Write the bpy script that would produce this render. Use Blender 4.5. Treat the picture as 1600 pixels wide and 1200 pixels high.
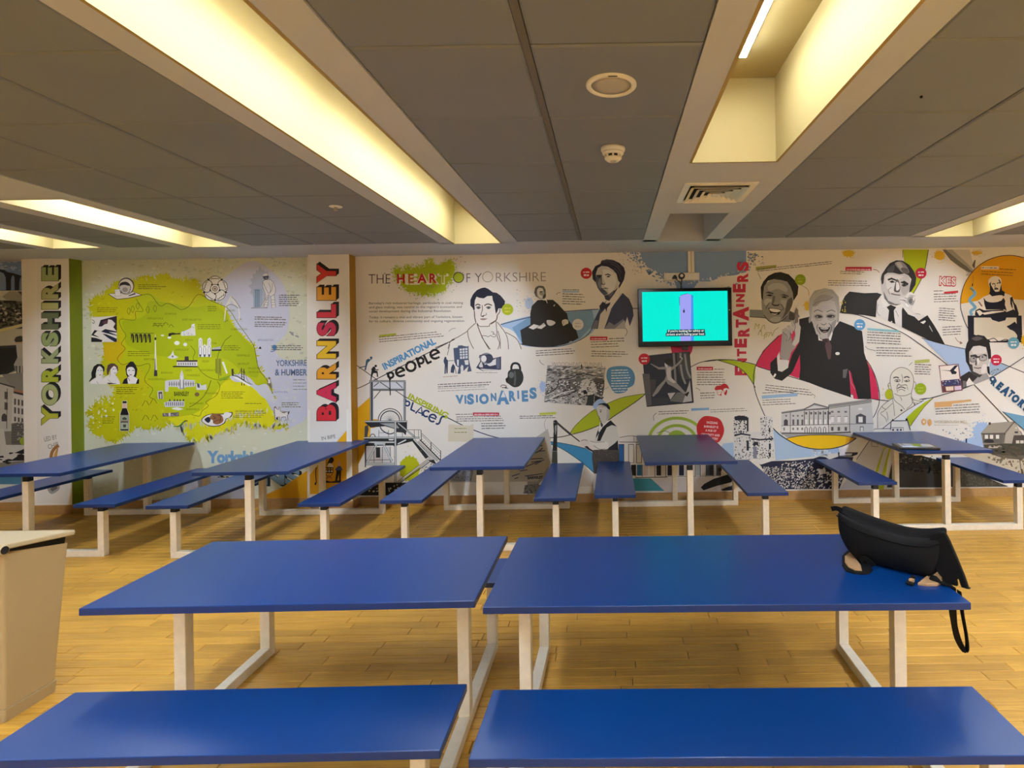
import bpy, bmesh, math, random
from mathutils import Vector, Matrix
from mathutils.geometry import tessellate_polygon

for o in list(bpy.data.objects):
    bpy.data.objects.remove(o, do_unlink=True)
SC = bpy.context.scene
COL = SC.collection
rnd = random.Random(7)

# ------------------------------------------------------------------ camera, world, exposure
EYE = 1.686            # camera height
FPX = 884.0            # focal length in pixels of a 1600 wide frame
VPX, VPY = 953.0, 541.0
ROLL = 0.0146
cam_d = bpy.data.cameras.new('camera')
cam = bpy.data.objects.new('camera', cam_d)
COL.objects.link(cam)
cam_d.sensor_width = 36.0
cam_d.lens = FPX * 36.0 / 1600.0
cam_d.shift_x = (800.0 - VPX) / 1600.0
cam_d.shift_y = (VPY - 600.0) / 1600.0
cam_d.clip_start = 0.05
cam.matrix_world = Matrix.Translation((0, 0, EYE)) @ Matrix.Rotation(math.pi / 2, 4, 'X') @ Matrix.Rotation(-ROLL, 4, 'Z')
SC.camera = cam

world = bpy.data.worlds.new('world')
SC.world = world
world.use_nodes = True
world.node_tree.nodes['Background'].inputs[0].default_value = (1.0, 0.85, 0.65, 1)
world.node_tree.nodes['Background'].inputs[1].default_value = 0.0

SC.view_settings.view_transform = 'Standard'
SC.view_settings.look = 'None'
SC.view_settings.gamma = 1.0
SC.view_settings.use_curve_mapping = False
SC.view_settings.exposure = 1.47
LAMP = 20.5            # strength of the fluorescent strips
LAMP_RGB = (0.88, 1.0, 1.17)

# ------------------------------------------------------------------ helpers
def lin(c):
    if isinstance(c, str):
        c = c.lstrip('#')
        c = [int(c[i:i + 2], 16) / 255 for i in (0, 2, 4)]
    else:
        c = [v / 255 for v in c]
    return tuple(v / 12.92 if v <= 0.04045 else ((v + 0.055) / 1.055) ** 2.4 for v in c)

def mat(name, rgb, rough=0.5, metal=0.0, spec=0.5, noise=None, bump=None, coat=0.0):
    """plain procedural surface; noise=(scale, amount) mottles the colour, bump=(scale, strength) adds relief"""
    m = bpy.data.materials.new(name)
    m.use_nodes = True
    nt = m.node_tree
    b = nt.nodes['Principled BSDF']
    c = (*lin(rgb), 1)
    b.inputs['Base Color'].default_value = c
    b.inputs['Roughness'].default_value = rough
    b.inputs['Metallic'].default_value = metal
    b.inputs['Specular IOR Level'].default_value = spec
    b.inputs['Coat Weight'].default_value = coat
    if noise or bump:
        tc = nt.nodes.new('ShaderNodeTexCoord')
    if noise:
        n = nt.nodes.new('ShaderNodeTexNoise')
        n.inputs['Scale'].default_value = noise[0]
        n.inputs['Detail'].default_value = 4
        nt.links.new(tc.outputs['Object'], n.inputs['Vector'])
        r = nt.nodes.new('ShaderNodeValToRGB')
        a = noise[1]
        r.color_ramp.elements[0].position = 0.3
        r.color_ramp.elements[1].position = 0.7
        r.color_ramp.elements[0].color = (*[v * (1 - a) for v in c[:3]], 1)
        r.color_ramp.elements[1].color = (*[min(1, v * (1 + a)) for v in c[:3]], 1)
        nt.links.new(n.outputs['Fac'], r.inputs['Fac'])
        nt.links.new(r.outputs['Color'], b.inputs['Base Color'])
    if bump:
        n2 = nt.nodes.new('ShaderNodeTexNoise')
        n2.inputs['Scale'].default_value = bump[0]
        n2.inputs['Detail'].default_value = 3
        nt.links.new(tc.outputs['Object'], n2.inputs['Vector'])
        bp = nt.nodes.new('ShaderNodeBump')
        bp.inputs['Strength'].default_value = bump[1]
        bp.inputs['Distance'].default_value = 0.002
        nt.links.new(n2.outputs['Fac'], bp.inputs['Height'])
        nt.links.new(bp.outputs['Normal'], b.inputs['Normal'])
    return m

def emit(name, rgb, strength):
    m = bpy.data.materials.new(name)
    m.use_nodes = True
    b = m.node_tree.nodes['Principled BSDF']
    b.inputs['Base Color'].default_value = (0.8, 0.8, 0.8, 1)
    b.inputs['Emission Color'].default_value = (*rgb, 1)
    b.inputs['Emission Strength'].default_value = strength
    return m

class MB:
    """collects shapes and links them as one mesh object"""
    def __init__(self):
        self.bm = bmesh.new()
    def box(self, x0, x1, y0, y1, z0, z1, bev=0.0, seg=2, M=None):
        t = bmesh.new()
        v = [t.verts.new((x, y, z)) for x in (x0, x1) for y in (y0, y1) for z in (z0, z1)]
        for f in ((0, 1, 3, 2), (4, 6, 7, 5), (0, 4, 5, 1), (2, 3, 7, 6), (0, 2, 6, 4), (1, 5, 7, 3)):
            t.faces.new([v[i] for i in f])
        bmesh.ops.recalc_face_normals(t, faces=t.faces)
        if bev:
            bmesh.ops.bevel(t, geom=list(t.edges), offset=bev, segments=seg, profile=0.5, affect='EDGES')
        if M is not None:
            bmesh.ops.transform(t, matrix=M, verts=t.verts)
        self.add(t)
        return self
    def add(self, t):
        me = bpy.data.meshes.new('tmp')
        t.to_mesh(me); t.free()
        self.bm.from_mesh(me)
        bpy.data.meshes.remove(me)
    def poly(self, pts):
        self.bm.faces.new([self.bm.verts.new(p) for p in pts])
        return self
    def lathe(self, prof, c=(0, 0, 0), n=32, axis='Z', close=True):
        """revolve (radius, height) pairs"""
        rings = []
        for r, h in prof:
            ring = []
            for k in range(n):
                a = 2 * math.pi * k / n
                p = (r * math.cos(a), r * math.sin(a), h)
                if axis == 'Y': p = (p[0], p[2], p[1])
                if axis == 'X': p = (p[2], p[0], p[1])
                ring.append(self.bm.verts.new((p[0] + c[0], p[1] + c[1], p[2] + c[2])))
            rings.append(ring)
        for a, b in zip(rings, rings[1:]):
            for k in range(n):
                self.bm.faces.new((a[k], a[(k + 1) % n], b[(k + 1) % n], b[k]))
        if close:
            self.bm.faces.new(rings[0][::-1]); self.bm.faces.new(rings[-1])
        return self
    def tube(self, pts, r, n=10):
        pts = [Vector(p) for p in pts]
        rings = []
        for i, p in enumerate(pts):
            d = (pts[min(i + 1, len(pts) - 1)] - pts[max(i - 1, 0)]).normalized()
            a = d.cross(Vector((0, 0, 1)) if abs(d.z) < 0.9 else Vector((1, 0, 0))).normalized()
            b = d.cross(a)
            rings.append([self.bm.verts.new(p + (a * math.cos(2 * math.pi * k / n) + b * math.sin(2 * math.pi * k / n)) * r) for k in range(n)])
        for a, b in zip(rings, rings[1:]):
            for k in range(n):
                self.bm.faces.new((a[k], a[(k + 1) % n], b[(k + 1) % n], b[k]))
        self.bm.faces.new(rings[0][::-1]); self.bm.faces.new(rings[-1])
        return self
    def build(self, name, m, parent=None, smooth=False, loc=None):
        bmesh.ops.recalc_face_normals(self.bm, faces=self.bm.faces)
        me = bpy.data.meshes.new(name)
        self.bm.to_mesh(me); self.bm.free()
        for q in (m if isinstance(m, (list, tuple)) else [m]):
            me.materials.append(q)
        if smooth:
            for p in me.polygons: p.use_smooth = True
        o = bpy.data.objects.new(name, me)
        COL.objects.link(o)
        if loc: o.location = loc
        if parent: o.parent = parent
        return o

def tag(o, label, cat, group=None):
    o['label'] = label; o['category'] = cat
    if group: o['group'] = group
    return o

def thing(name, label, cat, loc=(0, 0, 0), rz=0, group=None):
    o = bpy.data.objects.new(name, None)
    COL.objects.link(o)
    o.empty_display_size = 0.1
    o.location = loc; o.rotation_euler = (0, 0, rz)
    return tag(o, label, cat, group)

def struct(o):
    o['kind'] = 'structure'
    return o

def clone(o, parent=None):
    c = o.copy(); COL.objects.link(c)
    if parent: c.parent = parent
    for ch in list(o.children):
        clone(ch, c)
    return c

def smoothst(t):
    return t * t * (3 - 2 * t)
# ------------------------------------------------------------------ materials of the room
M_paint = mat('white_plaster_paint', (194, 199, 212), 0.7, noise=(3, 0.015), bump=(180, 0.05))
M_coffer = mat('coffer_warm_glow', (166, 146, 92), 0.75)  # warm lamp glow put into the colour; the coffers themselves are white
M_tile = mat('ceiling_tile_metal', (126, 132, 145), 0.6, noise=(2.0, 0.03), bump=(400, 0.06))
M_gap = mat('ceiling_void', (70, 66, 60), 0.9)
M_tbar = mat('ceiling_tee_bar', (104, 102, 100), 0.6)
M_wall = mat('wall_paint', (236, 231, 222), 0.6, noise=(4, 0.01))
M_skirt = mat('skirting_wood', (176, 136, 84), 0.5, noise=(30, 0.08))
M_lamp = emit('lamp_diffuser', LAMP_RGB, LAMP * 0.5)
M_lamp2 = emit('lamp_diffuser_dim', LAMP_RGB, LAMP * 0.84)
M_lamp3 = emit('lamp_diffuser_rear_boost', LAMP_RGB, LAMP * 0.8)  # unseen tubes behind the camera, boosted to brighten lower wall and posts
M_lamp4 = emit('lamp_diffuser_narrow', LAMP_RGB, LAMP * 1.6)  # same boost for the narrow unseen tubes behind the camera

HC = 2.697      # ceiling height
WY = 6.12       # mural wall
X0, X1, Y0 = -8.6, 7.6, -8.0

def wood_floor():
    m = bpy.data.materials.new('maple_strip')
    m.use_nodes = True
    nt = m.node_tree; N = nt.nodes.new; L = nt.links.new
    b = nt.nodes['Principled BSDF']
    g = N('ShaderNodeNewGeometry')
    at = N('ShaderNodeAttribute'); at.attribute_name = 'tone'
    mp = N('ShaderNodeMapping'); mp.inputs['Scale'].default_value = (2.2, 60, 1)
    L(g.outputs['Position'], mp.inputs['Vector'])
    ad = N('ShaderNodeVectorMath'); ad.operation = 'ADD'
    sc = N('ShaderNodeVectorMath'); sc.operation = 'SCALE'; sc.inputs['Scale'].default_value = 37.0
    L(at.outputs['Vector'], sc.inputs[0]); L(mp.outputs['Vector'], ad.inputs[0]); L(sc.outputs['Vector'], ad.inputs[1])
    n = N('ShaderNodeTexNoise'); n.inputs['Scale'].default_value = 1.6; n.inputs['Detail'].default_value = 6; n.inputs['Roughness'].default_value = 0.6
    L(ad.outputs['Vector'], n.inputs['Vector'])
    r1 = N('ShaderNodeValToRGB')
    r1.color_ramp.elements[0].position = 0.28; r1.color_ramp.elements[0].color = (*lin((198, 144, 54)), 1)
    r1.color_ramp.elements[1].position = 0.72; r1.color_ramp.elements[1].color = (*lin((230, 178, 72)), 1)
    L(n.outputs['Fac'], r1.inputs['Fac'])
    r2 = N('ShaderNodeValToRGB')
    r2.color_ramp.elements[0].color = (0.70, 0.68, 0.64, 1); r2.color_ramp.elements[1].color = (1.08, 1.06, 1.02, 1)
    L(at.outputs['Fac'], r2.inputs['Fac'])
    mx = N('ShaderNodeMix'); mx.data_type = 'RGBA'; mx.blend_type = 'MULTIPLY'; mx.inputs['Factor'].default_value = 1
    L(r1.outputs['Color'], mx.inputs[6]); L(r2.outputs['Color'], mx.inputs[7])
    # worn scuffs
    n3 = N('ShaderNodeTexNoise'); n3.inputs['Scale'].default_value = 2.3; n3.inputs['Detail'].default_value = 5
    L(g.outputs['Position'], n3.inputs['Vector'])
    r3 = N('ShaderNodeValToRGB'); r3.color_ramp.elements[0].position = 0.35; r3.color_ramp.elements[0].color = (0.86, 0.84, 0.80, 1)
    r3.color_ramp.elements[1].position = 0.6; r3.color_ramp.elements[1].color = (1, 1, 1, 1)
    L(n3.outputs['Fac'], r3.inputs['Fac'])
    m2 = N('ShaderNodeMix'); m2.data_type = 'RGBA'; m2.blend_type = 'MULTIPLY'; m2.inputs['Factor'].default_value = 1
    L(mx.outputs[2], m2.inputs[6]); L(r3.outputs['Color'], m2.inputs[7])
    L(m2.outputs[2], b.inputs['Base Color'])
    b.inputs['Roughness'].default_value = 0.42
    bp = N('ShaderNodeBump'); bp.inputs['Strength'].default_value = 0.08; bp.inputs['Distance'].default_value = 0.001
    L(n.outputs['Fac'], bp.inputs['Height']); L(bp.outputs['Normal'], b.inputs['Normal'])
    return m
M_floor = wood_floor()
M_sub = mat('floor_joint', (70, 44, 18), 0.8)

# ------------------------------------------------------------------ floor: sub-floor and strips
fl = MB(); fl.box(X0, X1, Y0, WY + 0.1, -0.06, -0.012)
floor = struct(fl.build('floor', M_sub))

def plank_geo(bm, lay, x0, x1, y0, y1, dz, tone):
    g = 0.0018; b = 0.0018; z = dz
    lo = [bm.verts.new(p) for p in ((x0 + g, y0 + g, -0.012), (x1 - g, y0 + g, -0.012), (x1 - g, y1 - g, -0.012), (x0 + g, y1 - g, -0.012))]
    mi = [bm.verts.new(p) for p in ((x0 + g, y0 + g, z - b), (x1 - g, y0 + g, z - b), (x1 - g, y1 - g, z - b), (x0 + g, y1 - g, z - b))]
    to = [bm.verts.new(p) for p in ((x0 + g + b, y0 + g + b, z), (x1 - g - b, y0 + g + b, z), (x1 - g - b, y1 - g - b, z), (x0 + g + b, y1 - g - b, z))]
    fs = [bm.faces.new(to)]
    for a, c in ((lo, mi), (mi, to)):
        for k in range(4):
            fs.append(bm.faces.new((a[k], a[(k + 1) % 4], c[(k + 1) % 4], c[k])))
    for f in fs:
        for l in f.loops:
            l[lay] = (tone, (tone * 7.31) % 1, (tone * 3.77) % 1, 1)

PW = 0.076
rest = bmesh.new(); rlay = rest.loops.layers.float_color.new('tone')
row = 0; nplank = 0
y = 2.8124 - PW * 142
while y < WY - 0.01:
    y1 = min(y + PW, WY)
    if y1 > Y0 + 0.02:
        ya = max(y, Y0)
        x = X0 + rnd.uniform(0, 0.6) - 0.6
        while x < X1:
            ln = rnd.choice((0.45, 0.55, 0.62, 0.7, 0.8, 0.95)) * rnd.uniform(0.92, 1.08)
            xa, xb = max(x, X0), min(x + ln, X1)
            tone = min(1, max(0, rnd.gauss(0.62, 0.2)))
            dz = rnd.uniform(-0.0003, 0.0)
            xl, xr = -1.10 * y - 0.3, 0.73 * y + 0.25
            if 2.2 < y < 4.02 and xb > xl and xa < xr and nplank < 298:
                bm = bmesh.new(); la = bm.loops.layers.float_color.new('tone')
                plank_geo(bm, la, xa, xb, ya, y1, dz, tone)
                me = bpy.data.meshes.new('plank'); bm.to_mesh(me); bm.free()
                me.materials.append(M_floor)
                o = bpy.data.objects.new('plank', me); COL.objects.link(o); o.parent = floor
                nplank += 1
            elif xb - xa > 0.02:
                plank_geo(rest, rlay, xa, xb, ya, y1, dz, tone)
            x += ln
    y = y1
me = bpy.data.meshes.new('plank_field'); rest.to_mesh(me); rest.free(); me.materials.append(M_floor)
pf = bpy.data.objects.new('plank_field', me); COL.objects.link(pf); pf.parent = floor; pf['kind'] = 'stuff'

# ------------------------------------------------------------------ walls
w = MB(); w.box(X0 - 0.1, X1 + 0.1, WY, WY + 0.1, 0, HC + 0.1)
wall_back = struct(w.build('wall_back', M_wall))
w = MB(); w.box(X0 - 0.1, X0, Y0, WY, 0, HC + 0.1); struct(w.build('wall_left', M_wall))
w = MB(); w.box(X1, X1 + 0.1, Y0, WY, 0, HC + 0.1); struct(w.build('wall_right', M_wall))
w = MB(); w.box(X0 - 0.1, X1 + 0.1, Y0 - 0.1, Y0, 0, HC + 0.1); struct(w.build('wall_front', M_wall))
CY = 5.97       # face of the two pilasters
PIL = ((-6.20, -5.70), (-3.175, -2.74))
for i, (a, b) in enumerate(PIL):
    w = MB(); w.box(a, b, CY, WY, 0, HC, 0.003, 1)
    struct(w.build('trim_%d' % (i + 1), M_wall))
def skirting(name, x0, x1, yf, side=None):
    w = MB()
    w.box(x0, x1, yf - 0.014, yf + 0.002, 0, 0.096, 0.003, 1)
    if side:
        w.box(side, side + 0.014, yf, WY - 0.014, 0, 0.096, 0.003, 1)
    struct(w.build(name, M_skirt))
skirting('baseboard_back', -2.726, X1, WY)
skirting('baseboard_middle', -5.686, -3.175, WY)
skirting('baseboard_left', X0, -6.20, WY)
skirting('baseboard_pilaster', -6.20, -5.686, CY, -5.70)
skirting('baseboard_column', -3.175, -2.726, CY, -2.74)

# ------------------------------------------------------------------ ceiling: plaster bands with light troughs, metal tiles between
TY = 5.417      # tiles stop here
CD = 0.461      # trough depth
root = MB(); root.box(X0, X1, Y0, WY, HC + CD + 0.03, HC + CD + 0.08)
ceiling = struct(root.build('ceiling', M_gap))

def band(x0, x1, y0, y1, holes):
    """a flat plaster band of the ceiling, pierced by troughs (hx0, hx1, hy0, hy1)"""
    m = MB()
    ys = sorted({y0, y1, *[max(y0, h[2]) for h in holes], *[h[3] for h in holes]})
    T = 0.02
    for a, b in zip(ys, ys[1:]):
        hs = [h for h in holes if h[2] <= a + 1e-6 and h[3] >= b - 1e-6]
        if hs:
            h = hs[0]
            m.box(x0, h[0], a, b, HC, HC + T); m.box(h[1], x1, a, b, HC, HC + T)
        else:
            m.box(x0, x1, a, b, HC, HC + T)
    o = m.build('plaster_band', M_paint, ceiling)
    for h in holes:
        t = MB()
        z0, z1 = HC - 0.002, HC + CD
        e = 0.004; h = (h[0] + e, h[1] - e, h[2] + e, h[3] - e)
        t.box(h[0] - 0.015, h[0], h[2] - 0.015, h[3] + 0.015, z0 + 0.001, z1)
        t.box(h[1], h[1] + 0.015, h[2] - 0.015, h[3] + 0.015, z0 + 0.001, z1)
        t.box(h[0], h[1], h[2] - 0.015, h[2], z0 + 0.001, z1)
        t.box(h[0], h[1], h[3], h[3] + 0.015, z0 + 0.001, z1)
        t.box(h[0] - 0.015, h[1] + 0.015, h[2] - 0.015, h[3] + 0.015, z1, z1 + 0.015)
        t.build('light_trough', M_paint if h[2] > 4.2 else M_coffer, o)  # lit troughs take the glow colour, the unlit one plain plaster
    return o

BANDS = [
    (-5.45, -4.70, [(-5.30, -4.84, -6.5, -4.7), (-5.30, -4.84, -2.1, -0.3), (-5.30, -4.84, 0.9, 2.7), (-5.30, -4.84, 3.70, 5.40)]),
    (-4.16, -3.415, [(-4.005, -3.555, -6.5, -4.7), (-4.005, -3.555, -2.1, -0.3), (-4.005, -3.555, 0.6, 2.4), (-4.005, -3.555, 3.69, 5.44)]),
    (-1.615, -0.872, [(-1.489, -1.037, -7.6, 5.465)]),
    (0.334, 1.086, [(0.466, 0.938, -7.6, 3.135), (0.472, 0.934, 4.34, 5.50)]),
    (2.886, 3.65, [(3.037, 3.517, -7.6, 5.457)]),
    (5.45, 6.20, [(5.59, 6.06, -7.6, 5.457)]),
]
# the flat plaster margin along the mural wall, pierced where the troughs run into it
mg = MB(); xs = X0
cuts = sorted([(h[0], h[1], h[3]) for b in BANDS for h in b[2] if h[3] > TY])
for a, b, yy in cuts:
    mg.box(xs, a, TY, WY, HC, HC + 0.02); mg.box(a, b, yy, WY, HC, HC + 0.02); xs = b
mg.box(xs, X1, TY, WY, HC, HC + 0.02)
mg.build('plaster_margin', M_paint, ceiling)
for x0, x1, holes in BANDS:
    band(x0, x1, Y0, TY, holes)

def tile_mesh(w, d):
    """metal tray: flat face with bevelled rim, lapping up into the grid"""
    bm = bmesh.new()
    def ring(i, z): return [bm.verts.new(p) for p in ((i, i, z), (w - i, i, z), (w - i, d - i, z), (i, d - i, z))]
    rs = [ring(0, 0.02), ring(0, 0.006), ring(0.009, 0)]
    for a, b in zip(rs, rs[1:]):
        for k in range(4): bm.faces.new((a[k], a[(k + 1) % 4], b[(k + 1) % 4], b[k]))
    bm.faces.new(rs[-1])
    bmesh.ops.recalc_face_normals(bm, faces=bm.faces)
    for f in bm.faces:
        if f.calc_center_median().z < 1e-6 and f.normal.z > 0: f.normal_flip()
    me = bpy.data.meshes.new('ceiling_tile'); bm.to_mesh(me); bm.free()
    me.materials.append(M_tile)
    return me
TM = {}
COLS = [(-8.6, -8.03), (-8.03, -7.43), (-7.43, -6.83), (-6.83, -6.05), (-6.05, -5.45), (-4.70, -4.16), (-3.415, -2.815), (-2.815, -2.215), (-2.215, -1.615), (-0.872, -0.269), (-0.269, 0.334),
        (1.086, 1.686), (1.686, 2.286), (2.286, 2.886), (3.65, 4.25), (4.25, 4.85), (4.85, 5.45), (6.20, 6.80), (6.80, 7.40)]
far = MB()
for x0, x1 in COLS:
    y = 3.70 - 20 * 0.6
    while y < TY - 0.01:
        y1 = min(y + 0.6, TY); ya = max(y, Y0)
        wide = 0.016 if abs(x0 + 0.269) < 1e-3 else 0.0045
        wide2 = 0.016 if abs(x1 + 0.269) < 1e-3 else 0.0045
        xa, xb = x0 + wide, x1 - wide2
        yb0, yb1 = ya + 0.003, y1 - 0.003
        xm = (xa + xb) / 2
        inview = y1 > 1.2 and -1.12 * y1 - 0.4 < xm < 0.78 * y1 + 0.4
        if inview:
            key = (round(xb - xa, 3), round(yb1 - yb0, 3))
            if key not in TM: TM[key] = tile_mesh(*key)
            o = bpy.data.objects.new('ceiling_tile', TM[key]); COL.objects.link(o); o.parent = ceiling
            o.location = (xa, yb0, HC + 0.0015 + rnd.uniform(-0.0008, 0.0008))
        elif y1 - ya > 0.02:
            far.box(xa, xb, yb0, yb1, HC + 0.001, HC + 0.02)
        y += 0.6
o = far.build('tile_field', M_tile, ceiling); o['kind'] = 'stuff'
tb = MB()
for x0, x1 in COLS:      # the grid the tiles hang from
    tb.box(x0 - 0.012, x0 + 0.012, Y0, TY, HC + 0.006 if abs(x0 + 0.269) < 1e-3 else HC + 0.02, HC + 0.035)
tb.box(-0.269 - 0.0135, -0.269 + 0.0135, Y0, TY, HC + 0.004, HC + 0.02)
tb.build('ceiling_grid', M_tbar, ceiling)

# ------------------------------------------------------------------ fluorescent strips in the troughs
M_body = mat('luminaire_body', (235, 233, 226), 0.4)
LL = [
    ('white fluorescent strip high in the open ceiling trough, right of the round speaker', 0.62, 1.35, 2.83),
]
def strip(x, y0, y1, label, group=None, drop=0.0):
    t = thing('strip_light', label, 'light', (x, y0, HC + CD), 0, group)
    L = y1 - y0
    m = MB(); m.box(-0.06 if not drop else -0.115, 0.06 if not drop else 0.115, 0, L, -0.03 - drop, 0, 0.004, 1); m.build('housing', M_body, t)
    hw = 0.11 if drop else 0.052
    m = MB(); m.box(-hw, hw, 0.01, L - 0.01, -0.046 - drop, -0.03 - drop, 0.006, 2); m.build('diffuser', (M_lamp3 if drop else M_lamp4) if y1 < 0.95 else (M_lamp if drop else M_lamp2), t)
    return t
strip(0.648, 1.35, 2.83, 'bright fluorescent strip with square end showing in the open ceiling trough')
G = 'fluorescent strips hidden up inside the ceiling troughs'
HID = [(-1.17, 3.0 - 2.3 * k, 5.2 - 2.3 * k) for k in range(6)] + [(3.28, 3.0 - 2.3 * k, 5.2 - 2.3 * k) for k in range(6)]  # strips behind the camera are unseen, added to light the room
HID += [(5.82, 3.0 - 2.3 * k, 5.2 - 2.3 * k) for k in range(6)]  # unseen strips, added with their trough as fill for the right side
HID += [(0.63, -0.9 - 2.3 * k, 1.3 - 2.3 * k) for k in range(4)]
HID += [(-3.78, a, a + 1.4) for a in (3.86, 0.8, -1.9, -6.3)] + [(-5.07, a, a + 1.4) for a in (3.85, 1.1, -1.9, -6.3)]  # beyond the farthest of each row, unseen strips added for fill
for x, y0, y1 in HID:
    strip(x, y0, y1, 'unseen fluorescent strip put up inside a ceiling trough to light the room', G, {-1.17: 0.08, 0.63: 0.0}.get(x, 0.21))
# ------------------------------------------------------------------ picnic style canteen tables
M_blue = mat('blue_laminate', (3, 54, 118), 0.3, noise=(6, 0.02), spec=0.42)
M_edge = mat('blue_edge_band', (2, 46, 108), 0.35)
M_ash = mat('pale_frame_paint', (236, 224, 203), 0.5, noise=(26, 0.05), bump=(140, 0.1))
M_spacer = mat('dark_navy_spacer', (14, 18, 34), 0.5)
M_arm = mat('white_steel_arm', (226, 222, 214), 0.4)
HT, HB = 0.72, 0.45
TH = 0.028

def slab(name, w, y0, y1, z, root, cx=0.0):
    m = MB()
    m.box(cx - w / 2, cx + w / 2, y0, y1, z - TH, z, 0.003, 2)
    o = m.build(name, [M_blue, M_edge], root)
    for p in o.data.polygons:
        p.material_index = 0 if p.normal.z > 0.5 else 1
    return o

def picnic(label, x, y, rz, top, bench, frames, bo=0.62, w=0.77, bw=0.345):
    """local long axis = Y.  top / bench = (y0, y1); frames = y of the two sled frames"""
    t = thing('picnic_table', label, 'table', (x, y, 0), rz, 'blue canteen tables with benches')
    slab('table_top', w, top[0], top[1], HT, t)
    for s in (-1, 1):
        slab('bench_seat', bw, bench[0], bench[1], HB, t, s * bo)
    P = 0.052
    for fy in frames:
        m = MB(); m.box(-bo - P / 2, bo + P / 2, fy - P / 2, fy + P / 2, 0, P, 0.004, 2)
        m.build('floor_rail', M_ash, t)
        for cx, h in ((-bo, HB), (0, HT), (bo, HB)):
            zt = h - TH - (0.045 if h == HB else 0.06)
            m = MB(); m.box(cx - P / 2, cx + P / 2, fy - P / 2, fy + P / 2, P if cx == 0 else P * 0.98, zt, 0.003, 2)
            po = m.build('post', M_ash, t)
            m = MB(); m.box(cx - P / 2 + 0.003, cx + P / 2 - 0.003, fy - P / 2 + 0.003, fy + P / 2 - 0.003, zt, h - TH - (0.0 if h == HB else 0.016), 0.001, 1)
            m.build('spacer', M_spacer, po)
        m = MB(); m.box(-0.30, 0.30, fy - 0.03, fy + 0.03, HT - TH - 0.016, HT - TH, 0.002, 1)
        m.build('cross_arm', M_arm, t)
    return t

# the row against the mural wall: long axis runs to the wall
picnic('blue canteen table with benches at far left, its top crossing the green-sided pilaster', -4.87, 0, 0, (4.60, 6.09), (4.64, 6.03), (4.72, 5.93))
picnic('blue canteen table standing in front of the red and orange lettered pilaster', -2.985, 0, 0, (4.54, 6.07), (4.57, 6.03), (4.66, 5.83), bo=0.615)
picnic('blue canteen table with benches below the blue VISIONARIES lettering', -1.10, 0, 0, (4.61, 6.09), (4.63, 6.02), (4.72, 5.92), bo=0.63)
picnic('blue canteen table with benches under the wall television', 0.66, 0, 0, (4.69, 6.10), (4.70, 6.06), (4.79, 5.95), bo=0.635)
picnic('shorter blue canteen table at far right with a dark tablet on its corner', 2.99, 0, 0, (5.00, 6.10), (5.00, 6.03), (5.06, 5.96), bo=0.64)
# the near row: long axis runs along the wall
picnic('blue canteen table in the near row, left of the gap, nothing on it', -1.28, 2.525, -math.pi / 2 + 0.012, (-0.755, 0.745), (-0.70, 0.73), (-0.635, 0.61), bo=0.62, w=0.74)
picnic('long blue canteen table in the near row with the black bag on it', 0.425, 2.485, -math.pi / 2 - 0.012, (-0.91, 0.90), (-0.86, 0.86), (-0.815, 0.815), bo=0.62, w=0.77)
# ------------------------------------------------------------------ waste bin at the left edge
M_bin = mat('beige_bin_plastic', (174, 150, 108), 0.55, noise=(8, 0.02), bump=(120, 0.08))
M_lid = mat('beige_lid_plastic', (192, 172, 134), 0.5, bump=(120, 0.06))
M_dark = mat('dark_void', (18, 15, 12), 0.8)  # black colour stands in for the shade inside gaps and holes
bn = thing('waste_bin', 'beige plastic waste bin with sloping lid beside the near left table', 'bin', (-2.79, 2.60, 0))
def tapered(name, prof, m, parent, bev=0.02):
    """stacked rectangles (x0, x1, y0, y1, z) skinned together"""
    b = bmesh.new(); rs = []
    for x0, x1, ya, yb, z in prof:
        rs.append([b.verts.new(p) for p in ((x0, ya, z), (x1, ya, z), (x1, yb, z), (x0, yb, z))])
    for a, c in zip(rs, rs[1:]):
        for k in range(4): b.faces.new((a[k], a[(k + 1) % 4], c[(k + 1) % 4], c[k]))
    b.faces.new(rs[0][::-1]); b.faces.new(rs[-1])
    bmesh.ops.recalc_face_normals(b, faces=b.faces)
    if bev:
        es = [e for e in b.edges if abs((e.verts[0].co - e.verts[1].co).normalized().z) > 0.7]
        bmesh.ops.bevel(b, geom=es, offset=bev, segments=4, profile=0.5, affect='EDGES')
    q = MB(); q.add(b)
    return q.build(name, m, parent)
W = 0.52
def slant(o, ztop, near, far):
    """tilt the rim: z at the near and far side"""
    for v in o.data.vertices:
        if v.co.z > ztop - 0.01:
            t = min(1, max(0, (v.co.y + 0.05) / 0.31)); v.co.z = near * (1 - t) + far * t
slant(tapered('body', [(-W, -0.008, -0.006, 0.232, 0.06), (-W - 0.03, 0.04, -0.05, 0.26, 0.77)], M_bin, bn, 0.012), 0.77, 0.796, 0.732)
tapered('plinth', [(-W, -0.008, -0.008, 0.234, 0.0), (-W, -0.002, -0.012, 0.238, 0.058)], M_bin, bn, 0.012)
slant(tapered('gap_shade', [(-W, 0.02, -0.03, 0.245, 0.60), (-W, 0.034, -0.04, 0.256, 0.80)], M_dark, bn, 0.008), 0.80, 0.812, 0.775)  # black filler body standing in for the shade under the lid
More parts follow.
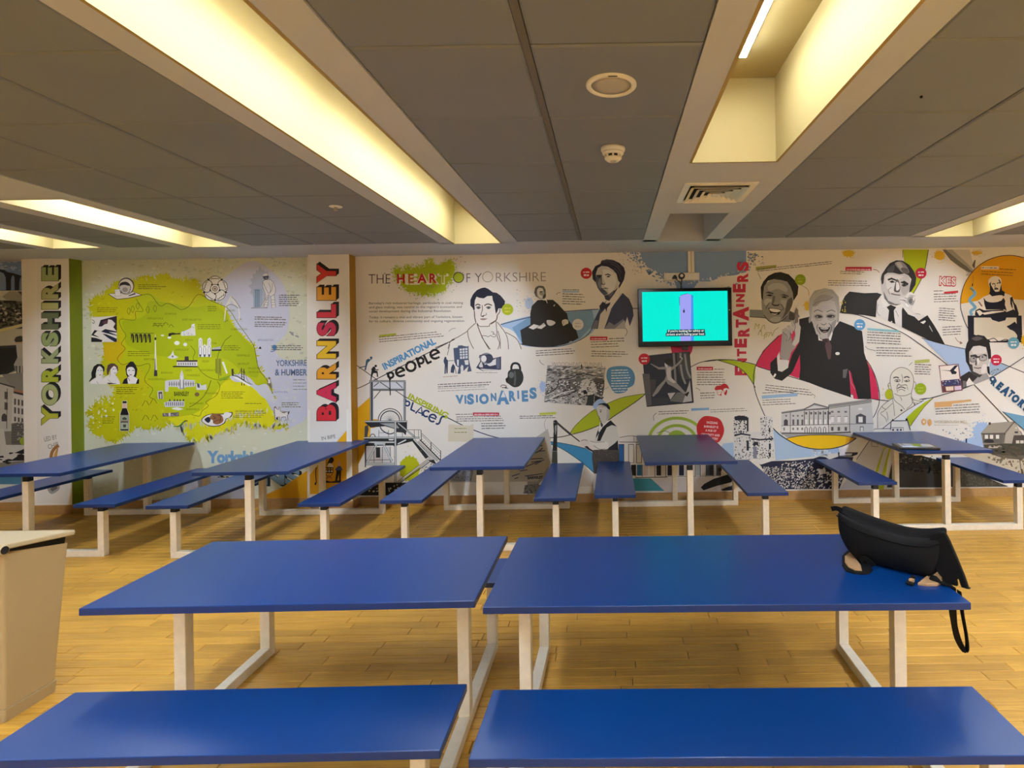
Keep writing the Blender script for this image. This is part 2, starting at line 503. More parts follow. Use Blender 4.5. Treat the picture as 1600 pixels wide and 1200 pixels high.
# lid: a shallow tray tipped up towards the hinge at its near edge
lid = MB()
lid.box(-W - 0.05, 0.062, -0.012, 0.345, -0.026, 0.0, 0.008, 3)
lo = lid.build('lid', M_lid, bn, loc=(0, -0.065, 0.838)); lo.rotation_euler = (math.radians(-7.4), 0, 0)
h = MB(); h.lathe([(0.020, -W - 0.05), (0.023, -W - 0.04), (0.023, 0.062), (0.021, 0.066)], (0, 0, 0), 20, 'X')
ho = h.build('hinge_roll', M_lid, bn, True, loc=(0, -0.066, 0.812))
h = MB(); h.lathe([(0.0175, 0.0), (0.0175, 0.004)], (0, 0, 0), 20, 'X')
h.build('hinge_hole', M_dark, ho, loc=(0.064, 0, 0))

# ------------------------------------------------------------------ sling bag on the near right table
M_bag = mat('black_nylon', (12, 13, 17), 0.75, noise=(12, 0.15), bump=(500, 0.25), spec=0.3)
M_bag2 = mat('black_webbing', (8, 8, 11), 0.8, bump=(900, 0.3), spec=0.25)
M_tan = mat('tan_suede', (176, 138, 98), 0.8, noise=(40, 0.08))
M_buckle = mat('black_buckle', (12, 12, 14), 0.35)
bag = thing('sling_bag', 'black crescent sling bag with tan base slumped on the blue table end', 'bag', (1.03, 2.50, HT))
U = Vector((0.29, -0.27, 0)).normalized()      # along the front of the bag
Nn = Vector((-U.y, U.x, 0))                     # to the back (away from the viewer)
def pix_on_plane(px, py, P0, n):
    """point of a real plane met by the sight line through a measured pixel"""
    dx, dy = px - VPX, py - VPY
    c, s = math.cos(ROLL), math.sin(ROLL)
    u, v = dx * c - dy * s, dx * s + dy * c
    d = Vector((u / FPX, 1, -v / FPX)); e = Vector((0, 0, EYE))
    return e + d * ((P0 - e).dot(n) / d.dot(n))
B0 = Vector((1.03, 2.50, HT))
def bag2(px, py, off=0.0):
    """bag outline measured in the photograph -> (along, height) in the bag's own plane"""
    p = pix_on_plane(px, py, B0 + Nn * off, Nn) - (B0 + Nn * off)
    return p.dot(U), p.z
# columns of the body: bottom and top of the front panel along the bag
bot = [(1306, 830), (1314, 853), (1327, 874), (1345, 890), (1368, 901), (1392, 906), (1415, 910), (1436, 912), (1449, 908), (1460, 899), (1469, 890)]
top = [(1304, 796), (1312, 795), (1328, 802), (1348, 810), (1372, 818), (1396, 826), (1418, 831), (1440, 832), (1456, 831), (1468, 830), (1475, 832)]
cols = []
for (a, b_) in zip(bot, top):
    s0, z0 = bag2(*a); s1, z1 = bag2(*b_)
    cols.append((s0, max(z0, 0.002), s1, z1))
bb = bmesh.new(); rings = []
nc = len(cols)
for i, (s0, z0, s1, z1) in enumerate(cols):
    f = math.sin(math.pi * min(1, max(0.06, (i + 0.35) / (nc - 0.3))))
    dep = 0.035 + 0.10 * f; hgt = z1 - z0
    ring = []
    #  (fraction of height, distance to the back, lean)
    prof = [(0.0, 0.012), (0.10, -0.006), (0.28, -0.024 * f), (0.55, -0.030 * f), (0.74, -0.020 * f), (0.82, -0.008), (0.85, 0.0), (0.83, 0.010), (0.79, 0.018),
            (0.78, 0.028), (0.86, 0.036), (0.96, 0.042), (1.0, 0.050), (0.98, 0.062), (0.7, dep * 0.95), (0.35, dep * 1.05), (0.08, dep * 0.85), (0.0, dep * 0.6), (-0.0, 0.04)]
    for h_, d in prof:
        h_ = max(h_, 0)
        s = s0 + (s1 - s0) * min(h_, 1)
        z = z0 + hgt * h_
        if h_ > 1: z = z1 + (h_ - 1) * 0.25
        p = U * s + Nn * (d + 0.02) + Vector((0, 0, z))
        ring.append(bb.verts.new(p))
    rings.append(ring)
for a, b_ in zip(rings, rings[1:]):
    for k in range(len(a)):
        bb.faces.new((a[k], a[(k + 1) % len(a)], b_[(k + 1) % len(a)], b_[k]))
bb.faces.new(rings[0][::-1]); bb.faces.new(rings[-1])
bmesh.ops.recalc_face_normals(bb, faces=bb.faces)
q = MB(); q.add(bb); body = q.build('pouch', M_bag, bag, True)
sm = body.modifiers.new('sub', 'SUBSURF'); sm.levels = 2; sm.render_levels = 2
# zip and piping along the front lip
def ribbon(pts, width, thick, name, m, parent, side):
    """flat webbing through 3-D points; side = direction of its width"""
    b = bmesh.new(); rg = []
    P0_ = [Vector(p) for p in pts]; n0 = len(P0_)
    S0 = [Vector(q_) for q_ in side] if isinstance(side, list) else [Vector(side)] * n0
    W0 = list(width) if isinstance(width, list) else [width] * n0
    P, side, width = [], [], []
    for i in range(n0 - 1):
        g_ = [P0_[min(max(j, 0), n0 - 1)] for j in (i - 1, i, i + 1, i + 2)]
        for k in range(4):
            t = k / 4
            P.append(0.5 * (2 * g_[1] + (g_[2] - g_[0]) * t + (2 * g_[0] - 5 * g_[1] + 4 * g_[2] - g_[3]) * t * t + (3 * g_[1] - g_[0] - 3 * g_[2] + g_[3]) * t ** 3))
            side.append(S0[i].lerp(S0[i + 1], t)); width.append(W0[i] * (1 - t) + W0[i + 1] * t)
    P.append(P0_[-1]); side.append(S0[-1]); width.append(W0[-1])
    for i, p in enumerate(P):
        d = (P[min(i + 1, len(P) - 1)] - P[max(0, i - 1)]).normalized()
        sd = Vector(side[i] if isinstance(side, list) else side)
        sd = (sd - d * sd.dot(d)).normalized()
        n = d.cross(sd)
        w_ = (width[i] if isinstance(width, list) else width) / 2
        rg.append([b.verts.new(p + sd * (w_ * a) + n * (thick / 2 * c)) for a, c in ((-1, -1), (1, -1), (1, 1), (-1, 1))])
    for a, c in zip(rg, rg[1:]):
        for k in range(4): b.faces.new((a[k], a[(k + 1) % 4], c[(k + 1) % 4], c[k]))
    b.faces.new(rg[0][::-1]); b.faces.new(rg[-1])
    bmesh.ops.recalc_face_normals(b, faces=b.faces)
    q = MB(); q.add(b)
    o = q.build(name, m, parent)
    return o
zp = []
for i, (s0, z0, s1, z1) in enumerate(cols):
    zp.append(U * (s0 + (s1 - s0) * .8) + Nn * 0.046 + Vector((0, 0, z0 + (z1 - z0) * 0.80)))
q = MB(); q.tube(zp, 0.0035, 6); q.build('zip', M_bag2, bag, True)
q = MB()
seam = [U * (s0 + (s1 - s0) * 0.70) + Nn * (0.018 - 0.024 * math.sin(math.pi * (i + .35) / (nc - .3))) + Vector((0, 0, z0 + (z1 - z0) * 0.70)) for i, (s0, z0, s1, z1) in enumerate(cols)]
q.tube(seam, 0.0025, 6); q.build('piping', M_bag2, bag, True)
# tan base showing at both ends
def pad(name, pts_px, off, m, h=0.012):
    P = []
    for p in pts_px:
        g = pix_on_plane(p[0], p[1], Vector((0, 0, HT + 0.004)), Vector((0, 0, 1)))
        P.append(g - Vector((1.03, 2.50, HT)))
    b = bmesh.new()
    lo = [b.verts.new((p.x, p.y, 0.001)) for p in P]; hi = [b.verts.new((p.x, p.y, h)) for p in P]
    b.faces.new(lo[::-1]); b.faces.new(hi)
    for k in range(len(P)):
        b.faces.new((lo[k], lo[(k + 1) % len(P)], hi[(k + 1) % len(P)], hi[k]))
    bmesh.ops.recalc_face_normals(b, faces=b.faces)
    bmesh.ops.bevel(b, geom=[e for e in b.edges if abs(e.verts[0].co.z - e.verts[1].co.z) < 1e-6 and e.verts[0].co.z > 0.005], offset=0.004, segments=2, profile=0.5, affect='EDGES')
    q = MB(); q.add(b)
    return q.build(name, m, bag)
pad('base_edge', [(1316, 868), (1316, 883), (1322, 892), (1335, 896), (1348, 897), (1358, 896), (1364, 890), (1340, 862), (1324, 860)], 0, M_bag2, 0.006)
o = pad('base_panel', [(1320, 870), (1320, 880), (1326, 887.5), (1336, 892), (1347, 893), (1345, 884), (1336, 872), (1328, 864)], 0, M_tan, 0.010); o['label'] = 'tan suede end of the base'
o = pad('base_panel', [(1434, 913), (1448, 915), (1464, 914.5), (1473, 911), (1470, 902), (1462, 894), (1450, 900)], 0, M_tan, 0.012); o['label'] = 'tan suede end of the base'
# side handle and loops at the left tip
s0, z0, s1, z1 = cols[0]
A = U * s1 + Nn * 0.04 + Vector((0, 0, z1))
ribbon([A + U * 0.02 + Vector((0, 0, -0.01)), A + Vector((0, 0, -0.006)), A - U * 0.012 + Vector((0, 0, -0.006)), A - U * 0.03 + Vector((0, 0, -0.012))], 0.02, 0.005, 'pull_tab', M_bag2, bag, (0, 0, 1))
# hanging buckle at the front
g = pix_on_plane(1422, 914, Vector((0, 0, HT)), Vector((0, 0, 1))) - Vector((1.03, 2.50, HT))
q = MB(); q.box(-0.014, 0.014, -0.01, 0.01, 0.001, 0.012, 0.003, 2, Matrix.Translation(g) @ Matrix.Rotation(-0.75, 4, 'Z')); bk = q.build('buckle', M_buckle, bag)
g2 = g + Nn * 0.02
q = MB(); q.box(-0.010, 0.010, -0.010, 0.010, 0.006, 0.018, 0.003, 2, Matrix.Translation(g2) @ Matrix.Rotation(-0.75, 4, 'Z')); o = q.build('buckle_tab', M_tan, bag); o['label'] = 'tan tab of the buckle'
ribbon([g2 + Vector((0, 0, 0.012)), g2 + Nn * 0.012 + Vector((0, 0, 0.016)), g2 + Nn * 0.03 + Vector((0, 0, 0.02))], 0.018, 0.004, 'buckle_strap', M_bag2, bag, tuple(U))
# webbing loop stitched low on the front left
c0 = U * cols[3][0] + Vector((0, 0, cols[3][1] + 0.02)) - Nn * 0.006
ribbon([c0, c0 + U * 0.02 + Vector((0, 0, 0.012)), c0 + U * 0.045 + Vector((0, 0, 0.0)), c0 + U * 0.055 + Vector((0, 0, -0.012))], 0.02, 0.004, 'loop', M_bag2, bag, (0.7, -0.6, 1.2))
# shoulder strap: rises with the right end, falls to the table corner and over its edge
def P3(px, py, y):
    dx, dy = px - VPX, py - VPY
    c, s = math.cos(ROLL), math.sin(ROLL)
    u, v = dx * c - dy * s, dx * s + dy * c
    return Vector((u / FPX * y, y, EYE - v / FPX * y)) - Vector((1.03, 2.50, HT))
wing = [(1452, 838), (1466, 832), (1476, 833), (1484, 848), (1496, 876), (1507, 903), (1513, 922), (1517, 935), (1511, 934), (1502, 926), (1500, 914), (1497, 905), (1494, 906), (1496, 919),
        (1488, 915), (1475, 908), (1465, 896), (1457, 880)]
wb = bmesh.new(); fr = []; bk_ = []
for k, (x_, y_) in enumerate(wing):
    s_, z_ = bag2(x_, y_, 0.01)
    p = U * s_ + Vector((0, 0, max(z_, 0.003)))
    fr.append(wb.verts.new(p + Nn * 0.012)); bk_.append(wb.verts.new(p + Nn * 0.034))
for t_ in tessellate_polygon([[Vector((x_, y_, 0)) for x_, y_ in wing]]):
    wb.faces.new([fr[q_] for q_ in t_]); wb.faces.new([bk_[q_] for q_ in t_[::-1]])
for k in range(len(wing)):
    wb.faces.new((fr[k], fr[(k + 1) % len(wing)], bk_[(k + 1) % len(wing)], bk_[k]))
bmesh.ops.recalc_face_normals(wb, faces=wb.faces)
bmesh.ops.bevel(wb, geom=[e for e in wb.edges if len(e.link_faces) == 2 and e.calc_face_angle(0) > 1.2], offset=0.004, segments=2, profile=0.5, affect='EDGES')
q = MB(); q.add(wb); q.build('shoulder_strap', M_bag2, bag)
EX = 1.3445 - 1.03
loop = [Vector((0.25, -0.215, 0.016)), Vector((EX - 0.022, -0.245, 0.006)), Vector((EX, -0.247, -0.004)), Vector((EX + 0.001, -0.248, -0.04)),
        Vector((EX + 0.002, -0.250, -0.10)), Vector((EX + 0.004, -0.257, -0.155)), Vector((EX + 0.008, -0.272, -0.205)), Vector((EX + 0.014, -0.297, -0.232)),
        Vector((EX + 0.020, -0.312, -0.222)), Vector((EX + 0.018, -0.310, -0.17)), Vector((EX + 0.010, -0.303, -0.10)), Vector((EX + 0.006, -0.296, -0.04)), Vector((EX + 0.004, -0.292, -0.008))]
ribbon(loop, [0.06, 0.075, 0.08, 0.08, 0.075, 0.064, 0.05, 0.034, 0.024, 0.022, 0.024, 0.03, 0.03], 0.004, 'strap_loop', M_bag2, bag, [(0.2, 1, 0)] * 6 + [(0.1, 1, -0.6), (0.1, 0.6, -1), (0.1, 1, 0.2)] + [(0.1, 1, 0)] * 4)

# ------------------------------------------------------------------ tablet on the far right table
M_black = mat('black_plastic', (14, 15, 18), 0.3)
M_glass = mat('tablet_glass', (150, 158, 168), 0.06, metal=0.75)
tab = thing('tablet', 'black framed tablet lying on the corner of the far right table', 'tablet', (2.77, 5.15, HT + 0.0005), 0)
q = MB(); q.box(-0.17, 0.17, -0.11, 0.11, 0.0, 0.024, 0.006, 3); a = q.build('case', M_black, tab); a.rotation_euler.z = -0.18
q = MB(); q.box(-0.138, 0.138, -0.078, 0.078, 0.0242, 0.0252, 0.0005, 1); a = q.build('screen', M_glass, tab); a.rotation_euler.z = -0.18

# ------------------------------------------------------------------ television, its socket strip and conduit
M_bezel = mat('gloss_black_bezel', (6, 7, 8), 0.16, spec=0.25)
M_chrome = mat('dark_bracket', (24, 24, 26), 0.4, metal=0.3)
M_pvc = mat('white_pvc', (228, 224, 214), 0.45)
TX0, TX1, TZ0, TZ1, TYF = 0.303, 1.296, 1.672, 2.290, 5.985
TXC = (TX0 + TX1) / 2
tv = thing('television', 'black flat television with a turquoise picture on the mural wall', 'television', (TXC, TYF, TZ0))
w2, hh = (TX1 - TX0) / 2, TZ1 - TZ0
q = MB(); q.box(-w2, w2, 0.0, 0.055, 0, hh, 0.006, 2); q.build('bezel', M_bezel, tv)
q = MB(); q.box(-w2 + 0.12, w2 - 0.12, 0.055, 0.085, 0.1, hh - 0.1, 0.01, 2); q.build('back_cover', M_black, tv)
q = MB(); q.box(-0.18, 0.18, 0.085, WY - TYF - 0.004, 0.18, 0.42, 0.003, 1); q.build('wall_mount', M_chrome, tv)
q = MB(); q.box(-0.03, 0.035, 0.03, 0.075, -0.04, 0.008, 0.006, 2); q.build('sensor_box', M_black, tv)
q = MB(); q.lathe([(0.004, 0), (0.004, 0.002)], (w2 - 0.028, -0.001, 0.19 * 2 + 0.0), 10, 'Y'); q.build('led', M_pvc, tv)
# picture
SX0, SX1, SZ0, SZ1 = -w2 + 0.045, w2 - 0.045, 0.058, hh - 0.036
def scr(name, rgb, s, x0, x1, z0, z1, lay, poly=None):
    m = bpy.data.materials.get('screen_' + name) or emit('screen_' + name, lin(rgb), s)
    m.node_tree.nodes['Principled BSDF'].inputs['Base Color'].default_value = (0.004, 0.004, 0.004, 1)
    m.node_tree.nodes['Principled BSDF'].inputs['Specular IOR Level'].default_value = 0.05
    yy = -0.0006 - 0.0003 * lay
    pts = poly or [(x0, z0), (x1, z0), (x1, z1), (x0, z1)]
    q = MB(); q.poly([(p[0], yy, p[1]) for p in pts])
    return q.build(name, m, picture if lay else tv)
SSTR = 0.37
picture = scr('screen', (0, 236, 214), SSTR, SX0, SX1, SZ0, SZ1, 0)
sw, sh = SX1 - SX0, SZ1 - SZ0
def sp_(u, v): return (SX0 + sw * u, SZ0 + sh * v)
scr('phone_side', (70, 150, 235), SSTR, 0, 0, 0, 0, 1, [sp_(.555, 0), sp_(.60, 0), sp_(.60, .90), sp_(.575, .935), sp_(.535, .955), sp_(.555, .9)])
scr('phone_body', (160, 160, 240), SSTR, 0, 0, 0, 0, 2, [sp_(.44, 0), sp_(.565, 0), sp_(.575, .93), sp_(.53, .955), sp_(.455, .92), sp_(.44, .90)])
scr('phone_edge', (20, 60, 110), SSTR, 0, 0, 0, 0, 1, [sp_(.435, .72), sp_(.445, .72), sp_(.45, .925), sp_(.53, .962), sp_(.60, .905), sp_(.60, .89), sp_(.53, .95), sp_(.435, .89)])
def ell(cx, cz, rx, rz, n=16): return [sp_(cx + rx * math.cos(2 * math.pi * k / n), cz + rz * math.sin(2 * math.pi * k / n)) for k in range(n)]
scr('phone_mark', (30, 30, 60), SSTR, 0, 0, 0, 0, 3, ell(.487, .60, .010, .034))
scr('phone_mark', (30, 30, 60), SSTR, 0, 0, 0, 0, 3, [sp_(.486, .632), sp_(.492, .64), sp_(.494, .668), sp_(.488, .655)])
scr('caption_bar', (20, 60, 70), SSTR, *[*sp_(.285, .165)[:1], *sp_(.73, .165)[:1], sp_(0, .165)[1], sp_(0, .232)[1]], 4)
scr('caption_bar', (20, 60, 70), SSTR, *[*sp_(.27, .10)[:1], *sp_(.735, .1)[:1], sp_(0, .10)[1], sp_(0, .166)[1]], 4)
def scr_text(s, u, v, h, wid):
    c = bpy.data.curves.new('txt', 'FONT'); c.body = s; c.size = 1; c.resolution_u = 2; c.align_x = 'CENTER'
    o = bpy.data.objects.new('txt', c); COL.objects.link(o)
    me = bpy.data.meshes.new_from_object(o.evaluated_get(bpy.context.evaluated_depsgraph_get()))
    bpy.data.objects.remove(o); bpy.data.curves.remove(c)
    xs = [q_.co.x for q_ in me.vertices]; k = wid / (max(xs) - min(xs))
    p = sp_(u, v)
    for q_ in me.vertices: q_.co = (p[0] + q_.co.x * k, -0.0006 - 0.0003 * 6, p[1] + q_.co.y * h)
    me.materials.clear(); me.materials.append(emit('caption_text', lin((240, 244, 244)), SSTR))
    o = bpy.data.objects.new('caption_text', me); COL.objects.link(o); o.parent = picture
scr_text("If you're looking for advice or", .508, .182, .036, sw * .42)
scr_text("streets aren't feeling your best", .50, .117, .036, sw * .44)

sock = thing('socket_strip', 'white double socket strip with two black plugs above the television', 'socket', (0.785, WY, 2.425))
q = MB(); q.box(-0.19, 0.19, -0.028, -0.001, -0.042, 0.042, 0.004, 2); q.build('back_box', M_pvc, sock)
for x in (-0.105, 0.04, 0.145):
    q = MB(); q.box(x - 0.07 if x < 0.1 else x - 0.034, x + 0.07 if x < 0.1 else x + 0.034, -0.034, -0.027, -0.038, 0.038, 0.003, 2); f = q.build('face_plate', M_pvc, sock)
    q = MB(); q.box(x - 0.03 if x < 0.1 else x - 0.006, x - 0.018 if x < 0.1 else x + 0.006, -0.037, -0.033, 0.008, 0.028, 0.001, 1); q.build('switch', M_pvc, f)
q = MB()
bmp = bmesh.new()
ring = [(-0.03, -0.022), (0.03, -0.022), (0.026, -0.002), (0.008, 0.024), (-0.008, 0.024), (-0.026, -0.002)]
lo = [bmp.verts.new((x - 0.078, -0.034, z - 0.006)) for x, z in ring]; hi = [bmp.verts.new((x * .8 - 0.078, -0.07, z * .8 - 0.006)) for x, z in ring]
bmp.faces.new(lo); bmp.faces.new(hi[::-1])
for k in range(6): bmp.faces.new((lo[k], lo[(k + 1) % 6], hi[(k + 1) % 6], hi[k]))
q.add(bmp); q.build('plug', M_black, sock)
q = MB(); q.lathe([(0.035, -0.06), (0.035, -0.034), (0.03, -0.033)], (-0.005, 0, 0.002), 20, 'Y'); pl = q.build('plug', M_black, sock)
q = MB(); q.lathe([(0.017, -0.063), (0.017, -0.059)], (-0.005, 0, 0.006), 16, 'Y'); o = q.build('plug_disc', M_pvc, pl); o['label'] = 'white disc on the black plug'
q = MB(); q.tube([(-0.005, -0.05, -0.03), (-0.008, -0.055, -0.06), (-0.012, -0.06, -0.09), (-0.012, -0.065, -0.13), (-0.02, -0.06, -0.2)], 0.006, 8); q.build('power_cable', M_black, sock)
q = MB(); q.tube([(-0.07, -0.05, -0.024), (-0.05, -0.055, -0.045), (-0.025, -0.055, -0.062), (-0.014, -0.058, -0.085)], 0.004, 8); q.build('power_cable', M_black, sock)
cd = thing('cable_conduit', 'white vertical plastic conduit running from socket strip to ceiling', 'conduit', (0.888, WY, 2.467))
q = MB(); q.box(-0.034, 0.034, -0.024, 0, 0.0, HC - 2.467, 0.003, 2); q.build('trunking', M_pvc, cd)
q = MB(); q.box(-0.004, 0.004, -0.0265, -0.0235, 0.002, HC - 2.467 - 0.002, 0.001, 1); q.build('lid_seam', mat('conduit_seam', (176, 160, 138), 0.5), cd)

# ------------------------------------------------------------------ ceiling fittings
M_grille = mat('speaker_grille', (186, 182, 178), 0.6, bump=(1200, 0.5))
sk = thing('ceiling_speaker', 'round white flush speaker in the ceiling tile near the camera', 'speaker', (0.02, 2.19, HC))
q = MB(); q.lathe([(0.098, 0.002), (0.098, -0.004), (0.094, -0.008), (0.082, -0.010), (0.078, -0.006), (0.076, 0.001)], (0, 0, 0), 48, close=False); q.build('rim', M_body, sk, True)
q = MB(); q.lathe([(0.077, -0.003), (0.05, -0.006), (0.002, -0.007)], (0, 0, 0), 40); q.build('grille', M_grille, sk, True)
q = MB(); q.box(-0.012, 0.022, -0.094, -0.088, -0.0105, -0.0095, 0.0002, 1); q.build('badge', M_chrome, sk)
sd = thing('smoke_detector', 'white conical smoke detector hanging from a ceiling tile', 'smoke detector', (0.03, 2.89, HC))
q = MB(); q.lathe([(0.062, 0.001), (0.062, -0.012), (0.058, -0.018), (0.056, -0.022)], (0, 0, 0), 36); q.build('base', M_body, sd, True)
q = MB(); q.lathe([(0.054, -0.022), (0.054, -0.030), (0.046, -0.036), (0.044, -0.036)], (0, 0, 0), 36); q.build('collar', M_body, sd, True)
q = MB(); q.lathe([(0.038, -0.03), (0.036, -0.052)], (0, 0, 0), 30); q.build('chamber', M_black, sd, True)
q = MB()
for k in range(8):
    a = 2 * math.pi * k / 8
    q.box(-0.005, 0.005, 0.033, 0.044, -0.052, -0.034, 0.001, 1, Matrix.Rotation(a, 4, 'Z'))
q.build('ribs', M_body, sd)
q = MB(); q.lathe([(0.044, -0.050), (0.043, -0.055), (0.030, -0.066), (0.026, -0.067)], (0, 0, 0), 36); q.build('cap', M_body, sd, True)
q = MB(); q.lathe([(0.016, -0.066), (0.014, -0.070)], (0, 0, 0), 20); q.build('test_button', M_grille, sd, True)
# square air diffuser: four nested sloping louvre frames
av = thing('air_vent', 'white square air diffuser in the plaster strip between two troughs', 'vent', (0.713, 3.76, HC))
def frame_ring(b, r0, r1, z0, z1):
    a = [b.verts.new((x * r0, y * r0, z0)) for x, y in ((-1, -1), (1, -1), (1, 1), (-1, 1))]
    c = [b.verts.new((x * r1, y * r1, z1)) for x, y in ((-1, -1), (1, -1), (1, 1), (-1, 1))]
    for k in range(4): b.faces.new((a[k], a[(k + 1) % 4], c[(k + 1) % 4], c[k]))
b = bmesh.new(); frame_ring(b, 0.232, 0.232, 0.0, -0.006); frame_ring(b, 0.232, 0.190, -0.006, -0.008); frame_ring(b, 0.19, 0.188, -0.008, 0.0)
q = MB(); q.add(b); q.build('flange', M_body, av)
q = MB(); q.box(-0.186, 0.186, -0.186, 0.186, -0.0006, -0.0001); q.build('throat', M_dark, av)
for r in (0.186, 0.142, 0.098, 0.055):
    b = bmesh.new(); frame_ring(b, r, r - 0.030, -0.022, -0.001); frame_ring(b, r, r - 0.002, -0.022, -0.023); frame_ring(b, r - 0.002, r - 0.032, -0.023, -0.001)
    q = MB(); q.add(b); q.build('louvre', M_body, av)
q = MB(); q.box(-0.022, 0.022, -0.022, 0.022, -0.024, -0.0005, 0.002, 1); q.build('core', M_body, av)
sn = thing('sprinkler_head', 'small round white sprinkler plate in a left ceiling tile', 'sprinkler', (-1.915, 3.98, HC))
q = MB(); q.lathe([(0.044, 0.001), (0.044, -0.003), (0.030, -0.007), (0.02, -0.006)], (0, 0, 0), 30); q.build('plate', M_body, sn, True)
q = MB(); q.lathe([(0.012, -0.005), (0.010, -0.022), (0.016, -0.026), (0.015, -0.028)], (0, 0, 0), 16); q.build('nozzle', M_grille, sn, True)
pin = thing('ceiling_sensor', 'tiny black pin sensor in a right-hand ceiling tile', 'sensor', (1.30, 2.335, HC))
q = MB(); q.lathe([(0.006, 0.002), (0.006, -0.004), (0.003, -0.007)], (0, 0, 0), 12); q.build('pin', M_black, pin, True)
# ------------------------------------------------------------------ printed mural: flat vinyl shapes laid on the wall
M_ink = bpy.data.materials.new('printed_vinyl')
M_ink.use_nodes = True
_nt = M_ink.node_tree
_a = _nt.nodes.new('ShaderNodeAttribute'); _a.attribute_name = 'ink'
_nt.links.new(_a.outputs['Color'], _nt.nodes['Principled BSDF'].inputs['Base Color'])
_nt.nodes['Principled BSDF'].inputs['Roughness'].default_value = 0.55
_nt.nodes['Principled BSDF'].inputs['Specular IOR Level'].default_value = 0.3

def plane_xz(px, py, D):
    """wall coordinates of a spot on the print, taken from a measured photograph of it"""
    c, s = math.cos(ROLL), math.sin(ROLL)
    dx, dy = px - VPX, py - VPY
    return (dx * c - dy * s) * D / FPX, EYE - (dx * s + dy * c) * D / FPX

_tc = {}
def glyphs(s, bold, res=2):
    k = (s, bold, res)
    if k not in _tc:
        c = bpy.data.curves.new('t', 'FONT'); c.body = s; c.size = 1; c.resolution_u = res; c.offset = bold
        o = bpy.data.objects.new('t', c); COL.objects.link(o)
        me = bpy.data.meshes.new_from_object(o.evaluated_get(bpy.context.evaluated_depsgraph_get()))
        vs = [(v.co.x, v.co.y) for v in me.vertices]; fs = [tuple(p.vertices) for p in me.polygons]
        bpy.data.objects.remove(o); bpy.data.curves.remove(c); bpy.data.meshes.remove(me)
        x0 = min(v[0] for v in vs); x1 = max(v[0] for v in vs); y0 = min(v[1] for v in vs); y1 = max(v[1] for v in vs)
        _tc[k] = (vs, fs, x0, x1, y0, y1)
    return _tc[k]

